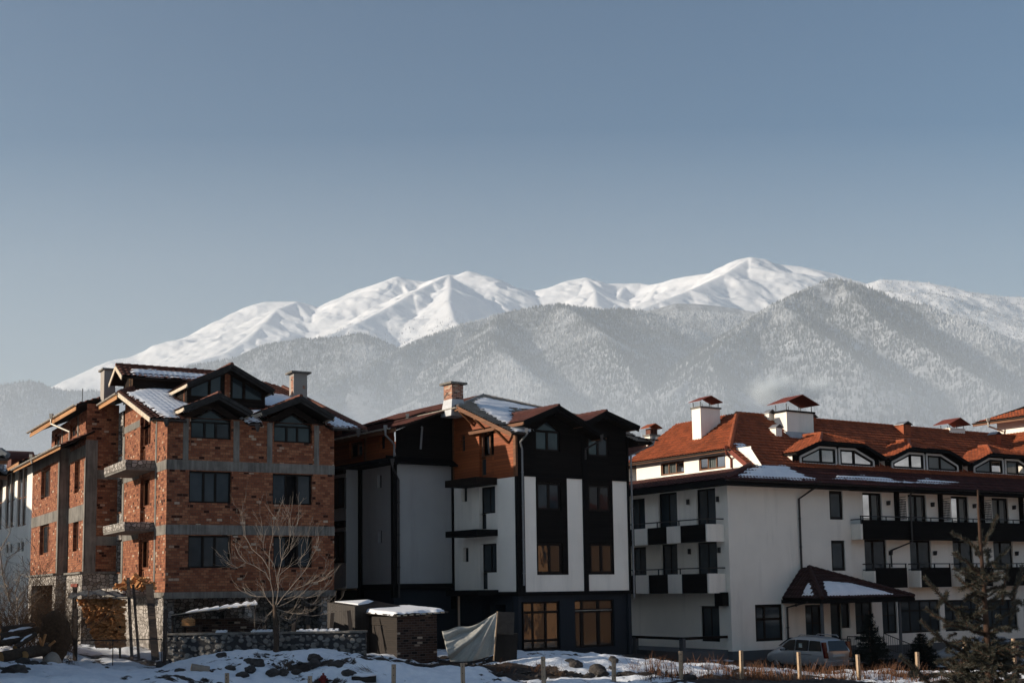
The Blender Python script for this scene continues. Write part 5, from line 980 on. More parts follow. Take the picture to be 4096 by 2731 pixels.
# far left: tall white building behind the brick house
Wf = Frame(131, 2100, 82, 60)
t = thing('white_building', 'white building with tall paired window strips, seen left of the brick house', 'building', Wf.w(2, 6, 2))
sl = []
for a, b, v0, v1 in ((91, 104, 1876, 2098), (72, 85, 1882, 2102), (44, 55, 1890, 2106), (25, 37, 1900, 2110), (-4, 7, 1905, 2115)): d1, z1 = Wf.D(a, v0); d0, z0 = Wf.D(b, v1); sl.append((d0, d1, z0, z1))
lo = []
for a, b, v0, v1 in ((84, 94, 2168, 2203), (69, 78, 2170, 2205), (40, 48, 2176, 2208), (23, 32, 2178, 2210)): d1, z1 = Wf.D(a, v0); d0, z0 = Wf.D(b, v1); lo.append((d0, d1, z0, z1))
zt = Wf.D(131, 1858)[1]
m = MB(); wall(m, Wf, 'D', 0, 0, 26, 1.5, zt, sl+lo, .18); wall(m, Wf, 'F', 0, 0, 6, 1.5, zt); m.build('wall', MT['white_plaster'], t)
for h in sl: window(t, Wf, 'D', 0, h, 1, (.5, 1), fw=.1, dep=.1, fmat=MT['brown_trim'], gmat=MT['glass'], name='tall_window')
for h in lo: window(t, Wf, 'D', 0, h, 1, fw=.08, dep=.1, fmat=MT['window_dark'], gmat=MT['glass'])
tile_roof(t, Wf, [(-1.1, -1, zt), (-1.1, 26, zt), (4, 26, zt+2.2), (4, -1, zt+2.2)], 'brown_tile'); m = MB(); m.beam(Wf.w(-1.1, -1, zt-.1), Wf.w(-1.1, 26, zt-.1), .05, .2); m.build('eaves_board', MT['raw_timber'], t)
m = MB(); q = Wf.D(30, 1830); c0 = Wf.w(.6, q[0], zt+.8); m.box(Wf, .1, 1.6, q[0]-1.1, q[0]+1.1, zt+.3, zt+1.35); v = m.build('roof_hatch', MT['brown_tile'], t)
m = MB()
for i in range(8): a0, a1 = math.pi*i/8, math.pi*(i+1)/8; m.hexa([Wf.w(s, q[0]+1.35*math.cos(a)*k, zt+1.3+.75*math.sin(a)*k) for s in (-.15, 1.7) for a, k in ((a0, 1), (a1, 1), (a1, .85), (a0, .85))])
m.build('arched_hood', MT['dark_tile'], v)
# snowy roofed neighbour at the left edge, mostly outside the picture
p = P(52, 1893, 45.4); Lf = Frame(52, 1893, 45.4, 68); dx = -17.0
Lz = p.z
Nf = Frame(52, 1893, 45.4, 68); Nf.o = tuple(Vector(Nf.o)-Vector(Nf.t.xy)*17.4-Vector(Nf.l.xy)*5.2)
t, f, pts = plain_house('neighbour_house', 'house with bluish snow streaked roof whose eave corner shows at left edge', Nf, 16.6, 4.6, 2.2, Lz, 1.9, 'grey_plaster', 'bluish_tile', [(3, 4.4, 5, 6.4), (8, 9.4, 5, 6.4), (12, 13.4, 5, 6.4)], (), .6)
roof_snow(f, Nf, [(-.6, 5.2, Lz), (17.2, 5.2, Lz), (14.3, 2.3, Lz+1.9), (2.3, 2.3, Lz+1.9)], [(11, 5., Lz), (17, 5., Lz), (15.5, 3.6, Lz+1), (12, 3.2, Lz+1.2)], th=.05, seed=51, rag=.35)
roof_snow(f, Nf, [(17.2, -.6, Lz), (17.2, 5.2, Lz), (14.3, 2.3, Lz+1.9)], [(17.1, 0, Lz), (17.1, 5., Lz), (15.6, 3.2, Lz+1), (15.6, 1.2, Lz+1)], th=.05, seed=52, rag=.35)
Bn = Frame(2048, 2300, 30, 68); q_ = Vector((-23.5, 44.9)); Bn.o = tuple(q_-Vector(Bn.t.xy)*16-Vector(Bn.l.xy)*1.0)
plain_house('yard_shade_house', 'tall plain house added outside the left edge to shade the yard', Bn, 15, 4.5, 2.2, 8.0, 1.8, 'grey_plaster', 'brown_tile', [(3, 4.4, 5, 6.4), (9, 10.4, 5, 6.4)], (), .5)  # unseen house, added to keep the sun off the yard
Cn = Frame(2048, 2300, 30, 68); Cn.o = (-59.3, 70.3)
plain_house('far_shade_house', 'plain house added outside the left edge to shade the white building', Cn, 10, 24, 2.2, 15.6, 1.6, 'grey_plaster', 'brown_tile', [(3, 4.4, 5, 6.4), (8, 9.4, 8, 9.4)], (), .5)  # added out of view, sized so its shadow covers the white building's lower wall
# behind: red roofed house between brick and timber houses
Hf = Frame(1330, 1850, 84, 62)
t, f, pts = plain_house('red_roof_house', 'small house with red tiled hipped roof peeking between brick and timber houses', Hf, 8, 7, 2, Hf.F(1330, 1790)[1], 1.0, 'cream_plaster', 'terracotta')
hz_ = Hf.F(1330, 1768)[1]
# behind: tiled roof with snow stripes and a hooded chimney between timber house and hotel
Kf = Frame(2490, 1900, 96, 57)
kz = Kf.F(2535, 1868)[1]
t, f, pts = plain_house('back_house', 'house with snow striped brown roof and hooded chimney behind the timber house', Kf, 9, 8, 1, kz, 2.45, 'cream_plaster', 'brown_tile')
roof_snow(f, Kf, list(pts), [(0, -.3, kz+.1), (5, -.3, kz+.1), (4.6, 1.2, kz+1), (2, 1.6, kz+1.2)], th=.06, seed=61, rag=.3, row=.36, amp=.045)
a, z_ = Kf.F(2608, 1745, 3.2); c = chimney(t, Kf, a-.45, a+.45, 2.9, 3.6, kz+.8, z_, 'cream_plaster', 'concrete', .12, .12)
m = MB()
for s in (a-.3, a, a+.3): m.box(Kf, s-.06, s+.06, 2.95, 3.55, z_+.12, z_+.62)
m.build('cap_post', MT['brown_tile'], c); m = MB(); m.slab([Kf.w(a-.7, 2.7, z_+.62), Kf.w(a-.7, 3.8, z_+.62), Kf.w(a, 3.8, z_+.95), Kf.w(a, 2.7, z_+.95)], Vector((0, 0, .08))); m.slab([Kf.w(a, 2.7, z_+.95), Kf.w(a, 3.8, z_+.95), Kf.w(a+.7, 3.8, z_+.62), Kf.w(a+.7, 2.7, z_+.62)], Vector((0, 0, .08))); m.build('chimney_hood', MT['terracotta'], c)
# far right: taller red roofed building
Tf = Frame(4230, 1800, 90, 57)
df = Tf.D(3990, 1740)[0]; tz = Tf.D(3945, 1684, -1.2)[1]
t = thing('tower_house', 'taller white house with two tiers of red tiled roof at right edge', 'house', Tf.w(5, 5, 1))
m = MB(); wall(m, Tf, 'D', 0, 0, df, 1, tz); wall(m, Tf, 'F', 0, 0, 14, 1, tz); m.build('wall', MT['cream_plaster'], t)
kw = dict(cw=.26, row=.38, amp=.05)
tile_roof(t, Tf, [(-1.2, -1.2, tz), (-1.2, df+1.2, tz), (6, df-4, tz+2.3), (6, 4, tz+2.3)], 'terracotta', **kw); tile_roof(t, Tf, [(-1.2, -1.2, tz), (16, -1.2, tz), (16, 4, tz+2.3), (6, 4, tz+2.3)], 'terracotta', **kw)
m = MB(); m.beam(Tf.w(-1.2, -1.2, tz-.15), Tf.w(-1.2, df+1.2, tz-.15), .06, .25); m.beam(Tf.w(-1.2, -1.2, tz-.15), Tf.w(16, -1.2, tz-.15), .06, .25); m.build('eaves_board', MT['brown_trim'], t)
gutter(t, Tf.w(-1.3, -1.2, tz-.05), Tf.w(-1.3, df+1.2, tz-.05), 'dark_gutter'); pipe(t, [Tf.w(-1.3, df-.2, tz-.1), Tf.w(-1.3, df-.2, tz-.4), Tf.w(-.1, df-.6, tz-.8), Tf.w(-.1, df-.6, tz-2.4)], .07, 'gutter_metal')
zh = tz-1.0; rise = 2.6; run = 6.2; dB = Tf.D(3933, 1744, -1.5)[0]
tile_roof(t, Tf, [(-run, -6, zh-rise), (-run, dB+4, zh-rise), (-.02, df, zh), (-.02, 0, zh)], 'terracotta', 'lower_roof', **kw); tile_roof(t, Tf, [(-run, -6, zh-rise), (14, -6, zh-rise), (14, -.02, zh), (-.02, -.02, zh)], 'terracotta', 'lower_roof', **kw)
ridge_cap(t, Tf.w(-run, dB+4, zh-rise+.08), Tf.w(-.02, df, zh+.08), 'terracotta', .14)
m = MB(); wall(m, Tf, 'D', -run+1, -5, dB+2, .5, zh-rise+.3); wall(m, Tf, 'F', -5, -run+1, 14, .5, zh-rise+.3); m.build('lower_wall', MT['cream_plaster'], t)
# across the road, outside the picture to the right: what the shaded windows mirror
Of = Frame(2048, 2300, 34, 60); Of.o = (36.0, 43.0)
plain_house('opposite_house', 'sunlit ochre house across the road, outside the right edge', Of, 16, 14, .8, 9, 3, 'opposite_wall', 'terracotta', [(2, 3.5, 4, 5.5), (6, 7.5, 4, 5.5)], [(a_, a_+1.1, z_, z_+1.5) for a_ in (1, 3.4, 5.8, 8.2, 10.6) for z_ in (1.6, 4.2, 6.8)])
# ------------------------------------------------------------------ things in the yard
def cyl(name, a, b, r, mat, parent, n=16, endmat=None, jit=.04):
    a, b = Vector(a), Vector(b); k = 7; pts = [a.lerp(b, i/k) for i in range(k+1)]
    m = MB(); m.tube(pts, [r*(1+random.uniform(-jit, jit)) for _ in pts], n, cap=endmat is None); o = m.build(name, MT[mat], parent, smooth=True)
    if endmat:
        d = (b-a).normalized()
        for p_, s_ in ((a, -1), (b, 1)):
            e = MB(); u_ = d.orthogonal().normalized(); w_ = d.cross(u_); e.poly(*[p_+d*s_*.004+(u_*math.cos(2*math.pi*i/n)+w_*math.sin(2*math.pi*i/n))*r*1.0 for i in range(n)]); e.build('cut_end', MT[endmat], o)
    return o
def blob(name, c, rx, ry, rz, mat, parent=None, seed=0, rough=.3, sub=3):
    bm = bmesh.new(); bmesh.ops.create_icosphere(bm, subdivisions=sub, radius=1)
    rs = random.Random(seed); ph = [rs.uniform(0, 9) for _ in range(6)]
    base = origin(parent); ca = rs.uniform(0, 6.3)
    for v in bm.verts:
        x, y, z = v.co; n = math.sin(2.1*x+ph[0])*math.sin(1.7*y+ph[1])+.6*math.sin(4.3*y+ph[2])*math.sin(3.9*z+ph[3])+.35*math.sin(8*x+ph[4])*math.sin(7*z+ph[5])
        k = 1+rough*n; X, Y, Z = x*rx*k, y*ry*k, z*rz*k; v.co = Vector((c[0]+X*math.cos(ca)-Y*math.sin(ca), c[1]+X*math.sin(ca)+Y*math.cos(ca), c[2]+Z))-base
    me = bpy.data.meshes.new(name); bm.to_mesh(me); bm.free(); me.materials.append(MT[mat])
    for q in me.polygons: q.use_smooth = rough < .2
    o = bpy.data.objects.new(name, me); COL.objects.link(o); o.parent = parent; return o
def onground(u, v):
    d = ray(u, v); k = 20/d.y
    for i in range(400):
        p_ = Vector((0, 0, EYE))+d*k
        if p_.z < gz(p_.x, p_.y): break
        k += .2/d.y
    return Vector((p_.x, p_.y, gz(p_.x, p_.y)))
# pebble wall
Gf = Frame(660, 2525, 51, 90)
gw_ = thing('garden_wall', 'low dark mortar wall studded with pale river stones behind the snowy bank', 'wall', (-10, 51.2, 2.2))
L_ = (1455-660)/99.; zt = P(1000, 2527, 51).z
m = MB(); m.box(Gf, 0, L_, 0, .35, 1.6, zt-.08); m.build('masonry', MT['river_stone'], gw_); m = MB(); m.box(Gf, -.05, L_+.03, -.06, .41, zt-.08, zt); m.build('coping', MT['concrete'], gw_)
m = MB()
for k in range(60):   # the stones that stand out of the mortar
    pass
st_ = np.random.default_rng(5)
stones = MB()
for r_ in range(6):
    for c_ in range(30):
        if st_.random() < .28: continue
        s = (c_+.5+st_.uniform(-.3, .3))*L_/30; z = zt-.2-r_*.165+st_.uniform(-.035, .035); a_, b_ = st_.uniform(.05, .105), st_.uniform(.04, .075)
        vs = [Gf.w(s, -.045, z)]+[Gf.w(s+a_*.65*math.cos(q), -.035, z+b_*.65*math.sin(q)) for q in np.linspace(0, 6.283, 9)[:-1]]+[Gf.w(s+a_*math.cos(q)*(1+.12*math.sin(3*q+s)), .01, z+b_*math.sin(q)) for q in np.linspace(0, 6.283, 9)[:-1]]
        stones.add(vs, [(0, 1+i, 1+(i+1) % 8) for i in range(8)]+[(1+i, 9+i, 9+(i+1) % 8, 1+(i+1) % 8) for i in range(8)])
o = stones.build('river_stones', MT['pebble'], gw_, smooth=True); o['kind'] = 'stuff'
for u0, u1 in ((1000, 1080), (1180, 1345), (860, 900)):
    m = MB(); a0 = (u0-660)/99.; a1 = (u1-660)/99.; n = 14
    for i in range(n): x0, x1 = a0+(a1-a0)*i/n, a0+(a1-a0)*(i+1)/n; h0 = .05+.05*math.sin(i*1.3)**2; m.box(Gf, x0, x1+.002, .0+.02*math.sin(i*2), .33, zt, zt+h0)
    m.build('snow_patch', MT['snow'], gw_)
# yard gate and its wire mesh
gt = thing('yard_gate', 'low chain link gate hung between two dark timber posts', 'gate', P(470, 2690, 50))
Yf = Frame(300, 2680, 50, 90); PX = 1/101.
z_ = lambda v: P(470, v, 50).z; s_ = lambda u: (u-300)*PX
m = MB(); m.box(Yf, s_(292), s_(305), -.06, .06, 1.4, z_(2432)); m.build('gate_post', MT['old_timber'], gt); m = MB(); m.tube([Yf.w(s_(651), 0, 1.5), Yf.w(s_(656), 0, z_(2440))], .075, 8); m.build('gate_post', MT['old_timber'], gt)
m = MB()
for v in (2680, 2559): m.tube([Yf.w(s_(306), 0, z_(v)), Yf.w(s_(642), 0, z_(v)+.02)], .02, 5)
for u in (306, 448, 642): m.tube([Yf.w(s_(u), 0, z_(2680)), Yf.w(s_(u), 0, z_(2559))], .02, 5)
fr_ = m.build('gate_frame', MT['dark_steel'], gt)
m = MB(); x0, x1, zb, zt_ = s_(308), s_(640), z_(2679), z_(2560); h = zt_-zb
for i in range(-12, 36):
    for sg in (1, -1):
        a = x0+i*.1; b = a+sg*h
        lo_, hi_ = max(x0, min(a, b)), min(x1, max(a, b))
        if hi_-lo_ < .02: continue
        za_ = zb+(lo_-a)/sg*1.0 if sg > 0 else zb+(a-lo_); zb_ = zb+(hi_-a) if sg > 0 else zb+(a-hi_)
        m.tube([Yf.w(lo_, 0, za_), Yf.w(hi_, 0, zb_)], .004, 3)
o = m.build('wire_mesh', MT['steel_pipe'], gt)
# firewood stack, its cover, leaning planks
def split_pile(name, label, spots, mat='split_wood', cat='woodpile'):
    """split billets as one countless pile: (point, axis, length, radius)"""
    m = MB(); rs = random.Random(3)
    for c, ax, L, r in spots:
        c, ax = Vector(c), Vector(ax).normalized(); u_ = ax.orthogonal().normalized(); w_ = ax.cross(u_); a0 = rs.uniform(0, 6.3); k = rs.choice((3, 3, 4))
        ang = [a0+2*math.pi*i/k+rs.uniform(-.3, .3) for i in range(k)]; q = [[c+ax*L*e+(u_*math.cos(a)+w_*math.sin(a))*r*rs.uniform(.8, 1.15) for a in ang] for e in (-.5, .5)]
        m.add(q[0]+q[1], [tuple(range(k)), tuple(range(2*k-1, k-1, -1))]+[(i, (i+1) % k, k+(i+1) % k, k+i) for i in range(k)])
    o = m.build(name, MT[mat]); tag(o, label, cat, kind='stuff'); return o
rs = random.Random(21); sp = []
for i in range(900):
    v = rs.uniform(2398, 2585); k = (v-2398)/187.; uL = 322+k*75+rs.uniform(-3, 3); uR = 492-k*2
    u = rs.uniform(uL, uR); Y = 52.3+rs.uniform(-.35, .35); sp.append((P(u, v, Y), (-.5+rs.uniform(-.3, .3), -.85+rs.uniform(-.2, .2), rs.uniform(-.2, .2)), .36, rs.uniform(.035, .075)))
split_pile('woodpile', 'tall stack of split orange firewood ends by the brick house', sp)
sp = []
for i in range(60):
    u = rs.uniform(462, 612); k = 1-abs((u-560)/110.); v = 2352-rs.uniform(0, 1)*max(.1, k)*48; sp.append((P(u, v, 53.3+rs.uniform(-.6, .6)), (rs.uniform(-1, 1), rs.uniform(-.6, .6), rs.uniform(-.25, .4)), rs.uniform(.3, .6), rs.uniform(.04, .09)))
split_pile('firewood_heap', 'loose heap of split firewood lying on the lowest balcony', sp, cat='firewood')
cs = thing('woodpile_cover', 'sagging dark felt sheet laid over the firewood stack', 'cover', P(420, 2390, 52.4)); m = MB(); n = 14
for i in range(n):
    for j in range(4):
        def q(i_, j_): u = 272+(500-272)*i_/n; v = 2392-14*math.sin(i_/n*3)+4*math.sin(i_*1.7+j_); return P(u, v, 51.3+j_*.55)+Vector((0, 0, .05*j_))
        m.poly(q(i, j), q(i+1, j), q(i+1, j+1), q(i, j+1))
m.build('sheet', MT['felt'], cs, smooth=True)
m = MB(); 
for u in (300, 480): m.tube([P(u, 2640, 52.2), P(u, 2395, 52.2)], .05, 6)
m.each('support_pole', MT['old_timber'], cs)
for k, (u0, v0, u1, v1, w_, lab) in enumerate(((512, 2310, 528, 2640, .12, 'tallest leaning plank, squared, standing before the firewood stack'), (533, 2338, 556, 2640, .1, 'thin leaning plank between the tallest plank and the broad one'), (597, 2335, 622, 2640, .3, 'broad dark plank leaning at the right of the firewood stack'))):
    m = MB(); m.beam(P(u1, v1, 51.0), P(u0, v0, 52.0), w_, .05, (1, 0, 0)); tag(m.build('leaning_plank', MT['old_timber']), lab, 'plank', 'planks leaning by the firewood')
# lean-to with snowy boards
lt = thing('lean_to_shed', 'low lean-to with dark masonry back and a ragged snow dusted roof', 'shed', (-10, 53.5, 2.3))
a = [P(684, 2462, 52.2), P(1030, 2418, 52.6), P(1015, 2398, 54.0), P(760, 2440, 54.0)]
m = MB(); m.slab(a, Vector((0, 0, -.05))); m.build('roof', MT['old_planks'], lt)
for k in range(9): e = random.uniform(.0, 1); q0 = a[0].lerp(a[1], k/9.)+Vector((0, 0, .03)); q1 = a[3].lerp(a[2], k/9.)+Vector((0, 0, .03)); m = MB(); m.beam(q0, q0.lerp(a[1], .3)+Vector((0, random.uniform(0, .4), .03)), .12, .025); m.build('loose_board', MT['pale_board'], lt)
m = MB(); n = 26
for i in range(n):
    x0, x1 = i/n, (i+1)/n; f0 = .08+.5*abs(math.sin(i*.9)); f1 = .08+.5*abs(math.sin((i+1)*.9))
    e0, e1, e2, e3 = a[0].lerp(a[1], x0).lerp(a[3].lerp(a[2], x0), .05), a[0].lerp(a[1], x1).lerp(a[3].lerp(a[2], x1), .05), a[0].lerp(a[1], x1).lerp(a[3].lerp(a[2], x1), .1+f1), a[0].lerp(a[1], x0).lerp(a[3].lerp(a[2], x0), .1+f0)
    if i > 3: m.slab([e0, e1, e2, e3], Vector((0, 0, .07)))
m.build('roof_snow', MT['snow'], lt)
LF = Frame(684, 2500, 52.4, 88); m = MB(); m.box(LF, .3, 3.7, 1.3, 1.45, 1.8, 3.9); m.build('back_wall', MT['shed_brick'], lt); m = MB(); m.tube([P(690, 2640, 52.3), P(690, 2462, 52.3)], .05, 6); m.tube([P(1020, 2640, 52.7), P(1020, 2418, 52.7)], .05, 6); m.each('support_pole', MT['old_timber'], lt)
b0 = P(726, 2524, 52.0); bx = thing('wooden_bench', 'dark wooden work bench standing under the lean-to roof', 'bench', b0); QF = Frame(726, 2524, 52.0, 90); hh = P(726, 2502, 52.).z
m = MB(); m.box(QF, 0, .75, 0, .5, hh-.05, hh); m.build('bench_top', MT['old_timber'], bx); m = MB(); m.box(QF, .02, .08, .02, .48, 2.2, hh-.05); m.box(QF, .67, .73, .02, .48, 2.2, hh-.05); m.each('leg', MT['old_timber'], bx)
for k, (za_, h_, lab) in enumerate(((hh, .13, 'lower orange slatted crate standing on the bench under the lean-to'), (hh+.135, .12, 'upper orange slatted crate holding split kindling, on the lower crate'))):
    c = thing('crate', lab, 'crate', QF.w(.23, .2, za_), 'slatted crates on the bench'); m = MB()
    for j in range(2): zz = za_+.01+j*.06; m.box(QF, .0, .46, .0, .015, zz, zz+.05); m.box(QF, .0, .46, .35, .365, zz, zz+.05); m.box(QF, .0, .015, .015, .35, zz, zz+.05); m.box(QF, .445, .46, .015, .35, zz, zz+.05)
    m.build('slats', MT['wicker'], c); m = MB(); m.box(QF, .015, .445, .015, .35, za_+.003, za_+.015); m.build('crate_floor', MT['wicker'], c)
sp = [(QF.w(random.uniform(.05, .4), random.uniform(.05, .3), hh+.27), (random.uniform(-1, 1), random.uniform(-1, 1), random.uniform(-.2, .6)), .16, .02) for _ in range(22)]; split_pile('kindling', 'pale kindling sticks heaped in the upper crate', sp, 'split_pale', 'kindling')
for k, (u0, v0, u1, v1, Y) in enumerate(((1050, 2440, 1062, 2560, 53), (1180, 2455, 1168, 2560, 53.2), (1225, 2430, 1240, 2560, 53.4), (1330, 2450, 1322, 2560, 53.1), (1395, 2440, 1408, 2560, 53.3))):
    m = MB(); m.beam(P(u1, v1, Y-.5), P(u0, v0, Y), .16, .03, (1, 0, 0)); tag(m.build('scrap_board', MT['old_planks']), 'dark weathered scrap board leaning behind the pebble wall', 'board', 'scrap boards behind the pebble wall')
# board shed with snow on its roof
Sf = Frame(1588, 2560, 52.4, 55)
sh = thing('plank_shed', 'dark plank and brick shed with a thick sheet of snow on its roof', 'shed', Sf.w(1, 1.2, 2.0))
sz = P(1588, 2466, 52.4).z; bz = 1.7; dl = Sf.D(1450, 2540)[0]; sr = Sf.F(1748, 2540)[0]
m = MB(); wall(m, Sf, 'D', 0, 0, dl, bz, sz, [(1.15, dl-.15, bz, sz-.35)], .06); wall(m, Sf, 'F', dl, 0, sr, bz, sz); m.build('plank_wall', MT['old_planks_h'], sh); m = MB(); wall(m, Sf, 'F', 0, 0, sr, bz, sz+.04, [(.1, .8, bz, bz+.35)], .2); wall(m, Sf, 'D', sr, 0, dl, bz, sz); m.build('brick_wall', MT['shed_brick'], sh)
m = MB(); abox(m, Sf, 'D', 0, 1.17, dl-.17, bz+.1, sz-.37, .02, .05); m.build('shed_door', MT['old_planks'], sh)
m = MB(); m.slab([Sf.w(-.2, -.25, sz+.02), Sf.w(sr+.45, -.25, sz+.12), Sf.w(sr+.45, dl+.2, sz+.32), Sf.w(-.2, dl+.2, sz+.16)], Vector((0, 0, .06))); rf_ = m.build('roof', MT['old_planks'], sh)
m = MB()
for k in range(8): s = -.15+k*(sr+.5)/8; m.box(Sf, s, s+.16, -.29, -.05, sz+.03+k*.012, sz+.08+k*.012)
m.each('rafter_end', MT['pale_board'], sh)
X, Y_ = np.meshgrid(np.linspace(0, 1, 44), np.linspace(0, 1, 30)); ed = np.minimum(np.minimum(X, 1-X)*3.5, np.minimum(Y_, 1-Y_)*2.6)+(fbm(X*5, Y_*5, 9, 4)-.5)*.35-.06-.5*np.clip(X-.78, 0, 1); hgt = np.where(ed > 0, .09*np.clip(ed/.12, 0, 1)+.03*fbm(X*4, Y_*4, 3), -.05)
vs = [tuple(Sf.w(-.22+(sr+.66)*x, -.27+(dl+.46)*y, sz+.085+.1*x+y*(.16+.04*x)+h)-origin(rf_)) for x, y, h in zip(X.ravel(), Y_.ravel(), hgt.ravel())]; i = (np.arange(29)[:, None]*44+np.arange(43)[None]).ravel(); np_mesh('roof_snow', vs, np.stack([i, i+1, i+45, i+44], 1), MT['snow'], rf_)
a = [P(1310, 2408, 55.), P(1480, 2398, 55.), P(1600, 2420, 55.2), P(1420, 2424, 54)]; bk = thing('flat_shed', 'low flat roofed shed with thin snow behind the plank shed', 'shed', P(1450, 2560, 55)); m = MB(); m.slab(a, Vector((0, 0, -.08))); m.build('roof', MT['old_planks'], bk); m = MB(); m.slab([a[0].lerp(a[2], .1), a[1].lerp(a[3], .15), a[2].lerp(a[0], .25), a[3].lerp(a[1], .2)], Vector((0, 0, .06))); m.build('roof_snow', MT['snow'], bk)
m = MB(); m.poly(a[3]-Vector((0, 0, .08)), a[2]-Vector((0, 0, .08)), a[2]-Vector((0, 0, 2.)), a[3]-Vector((0, 0, 2.))); m.poly(a[0]-Vector((0, 0, .08)), a[3]-Vector((0, 0, .08)), a[3]-Vector((0, 0, 2.)), a[0]-Vector((0, 0, 2.))); m.build('plank_wall', MT['old_planks'], bk)
# hung sheet, pole, board
n, k = 46, 34; vs = []
TL, TR, BL, BR = P(1768, 2522, 52.6), P(1987, 2448, 53.2), P(1800, 2645, 52.3), P(1975, 2615, 53.0)
for j in range(k+1):
    for i in range(n+1):
        x, y = i/n, j/k; top = TL.lerp(TR, x)+Vector((0, 0, -.32*math.sin(x*math.pi)*(1-.45*x)+.3*math.exp(-((x-.22)/.2)**2)*(x < 1)*x*2.2)); bot = BL.lerp(BR, x)+Vector((0, 0, -.12*math.sin(x*math.pi)))
        p_ = top.lerp(bot, y); ang = math.atan2(y+.06, 1.04-x); fold = (.1*math.sin(13*ang)+.05*math.sin(29*ang+1)+.03*math.sin(47*ang))*min(1, 2.2*math.hypot(1-x, y))+.04*math.sin(11*x+5*y); vs.append(p_+Vector((0, -.3*math.sin(y*math.pi)*.6-fold, 0)))
i = (np.arange(k)[:, None]*(n+1)+np.arange(n)[None]).ravel(); o = np_mesh('hanging_tarp', vs, np.stack([i, i+1, i+n+2, i+n+1], 1), MT['tarp']); tag(o, 'pale grey tarpaulin sagging in folds from a leaning pole', 'tarpaulin')
so_ = o.modifiers.new('thickness', 'SOLIDIFY'); so_.thickness = .01
o = cyl('tarp_pole', P(1975, 2640, 53.25), P(1990, 2444, 53.25), .03, 'pale_timber', None, 8); tag(o, 'slim pale pole holding up the tarpaulin corner', 'pole')
m = MB(); m.beam(P(2022, 2536, 53.6), P(2026, 2446, 53.6), .68, .05, (1, .15, 0)); o = m.build('dark_board', MT['dark_board'], None); tag(o, 'dark weathered sheet board standing right of the tarpaulin', 'board')
m = MB(); m.beam(P(2022, 2660, 53.9), P(2026, 2530, 53.9), .9, .5, (1, .1, 0)); o = m.build('covered_stack', MT['soil'], None); tag(o, 'dark covered stack the weathered board leans on', 'stack')
# fence posts
posts = [(908, 2690, 'squared fence post stub lowest at the frame bottom below the pebble wall'), (1240, 2702, 'short post top at the bottom edge left of the hydrant'), (1575, 2655, 'weathered post in front of the plank shed'), (1850, 2650, 'weathered post in front of the tarpaulin left edge'), (2172, 2625, 'pale post before the timber house shop window'), (2455, 2632, 'pale post under the timber house right corner'), (2722, 2602, 'pale post before the shaded hotel terrace'), (2964, 2600, 'pale post before the hotel front corner'), (3194, 2606, 'pale post in front of the silver minivan door'), (3430, 2616, 'pale notched post just right of the silver minivan'), (3668, 2606, 'pale post left of the foreground spruce'), (3857, 2558, 'pale post seen through the spruce left branches'), (4052, 2552, 'pale post seen through the spruce right branches')]
Ys = [44.6, 45.3, 46, 47, 48.2, 49.2, 50, 51, 52, 53, 54, 57, 59]
for (u, v, lab), Y in zip(posts, Ys):
    top = P(u, v, Y); b = gz(top.x, top.y)-.3; t = thing('fence_post', lab, 'fence post', (top.x, Y, b+.3), 'timber fence posts along the verge')
    ln = random.uniform(-.03, .03); m = MB(); m.beam((top.x-ln, Y, b), (top.x, Y, top.z), .125, .12, (math.cos(.5), math.sin(.5), 0)); m.build('post', MT['pale_timber'], t)
    m = MB()
    for f_ in (.35, .65, .88): zz = b+.3+(top.z-b-.3)*f_; m.beam((top.x-.0, Y-.07, zz), (top.x+.0, Y-.09, zz), .03, .03, (1, 0, 0))
    m.each('wire_staple', MT['dark_steel'], t)
# hydrant, sawn log, stones
g_ = onground(1293, 2728); hy = thing('hydrant', 'small red hydrant half sunk in the snowy bank', 'hydrant', g_)
m = MB(); m.tube([g_+Vector((0, 0, -.2)), g_+Vector((0, 0, .12)), g_+Vector((0, 0, .2)), g_+Vector((0, 0, .26))], [.1, .1, .13, .07], 12); m.build('body', MT['red_paint'], hy, smooth=False); m = MB(); m.tube([g_+Vector((-.17, -.03, .1)), g_+Vector((.17, .03, .1))], .05, 10); m.build('nozzle', MT['red_paint'], hy); m = MB(); m.tube([g_+Vector((0, 0, .25)), g_+Vector((0, 0, .34))], .04, 6); m.build('cap', MT['red_paint'], hy)
g_ = onground(800, 2694); o = cyl('sawn_log', g_+Vector((-.3, -.1, .2)), g_+Vector((.3, .1, .08)), .16, 'pale_bark', None, 14, 'log_end'); tag(o, 'short sawn grey log tipped over on the snowy bank', 'log')
logs = [((-6, 2520, 48.6), (135, 2502, 50.4), .14, 'upper bark log with its round orange cut end at left edge', .0), ((-10, 2548, 47.8), (150, 2518, 50), .15, 'bark log with sunlit cut end, second from the top at left', 1), ((-20, 2575, 47.4), (95, 2556, 48.6), .13, 'bark log with a long snow cap in the middle of the log heap', 1), ((60, 2590, 47.6), (140, 2535, 48.8), .1, 'thin crooked log lying aslant across the log heap', 1), ((4, 2628, 46.8), (190, 2595, 48.2), .22, 'thickest bark log at the bottom of the log heap', 0), ((100, 2618, 47.2), (190, 2582, 48.6), .15, 'short dark log right end of the log heap', 0)]
for (a, b, r, lab, sn) in logs:
    pa, pb = P(*a), P(*b); o = cyl('felled_log', pa, pb, r, 'bark', None, 16, 'log_end'); tag(o, lab, 'log', 'felled logs heaped at left')
    if sn:
        m = MB(); q = [pa.lerp(pb, x)+Vector((.02*math.sin(9*x), 0, r*.86)) for x in np.linspace(.25, .85, 9)]; m.tube(q, [r*.15]+[r*.5*(1+.2*math.sin(5*i)) for i in range(7)]+[r*.12], 8); m.build('snow_cap', MT['snow'], o, smooth=True)
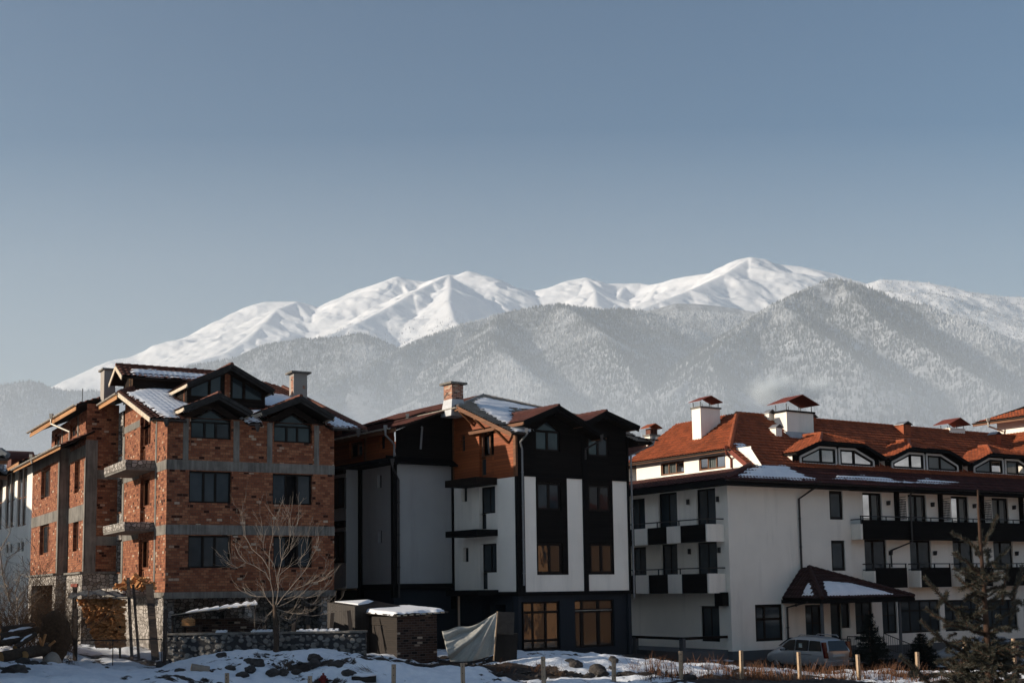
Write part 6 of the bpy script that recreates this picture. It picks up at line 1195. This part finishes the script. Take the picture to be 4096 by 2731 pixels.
for k, (a, b, lab) in enumerate((((166, 2580, 47.9), (158, 2548, 47.9), 'left upright split billet on the log heap'), ((168, 2582, 47.8), (182, 2535, 47.8), 'tallest upright split billet on the log heap'), ((196, 2582, 47.7), (220, 2562, 47.7), 'slanting split billet at the right end of the log heap'))):
    m = MB(); m.beam(P(*a), P(*b), .1, .07); tag(m.build('split_billet', MT['split_wood']), lab, 'firewood', 'split billets on the log heap')
g_ = onground(207, 2668); o = blob('boulder', P(207, 2652, 48), .36, .34, .4, 'pale_rock', None, 4, .08); tag(o, 'big round pale boulder beside the log heap', 'boulder')
rk = [(90, 2660, .28), (130, 2665, .22), (165, 2668, .22), (60, 2700, .42), (105, 2690, .2), (640, 2668, .25), (885, 2637, .32), (720, 2692, .24), (1000, 2660, .3), (1025, 2672, .38), (920, 2682, .2), (995, 2692, .26), (1090, 2705, .28), (1130, 2700, .24), (965, 2705, .2), (1190, 2700, .2), (1260, 2670, .3), (1340, 2675, .34), (1360, 2668, .26), (1395, 2705, .3), (1260, 2640, .3), (1420, 2660, .15), (2280, 2660, .3), (2305, 2672, .34), (2390, 2690, .4), (2410, 2705, .3), (2360, 2710, .22), (2455, 2650, .3), (2440, 2612, .26), (1955, 2650, .22), (2000, 2700, .16), (2140, 2640, .2), (2220, 2700, .2), (2760, 2716, .22), (3300, 2705, .26), (2040, 2665, .14)]
special = {4: None}
for k, (u, v, r) in enumerate(rk):
    g_ = onground(u, v); x = random.uniform(.8, 1.3)
    left, right = u < 240, u > 2600
    lab = 'dark stone in the row below the log heap' if left else ('stone lying in the dry grass at lower right' if right else ('dark stone poking from the snowy bank below the pebble wall' if u < 1500 else 'dark stone poking from the snow mound below the timber house'))
    tag(blob('rock', g_+Vector((0, 0, r*.25)), r*x, r*.8, r*.62, 'rock', None, k+10, .22), lab, 'rock', 'stones below the log heap' if left else ('stones in the dry grass' if right else ('stones on the bank below the pebble wall' if u < 1500 else 'stones on the snow mound')))
def rubble():
    n = 1500; u = 640+rng.random(n)*1950; Y = 47.5+rng.random(n)*8.5; x = (u-CU)/F*Y; ok = (cover(x, Y) < .5+.25*rng.random(n)**3) & (Y < 50.8+np.clip(x+3, 0, 4)*1.1); x, Y = x[ok], Y[ok]; z = ground(x, Y); n = len(x); r = .02+.09*rng.random(n)**2.5
    V = np.zeros((n, 6, 3)); d = np.array([(1, 0, 0), (0, 1, 0), (-1, 0, 0), (0, -1, 0), (0, 0, 1), (0, 0, -1)], float)
    for k in range(6): V[:, k] = np.stack([x, Y, z+.06], 1)+(d[k]+rng.normal(0, .3, (n, 3)))*r[:, None]*np.array((1.3, 1, .7))
    b = np.arange(n)[:, None]*6; f = np.concatenate([np.concatenate([b+a_, b+c_, b+t_], 1) for t_ in (4, 5) for a_, c_ in ((0, 1), (1, 2), (2, 3), (3, 0))])
    o = np_mesh('rubble', V.reshape(-1, 3), f, MT['rock'], smooth=False); tag(o, 'small dark clods and stones scattered over the snowy bank', 'rubble', kind='stuff')
rubble()
pk = thing('plank_box', 'low brown plank box heaped with snow left of a fence post', 'box', onground(1455, 2726)); g_ = onground(1455, 2728); m = MB(); m.beam(g_+Vector((-.45, 0, .1)), g_+Vector((.45, .1, .1)), .5, .22); m.build('box', MT['old_planks_h'], pk); o = blob('snow_cap', g_+Vector((0, .05, .24)), .42, .3, .1, 'snow', pk, 3, .12)
# ------------------------------------------------------------------ cars
def minivan(label, fr, paint, L=4.6, H=1.75, Wd=1.8, z0=.5, name='parked_car', plate=True):
    """body lofted from side outlines; s runs from tail to nose, d across, wheels and glass are parts"""
    t = thing(name, label, 'car', fr.w(L/2, Wd/2, z0))
    xs = [0, .06, .25, .9, 1.6, 2.4, 2.9, 3.35, 3.7, 4.1, 4.45, 4.6]
    low = [.42, .34, .3, .26, .24, .24, .24, .24, .26, .28, .34, .45]
    belt = [.98, 1.02, 1.03, 1.02, 1.01, 1.0, .99, .98, .97, .92, .82, .62]
    top = [1.0, 1.3, 1.64, 1.72, 1.75, 1.74, 1.69, 1.5, 1.27, .98, .83, .63]
    sc = L/4.6; hs = H/1.75
    def ring(x, lo, be, to):
        wb = 1-.1*max(0, (x-3.9)/.7)**2-.05*max(0, (.2-x)/.2); wt = .8 if to > be+.1 else .93
        return [(d, z) for d, z in ((.06, lo), (0, lo+.12), (-.02, (lo+be)/2), (.0, be), (.5*(1-wt)+.02, be+(to-be)*.75), (.5*(1-wt)+.12, to), (.5, to+.015))], wb
    m = MB(); rows = []
    for x, lo, be, to in zip(xs, low, belt, top):
        rg_, wb = ring(x, lo, be, to); half = [((d-.5)*wb+.5, z) for d, z in rg_]; full = half+[(1-d, z) for d, z in half[-2::-1]]
        rows.append([fr.w(x*sc, d*Wd, z0+z*hs) for d, z in full])
    n = len(rows[0]); vs = [p_ for r_ in rows for p_ in r_]; fs = [(i*n+j, i*n+j+1, (i+1)*n+j+1, (i+1)*n+j) for i in range(len(rows)-1) for j in range(n-1)]+[(i*n+n-1, i*n, (i+1)*n, (i+1)*n+n-1) for i in range(len(rows)-1)]+[tuple(range(n)), tuple(range((len(rows)-1)*n+n-1, (len(rows)-1)*n-1, -1))]
    m.add(vs, fs); body = m.build('body', paint, t, smooth=True)
    bv = body.modifiers.new('soft', 'SUBSURF'); bv.levels = bv.render_levels = 2
    def side(pts, off, name_, mat):   # a panel on both flanks
        for sd in (0, 1):
            g_ = MB(); g_.slab([fr.w(x*sc, (off if sd == 0 else 1-off)*Wd+(-.012 if sd == 0 else .012), z0+z*hs) if not isinstance(off, tuple) else fr.w(x*sc, ((off[0]+(off[1]-off[0])*(z-1.02)/.55) if sd == 0 else 1-(off[0]+(off[1]-off[0])*(z-1.02)/.55))*Wd+(-.014 if sd == 0 else .014), z0+z*hs) for x, z in pts], Vector(fr.l)*(.008 if sd else -.008)); g_.build(name_, mat, t)
    side([(.32, 1.06), (1.25, 1.05), (1.25, 1.56), (.5, 1.54)], (.015, .085), 'side_window', MT['car_glass']); side([(1.32, 1.05), (2.25, 1.04), (2.25, 1.58), (1.32, 1.57)], (.015, .085), 'side_window', MT['car_glass']); side([(2.32, 1.04), (3.45, 1.02), (3.1, 1.36), (2.75, 1.55), (2.32, 1.58)], (.015, .085), 'side_window', MT['car_glass'])
    g_ = MB(); g_.slab([fr.w(x*sc, d*Wd, z0+z*hs) for d, x, z in ((.14, .015, 1.06), (.86, .015, 1.06), (.8, .2, 1.56), (.2, .2, 1.56))], -Vector(fr.t)*.03); g_.build('rear_window', MT['car_glass'], t)
    g_ = MB(); g_.slab([fr.w(x*sc, d*Wd, z0+z*hs+.03) for d, x, z in ((.12, 3.72, 1.2), (.88, 3.72, 1.2), (.8, 3.05, 1.6), (.2, 3.05, 1.6))], Vector((0, 0, .02))); g_.build('windscreen', MT['car_glass'], t)
    for d0, d1 in ((.0, .1), (.9, 1.0)): g_ = MB(); g_.hexa([fr.w(x*sc, d*Wd, z0+z*hs) for x, z in ((.0, .72), (.16, 1.5)) for d, x in ((d0-.012, x-.03), (d1, x-.03), (d1, x+.12), (d0-.012, x+.12))]); g_.build('tail_light', MT['tail_light'], t)
    for xw in (.92, 3.72):
        for sd in (0, 1):
            c = fr.w(xw*sc, .02*Wd if sd == 0 else .98*Wd, z0+.32); ax = Vector(fr.l)*(1 if sd else -1); g_ = MB(); g_.tube([c-ax*.16, c+ax*.0, c+ax*.045], [.32, .325, .29], 22); wh = g_.build('wheel', MT['rubber'], t); g_ = MB(); g_.tube([c+ax*.04, c+ax*.06], [.2, .16], 14); g_.build('rim', MT['alloy'], wh)
            g_ = MB(); g_.tube([c-ax*.1, c+ax*.022], .39, 22); g_.build('wheel_arch', MT['rubber'], t)
    for sd in (0, 1): g_ = MB(); c = fr.w(3.05*sc, -.09 if sd == 0 else Wd+.09, z0+1.1*hs); g_.tube([c-fr.t*.1, c+fr.t*.06, c+fr.t*.12], [.07, .09, .03], 8); g_.build('mirror', paint, t)
    for sd in (.17, .83): g_ = MB(); g_.tube([fr.w(.6*sc, sd*Wd, z0+1.7*hs), fr.w(.75*sc, sd*Wd, z0+1.8*hs), fr.w(2.1*sc, sd*Wd, z0+1.82*hs), fr.w(2.3*sc, sd*Wd, z0+1.73*hs)], .022, 6); g_.build('roof_rail', MT['alloy'], t)
    g_ = MB(); g_.box(fr, -.09, .14, .04*Wd, .96*Wd, z0+.36, z0+.58); g_.build('bumper', paint, t)
    g_ = MB(); g_.box(fr, -.035, .02, .28*Wd, .72*Wd, z0+.78*hs, z0+.92*hs); g_.build('number_plate', MT['plate'], t)
    for sd in (0, 1): g_ = MB(); g_.box(fr, 2.28*sc, 2.3*sc, -.032 if sd == 0 else Wd+.024, -.024 if sd == 0 else Wd+.032, z0+.5, z0+1.0*hs); g_.box(fr, 1.0*sc, 2.2*sc, -.036 if sd == 0 else Wd+.028, -.028 if sd == 0 else Wd+.036, z0+.86*hs, z0+.88*hs); g_.each('door_seam', MT['rubber'], t)
    g_ = MB(); g_.slab([fr.w(x*sc, .045*Wd-.03, z0+z*hs) for x, z in ((1.75, 1.14), (2.0, 1.14), (2.0, 1.4), (1.75, 1.4))], -Vector(fr.l)*.006); g_.build('window_notice', MT['paper'], t)
    return t
VF = Frame(3306, 2690, 64.5, 57); VF.t = Vector((-.5, .866, 0)); VF.l = Vector((.866, .5, 0))
minivan('silver minivan parked by the hotel porch, seen from its rear corner', VF, MT['car_paint'], 4.6, 1.8, 1.82, P(3297, 2692, 64.5).z)
p2 = P(4085, 2660, 66); V2 = Frame(4085, 2660, 66, 57); V2.t = Vector((-.96, .28, 0)).normalized(); V2.l = Vector((.28, .96, 0)).normalized()
minivan('pale grey car parked behind the foreground spruce', V2, MT['white_paint'], 4.3, 1.45, 1.75, P(4000, 2668, 66).z)
# ------------------------------------------------------------------ plants
def rot_about(v, ax, an): return Matrix.Rotation(an, 3, ax) @ v
class Twigs:
    """tapering bent twigs gathered in one mesh"""
    def __init__(s, seed): s.m = MB(); s.r = random.Random(seed)
    def limb(s, p, d, L, r0, lev, up=.5, wob=.25, nseg=7, kids=(5, 4, 3), n=5, spread=.8, shrink=.55, rmin=.004):
        p = Vector(p); d = Vector(d).normalized(); pts = [p.copy()]; rr = [r0]; dirs = [d.copy()]
        for i in range(nseg):
            d = (d+Vector((s.r.gauss(0, wob), s.r.gauss(0, wob), s.r.gauss(0, wob)))*.5+Vector((0, 0, up))*.28*(1-d.z)).normalized()
            p = p+d*L/nseg; pts.append(p.copy()); rr.append(max(rmin, r0*(1-.8*(i+1)/nseg))); dirs.append(d.copy())
        s.m.tube(pts, rr, n, cap=False)
        if lev <= 0: return
        for k in range(kids[len(kids)-lev] if lev <= len(kids) else kids[0]):
            i = s.r.randint(1, nseg); ax = dirs[i].orthogonal().normalized(); ax = rot_about(ax, dirs[i], s.r.uniform(0, 6.28)); nd = rot_about(dirs[i], ax, s.r.uniform(.3, spread))
            s.limb(pts[i], nd, L*shrink*s.r.uniform(.7, 1.25), max(rmin, rr[i]*.7), lev-1, up, wob, max(4, nseg-2), kids, 4 if lev == 1 else n, spread, shrink, rmin)
# the bare tree before the brick house: limbs fan from a short pollard head
Yt = 50.2; hub = P(1098, 2432, Yt); bt_ = thing('bare_tree', 'leafless pollarded tree with pale fanning branches in front of the brick house', 'tree', (hub.x, Yt, gz(hub.x, Yt)))
m = MB(); m.tube([Vector((hub.x+.05, Yt, gz(hub.x, Yt)-.2)), P(1106, 2560, Yt), P(1102, 2480, Yt), hub+Vector((0, 0, .15))], [.14, .11, .1, .07], 8); m.build('trunk', MT['bark'], bt_, smooth=True)
tw = Twigs(4)
main = [[(1098, 2432), (1094, 2380), (1086, 2330), (1082, 2270), (1078, 2215), (1088, 2140), (1090, 2085)], [(1098, 2432), (1110, 2350), (1118, 2300), (1122, 2240), (1118, 2160), (1108, 2080)], [(1098, 2432), (1140, 2380), (1180, 2330), (1225, 2275), (1262, 2205), (1275, 2145)], [(1098, 2432), (1150, 2410), (1200, 2382), (1245, 2345), (1290, 2310), (1312, 2250)], [(1086, 2330), (1060, 2290), (1022, 2262), (985, 2250), (955, 2215), (940, 2190)], [(1082, 2280), (1050, 2230), (1010, 2195), (985, 2150), (975, 2110), (960, 2060)], [(1118, 2300), (1150, 2265), (1195, 2250), (1225, 2200), (1230, 2150)], [(1118, 2290), (1130, 2220), (1150, 2180), (1160, 2110), (1165, 2060)], [(1098, 2432), (1060, 2385), (1020, 2385), (985, 2370)], [(1098, 2432), (1120, 2400), (1170, 2385), (1220, 2390), (1275, 2370)], [(1098, 2432), (1140, 2445), (1190, 2455), (1250, 2462), (1300, 2455), (1320, 2448)], [(1098, 2432), (1115, 2460), (1140, 2475), (1170, 2478)], [(1098, 2432), (1118, 2480), (1120, 2530), (1110, 2555), (1104, 2568)], [(1098, 2432), (1070, 2465), (1040, 2490), (1030, 2515)], [(1098, 2432), (1055, 2475), (1020, 2470), (1010, 2430)], [(1110, 2350), (1095, 2260), (1060, 2200), (1050, 2140), (1048, 2070)], [(1140, 2380), (1190, 2350), (1240, 2330), (1300, 2320)], [(1122, 2240), (1160, 2200), (1180, 2140), (1190, 2080)], [(985, 2250), (950, 2270), (930, 2255)], [(1200, 2382), (1230, 2410), (1270, 2420), (1300, 2400)]]
for q in main:
    dp = tw.r.uniform(-.9, .9); L = len(q); pts = [P(u+tw.r.uniform(-5, 5), v, Yt+dp*i/L) for i, (u, v) in enumerate(q)]; r0 = .018 if len(q) > 5 else .012
    fine = []
    for a, b in zip(pts[:-1], pts[1:]): fine += [a.lerp(b, t)+Vector((tw.r.gauss(0, .012), tw.r.gauss(0, .012), 0)) for t in (0, .5)]
    fine.append(pts[-1]); n_ = len(fine); tw.m.tube(fine, [max(.005, r0*(1-.85*i/n_)) for i in range(n_)], 5, cap=False)
    for k in range(11):
        i = tw.r.randint(2, n_-1); d = (fine[i]-fine[i-1]).normalized(); d = (d+Vector((tw.r.uniform(-.8, .8), tw.r.uniform(-.5, .5), tw.r.uniform(-.1, .5)))).normalized(); tw.limb(fine[i], d, tw.r.uniform(.35, 1.0), .0075, 1, .6, .28, 6, (2,), 4, .6, .5, .004)
tw.m.build('crown', MT['pale_bark'], bt_)
# tangled shrubs at left
for k, (u, v, Y, n_, L, lab) in enumerate(((60, 2520, 52, 34, 2.6, 'leafless tangled shrub at the left edge before the white building'), (150, 2500, 51.5, 30, 2.2, 'brown twiggy shrub hiding the brick house basement at left'), (230, 2480, 52.5, 16, 1.7, 'small twiggy shrub right of the larger left shrubs'))):
    b = P(u, v, Y); b.z = gz(b.x, b.y); t = thing('bare_shrub', lab, 'shrub', b, 'bare shrubs at left'); tw = Twigs(30+k)
    for i in range(n_): a = tw.r.uniform(0, 6.28); tw.limb(b+Vector((math.cos(a)*.7*tw.r.random()*1.4, math.sin(a)*.4, -.1)), (math.cos(a)*.55, math.sin(a)*.4, 1), L*tw.r.uniform(.6, 1.25), .022, 2, .35, .35, 7, (6, 4), 4, .9, .5, .0065)
    tw.m.build('twigs', MT['twig'], t)
b = P(40, 2500, 50.8); b.z = gz(b.x, b.y); t = thing('young_tree', 'crooked leafless young tree with lit branches at far left', 'tree', b); tw = Twigs(77)
for q in ([(72, 2500), (68, 2440), (70, 2400), (60, 2372), (30, 2345), (15, 2325)], [(70, 2400), (85, 2372), (110, 2350), (122, 2320)], [(68, 2440), (95, 2395), (100, 2410)], [(60, 2372), (75, 2330), (80, 2300)], [(68, 2420), (40, 2405), (10, 2300), (30, 2230), (90, 2190)], [(10, 2300), (0, 2200), (40, 2130)]):
    pts = [P(a_, b_, 50.8+tw.r.uniform(-.3, .3)) for a_, b_ in q]; tw.m.tube(pts, [max(.008, .035*(1-.75*i/len(pts))) for i in range(len(pts))], 5, cap=False)
    for i in range(1, len(pts)):
        for _ in range(3): tw.limb(pts[i], (tw.r.uniform(-1, 1), tw.r.uniform(-.5, .5), tw.r.uniform(0, 1)), .6, .01, 1, .3, .35, 5, (3,), 4, .8, .5, .005)
tw.m.build('branches', MT['pale_bark'], t)
# brown bramble mound
b = P(215, 2560, 49.2); b.z = gz(b.x, b.y); t = thing('bramble_mound', 'brown mound of dry tangled bramble between log heap and gate post', 'bramble', b); tw = Twigs(51)
for i in range(620):
    u = tw.r.uniform(145, 292); v = tw.r.uniform(2440+abs(u-215)*.35-8, 2650 if u > 200 else 2580); tw.limb(P(u, v, 49.2+tw.r.uniform(-.45, .45)), (tw.r.uniform(-1, 1), tw.r.uniform(-.6, .6), tw.r.uniform(-1, .8)), tw.r.uniform(.25, .6), .007, 0, -.5, .55, 6, (1,), 3)
tw.m.build('dry_stems', MT['hay'], t)
m = MB(); blobm = blob('bramble_core', P(222, 2550, 49.5), .62, .3, 1.0, 'hay', t, 8, .16)
# twig heaps and grass on the bank
for k, (u, v, n_, L, lab, mat) in enumerate(((1130, 2690, 26, .5, 'dry weed tuft among the rocks below the bare tree', 'twig'), (1500, 2700, 30, .8, 'fan of dry cut twigs lying on the snow before the plank shed', 'twig'), (2005, 2690, 46, .42, 'dry grass tuft in snow below the tarpaulin', 'dry_grass'), (2150, 2690, 20, .6, 'tall dry weeds left of a fence post', 'dry_grass'), (2230, 2705, 40, .45, 'dark dry tuft just right of the fence post before the shop window', 'twig'), (2540, 2690, 30, .5, 'dry weeds at the right end of the snow mound', 'dry_grass'), (2600, 2722, 40, .55, 'dark spiky tuft at the foot of the snow mound', 'twig'))):
    g_ = onground(u, v); t = thing('dry_tuft', lab, 'dry plant', g_); tw = Twigs(90+k)
    for i in range(n_): tw.limb(g_+Vector((tw.r.gauss(0, .16), tw.r.gauss(0, .1), -.03)), (tw.r.uniform(-.7, .7), tw.r.uniform(-.5, .5), 1) if 'cut' not in lab else (-1+tw.r.uniform(-.2, .3), tw.r.uniform(-.3, .3), .35), L*tw.r.uniform(.5, 1.2), .006, 1, .1, .2, 5, (2,), 3, .5, .4, .003)
    tw.m.build('stems', MT[mat], t)
# dry grass verge: blades past counting
def verge():
    n = 11000; u = 2560+rng.random(n)*1250; Y = 49.2+rng.random(n)**.8*6.5+(u-2560)/1250*2.5; x = (u-CU)/F*Y; dens = fbm(x/1.1, Y/.8, 71, 4); ok = (dens > .47+.14*rng.random(n)) & (Y < 57); x, Y, dens = x[ok], Y[ok], dens[ok]; z = ground(x, Y); n = len(x)
    h = (.12+.45*rng.random(n)**2)*(.7+1.1*np.clip(dens-.45, 0, .4)/.4); a = rng.random(n)*6.28; lx = rng.normal(0, .16, n)*h; ly = rng.normal(0, .16, n)*h; wv = .008+.009*rng.random(n)
    v = np.zeros((n, 6, 3)); dx, dy = np.cos(a)*wv, np.sin(a)*wv
    for j, (f_, w_) in enumerate(((0, 1), (.55, .8))): v[:, 2*j] = np.stack([x-dx*w_+lx*f_**2, Y-dy*w_+ly*f_**2, z-.05+h*f_], 1); v[:, 2*j+1] = np.stack([x+dx*w_+lx*f_**2, Y+dy*w_+ly*f_**2, z-.05+h*f_], 1)
    v[:, 4] = np.stack([x+lx*1.6, Y+ly*1.6, z+h], 1); v[:, 5] = v[:, 4]+np.stack([dx*.3, dy*.3, 0*dx], 1)
    b = np.arange(n)[:, None]*6; f = np.concatenate([np.concatenate([b, b+1, b+3, b+2], 1), np.concatenate([b+2, b+3, b+5, b+4], 1)])
    o = np_mesh('dry_grass', v.reshape(-1, 3), f, MT['dry_grass'], smooth=False); tag(o, 'rust brown dry grass along the verge at lower right', 'grass', kind='stuff')
verge()
# needle bearing shoots
def needles(pts, rr, dens, ln, rg_, wk=.055):
    """needle quads standing round a polyline of shoots, as numpy arrays"""
    V = []
    for p, q, r0 in zip(pts[:-1], pts[1:], rr):
        L = (q-p).length; n = max(2, int(L*dens)); d = np.array((q-p).normalized()); t = rg_.random(n)[:, None]; c = np.array(p)+t*np.array(q-p)
        o = rg_.normal(size=(n, 3)); o -= (o@d)[:, None]*d; o /= np.linalg.norm(o, axis=1)[:, None]+1e-9
        dr = o*.8+d*.65+np.array((0, 0, .12)); dr /= np.linalg.norm(dr, axis=1)[:, None]; l = ln*(.7+.5*rg_.random(n))[:, None]; sd = np.cross(dr, rg_.normal(size=(n, 3))); sd /= np.linalg.norm(sd, axis=1)[:, None]+1e-9
        w_ = ln*wk; V.append(np.stack([c+o*r0-sd*w_, c+o*r0+sd*w_, c+o*r0+dr*l+sd*w_*.3, c+o*r0+dr*l-sd*w_*.3], 1))
    return np.concatenate(V) if V else np.zeros((0, 4, 3))
Ysp = 9.0
sp_ = thing('spruce_sapling', 'sparse young spruce with upright bare shoots in the right foreground', 'spruce', (P(3950, 2731, Ysp).x, Ysp, gz(P(3950, 2731, Ysp).x, Ysp)))
def spruce():
    rg_ = np.random.default_rng(3); rs = random.Random(8); wood_ = MB(); shoots = []
    tr = [(3911, 1958), (3914, 2040), (3918, 2110), (3924, 2200), (3931, 2290), (3938, 2390), (3944, 2480), (3950, 2580), (3955, 2680), (3960, 2780), (3968, 3000), (3975, 3350)]
    tp = [P(u, v, Ysp) for u, v in tr]; mt = MB(); mt.tube(tp, [.006, .009, .011, .013, .015, .018, .021, .024, .027, .03, .038, .05], 8); mt.build('trunk', MT['spruce_bark'], sp_, smooth=True)
    def shoot(pts, r=.007, bare=.0):
        n = len(pts); wood_.tube(pts, [max(.003, r*(1-.55*i/n)) for i in range(n)], 5); k0 = int(bare*(n-1)); shoots.append((pts[k0:], [max(.003, r*.8)]*(n-1)))
    def curve(a, b, sag, dpt, n=7):
        pa, pb = P(*a, Ysp), P(*b, Ysp); pb = pb+Vector((0, dpt, 0)); return [pa.lerp(pb, i/n)+Vector((rs.gauss(0, .006), rs.gauss(0, .006), -sag*math.sin(math.pi*i/n)+rs.gauss(0, .005))) for i in range(n+1)]
    br = [ # ((from),(to), sag, depth)
     ((3916, 2200), (3992, 2068), .01, 0), ((3916, 2180), (3930, 2122), 0, .05), ((3918, 2190), (3812, 2124), .0, .05), ((3920, 2220), (3888, 2188), 0, -.05), ((3922, 2230), (3975, 2200), -.02, .1), ((3945, 2265), (4048, 2188), .01, .05), ((3955, 2265), (3972, 2200), 0, .1),
     ((3922, 2290), (3800, 2206), .01, -.1), ((3923, 2290), (3838, 2208), .0, .12), ((3925, 2300), (3872, 2275), -.01, .1), ((3925, 2310), (3990, 2290), -.01, -.1), ((3925, 2330), (3826, 2285), .0, -.12), ((3928, 2330), (3838, 2270), .01, .1), ((3930, 2350), (3840, 2358), -.03, .0), ((3932, 2340), (4010, 2310), -.01, -.1), ((3930, 2360), (3998, 2300), -.02, .1), ((3932, 2370), (4020, 2345), -.01, .05),
     ((4000, 2420), (4033, 2258), .0, 0), ((3940, 2430), (4000, 2410), .02, 0), ((3936, 2390), (3850, 2300), .0, .15), ((3940, 2420), (4080, 2370), -.02, .15), ((3938, 2400), (3836, 2396), -.03, -.1),
     ((3940, 2485), (3665, 2306), .06, -.15), ((3775, 2400), (3712, 2428), -.02, -.2), ((3780, 2395), (3760, 2366), 0, -.15), ((3830, 2445), (3798, 2470), -.02, -.2), ((3850, 2455), (3822, 2490), -.01, -.25), ((3900, 2475), (3870, 2480), -.01, .1), ((3870, 2465), (3900, 2440), 0, -.2),
     ((3944, 2530), (3800, 2495), -.03, .1), ((3850, 2515), (3716, 2438), .0, .1), ((3944, 2540), (3750, 2500), -.02, -.15), ((3948, 2540), (4020, 2520), -.03, -.1), ((4022, 2518), (4070, 2434), 0, 0), ((3948, 2545), (4080, 2520), -.02, .2), ((4020, 2518), (4090, 2515), -.01, .1),
     ((3950, 2640), (3662, 2478), .05, -.1), ((3760, 2560), (3690, 2572), -.02, -.15), ((3765, 2565), (3738, 2528), 0, -.05), ((3800, 2590), (3750, 2600), -.01, -.2), ((3950, 2600), (3850, 2570), -.03, .2), ((3950, 2610), (4040, 2560), -.03, .1), ((3952, 2600), (4096, 2570), -.02, -.1), ((4096, 2300), (4060, 2390), .0, .1), ((4050, 2400), (4110, 2260), .0, .1), ((4045, 2420), (4110, 2420), -.02, .1), ((3945, 2520), (4100, 2400), .02, .1),
     ((3760, 2780), (3550, 2610), .0, -.3), ((3660, 2705), (3602, 2690), -.03, -.3), ((3640, 2700), (3625, 2660), 0, -.25), ((3680, 2720), (3700, 2690), -.01, -.3)]
    for a, b, sg, dp in br:
        pts = curve(a, b, sg, dp); L = (pts[-1]-pts[0]).length; shoot(pts, .009 if L > .25 else .006)
    for i in range(170):   # dense lower whorls
        v = rs.uniform(2590, 2790); s = rs.choice((-1, 1)); u0 = 3952+rs.uniform(-5, 5)+s*rs.uniform(0, 1)*140*(v-2540)/200; a = (u0, v); b = (u0+s*rs.uniform(15, 75)+rs.uniform(-20, 20), v+rs.uniform(-45, 25)); pts = curve(a, b, rs.uniform(-.02, .02), rs.uniform(-.25, .25), 5); off = Vector((0, rs.uniform(-.3, .35), 0)); shoot([q+off for q in pts], .006)
    for i in range(50):
        v = rs.uniform(2260, 2600); s = rs.choice((-1, 1)); u0 = 3934+s*rs.uniform(4, 60)*(v-2100)/400; pts = curve((u0, v), (u0+s*rs.uniform(18, 50), v+rs.uniform(-30, 22)), rs.uniform(-.02, .01), 0, 4); off = Vector((0, rs.uniform(-.2, .25), 0)); shoot([q+off for q in pts], .005)
    wood_.build('branches', MT['spruce_bark'], sp_)
    V = np.concatenate([needles(p_, r_, 1700, .02, rg_, .085) for p_, r_ in shoots]+[needles(tp[:5], [.012]*4, 250, .012, rg_)]); bo = np.array(sp_.location); V = V-bo; n = len(V); f = np.arange(n*4).reshape(n, 4); np_mesh('needles', V.reshape(-1, 3), f, MT['needles'], sp_, smooth=False)
spruce()
def fir(name, label, base, H, W, seed):
    t = thing(name, label, 'conifer', base); rg_ = np.random.default_rng(seed); rs = random.Random(seed); m = MB(); m.tube([base, base+Vector((0, 0, H))], [.07, .012], 6); m.build('trunk', MT['bark'], t); VV = []; lv = int(H/.17)
    for i in range(lv):
        z = H*(.06+.9*i/lv); R_ = W*(1-z/H)*rs.uniform(.75, 1.15)+.06
        for k in range(9): a = rs.uniform(0, 6.28); d = Vector((math.cos(a), math.sin(a), -.12)); p0 = base+Vector((0, 0, z)); pts = [p0+d*R_*x+Vector((0, 0, .1*R_*x*x)) for x in (0, .35, .7, 1)]; VV.append(needles(pts, [.01]*3, 130, .13, rg_, .1)*1.0)
    V = np.concatenate(VV)-np.array(base); n = len(V); np_mesh('crown', V.reshape(-1, 3), np.arange(n*4).reshape(n, 4), MT['dark_needles'], t, smooth=False)
b = P(3485, 2660, 63.5); b.z = gz(b.x, b.y); fir('young_fir', 'dark pointed young fir growing right of the minivan', b, P(3478, 2438, 63.5).z-b.z, 1.25, 5)
b = P(3690, 2650, 65); b.z = gz(b.x, b.y); fir('young_fir', 'dark bushy low fir in front of the hotel ground floor windows', b, P(3690, 2520, 65).z-b.z, 1.3, 6)
# chimney smoke over the hotel
for k, (u, v, rx, rz) in enumerate(((3060, 1562, 7, 5.5), (3120, 1550, 7, 6), (3165, 1588, 5, 4), (3275, 1550, 6.5, 4.5), (3235, 1575, 4.5, 3.5))):
    c = P(u, v, 420); bm = bmesh.new(); bmesh.ops.create_icosphere(bm, subdivisions=3, radius=1.25); me = bpy.data.meshes.new('smoke'); bm.to_mesh(me); bm.free(); me.materials.append(MT['smoke']); o = bpy.data.objects.new('smoke', me); COL.objects.link(o); o.location = c; o.scale = (rx, rx, rz); tag(o, 'pale puff of chimney smoke drifting above the hotel roof', 'smoke', 'smoke puffs over the hotel', 'stuff')
# ------------------------------------------------------------------ air
hz = MB(); hz.hexa([(x_, y_, z_) for z_ in (-40, 2150) for x_, y_ in ((-4200, -4200), (4200, -4200), (4200, 8000), (-4200, 8000))]); o = hz.build('haze', MT['haze'], uv=False); tag(o, 'pale winter haze between the village and the mountains', 'haze', kind='stuff')
mb = MB(); mb.hexa([(x_, y_, z_) for z_ in (-30, 340) for x_, y_ in ((-3600, 900), (3600, 900), (3600, 4700), (-3600, 4700))]); o = mb.build('mist', MT['mist'], uv=False); tag(o, 'bank of pale valley mist lying before the wooded hills', 'mist', kind='stuff')
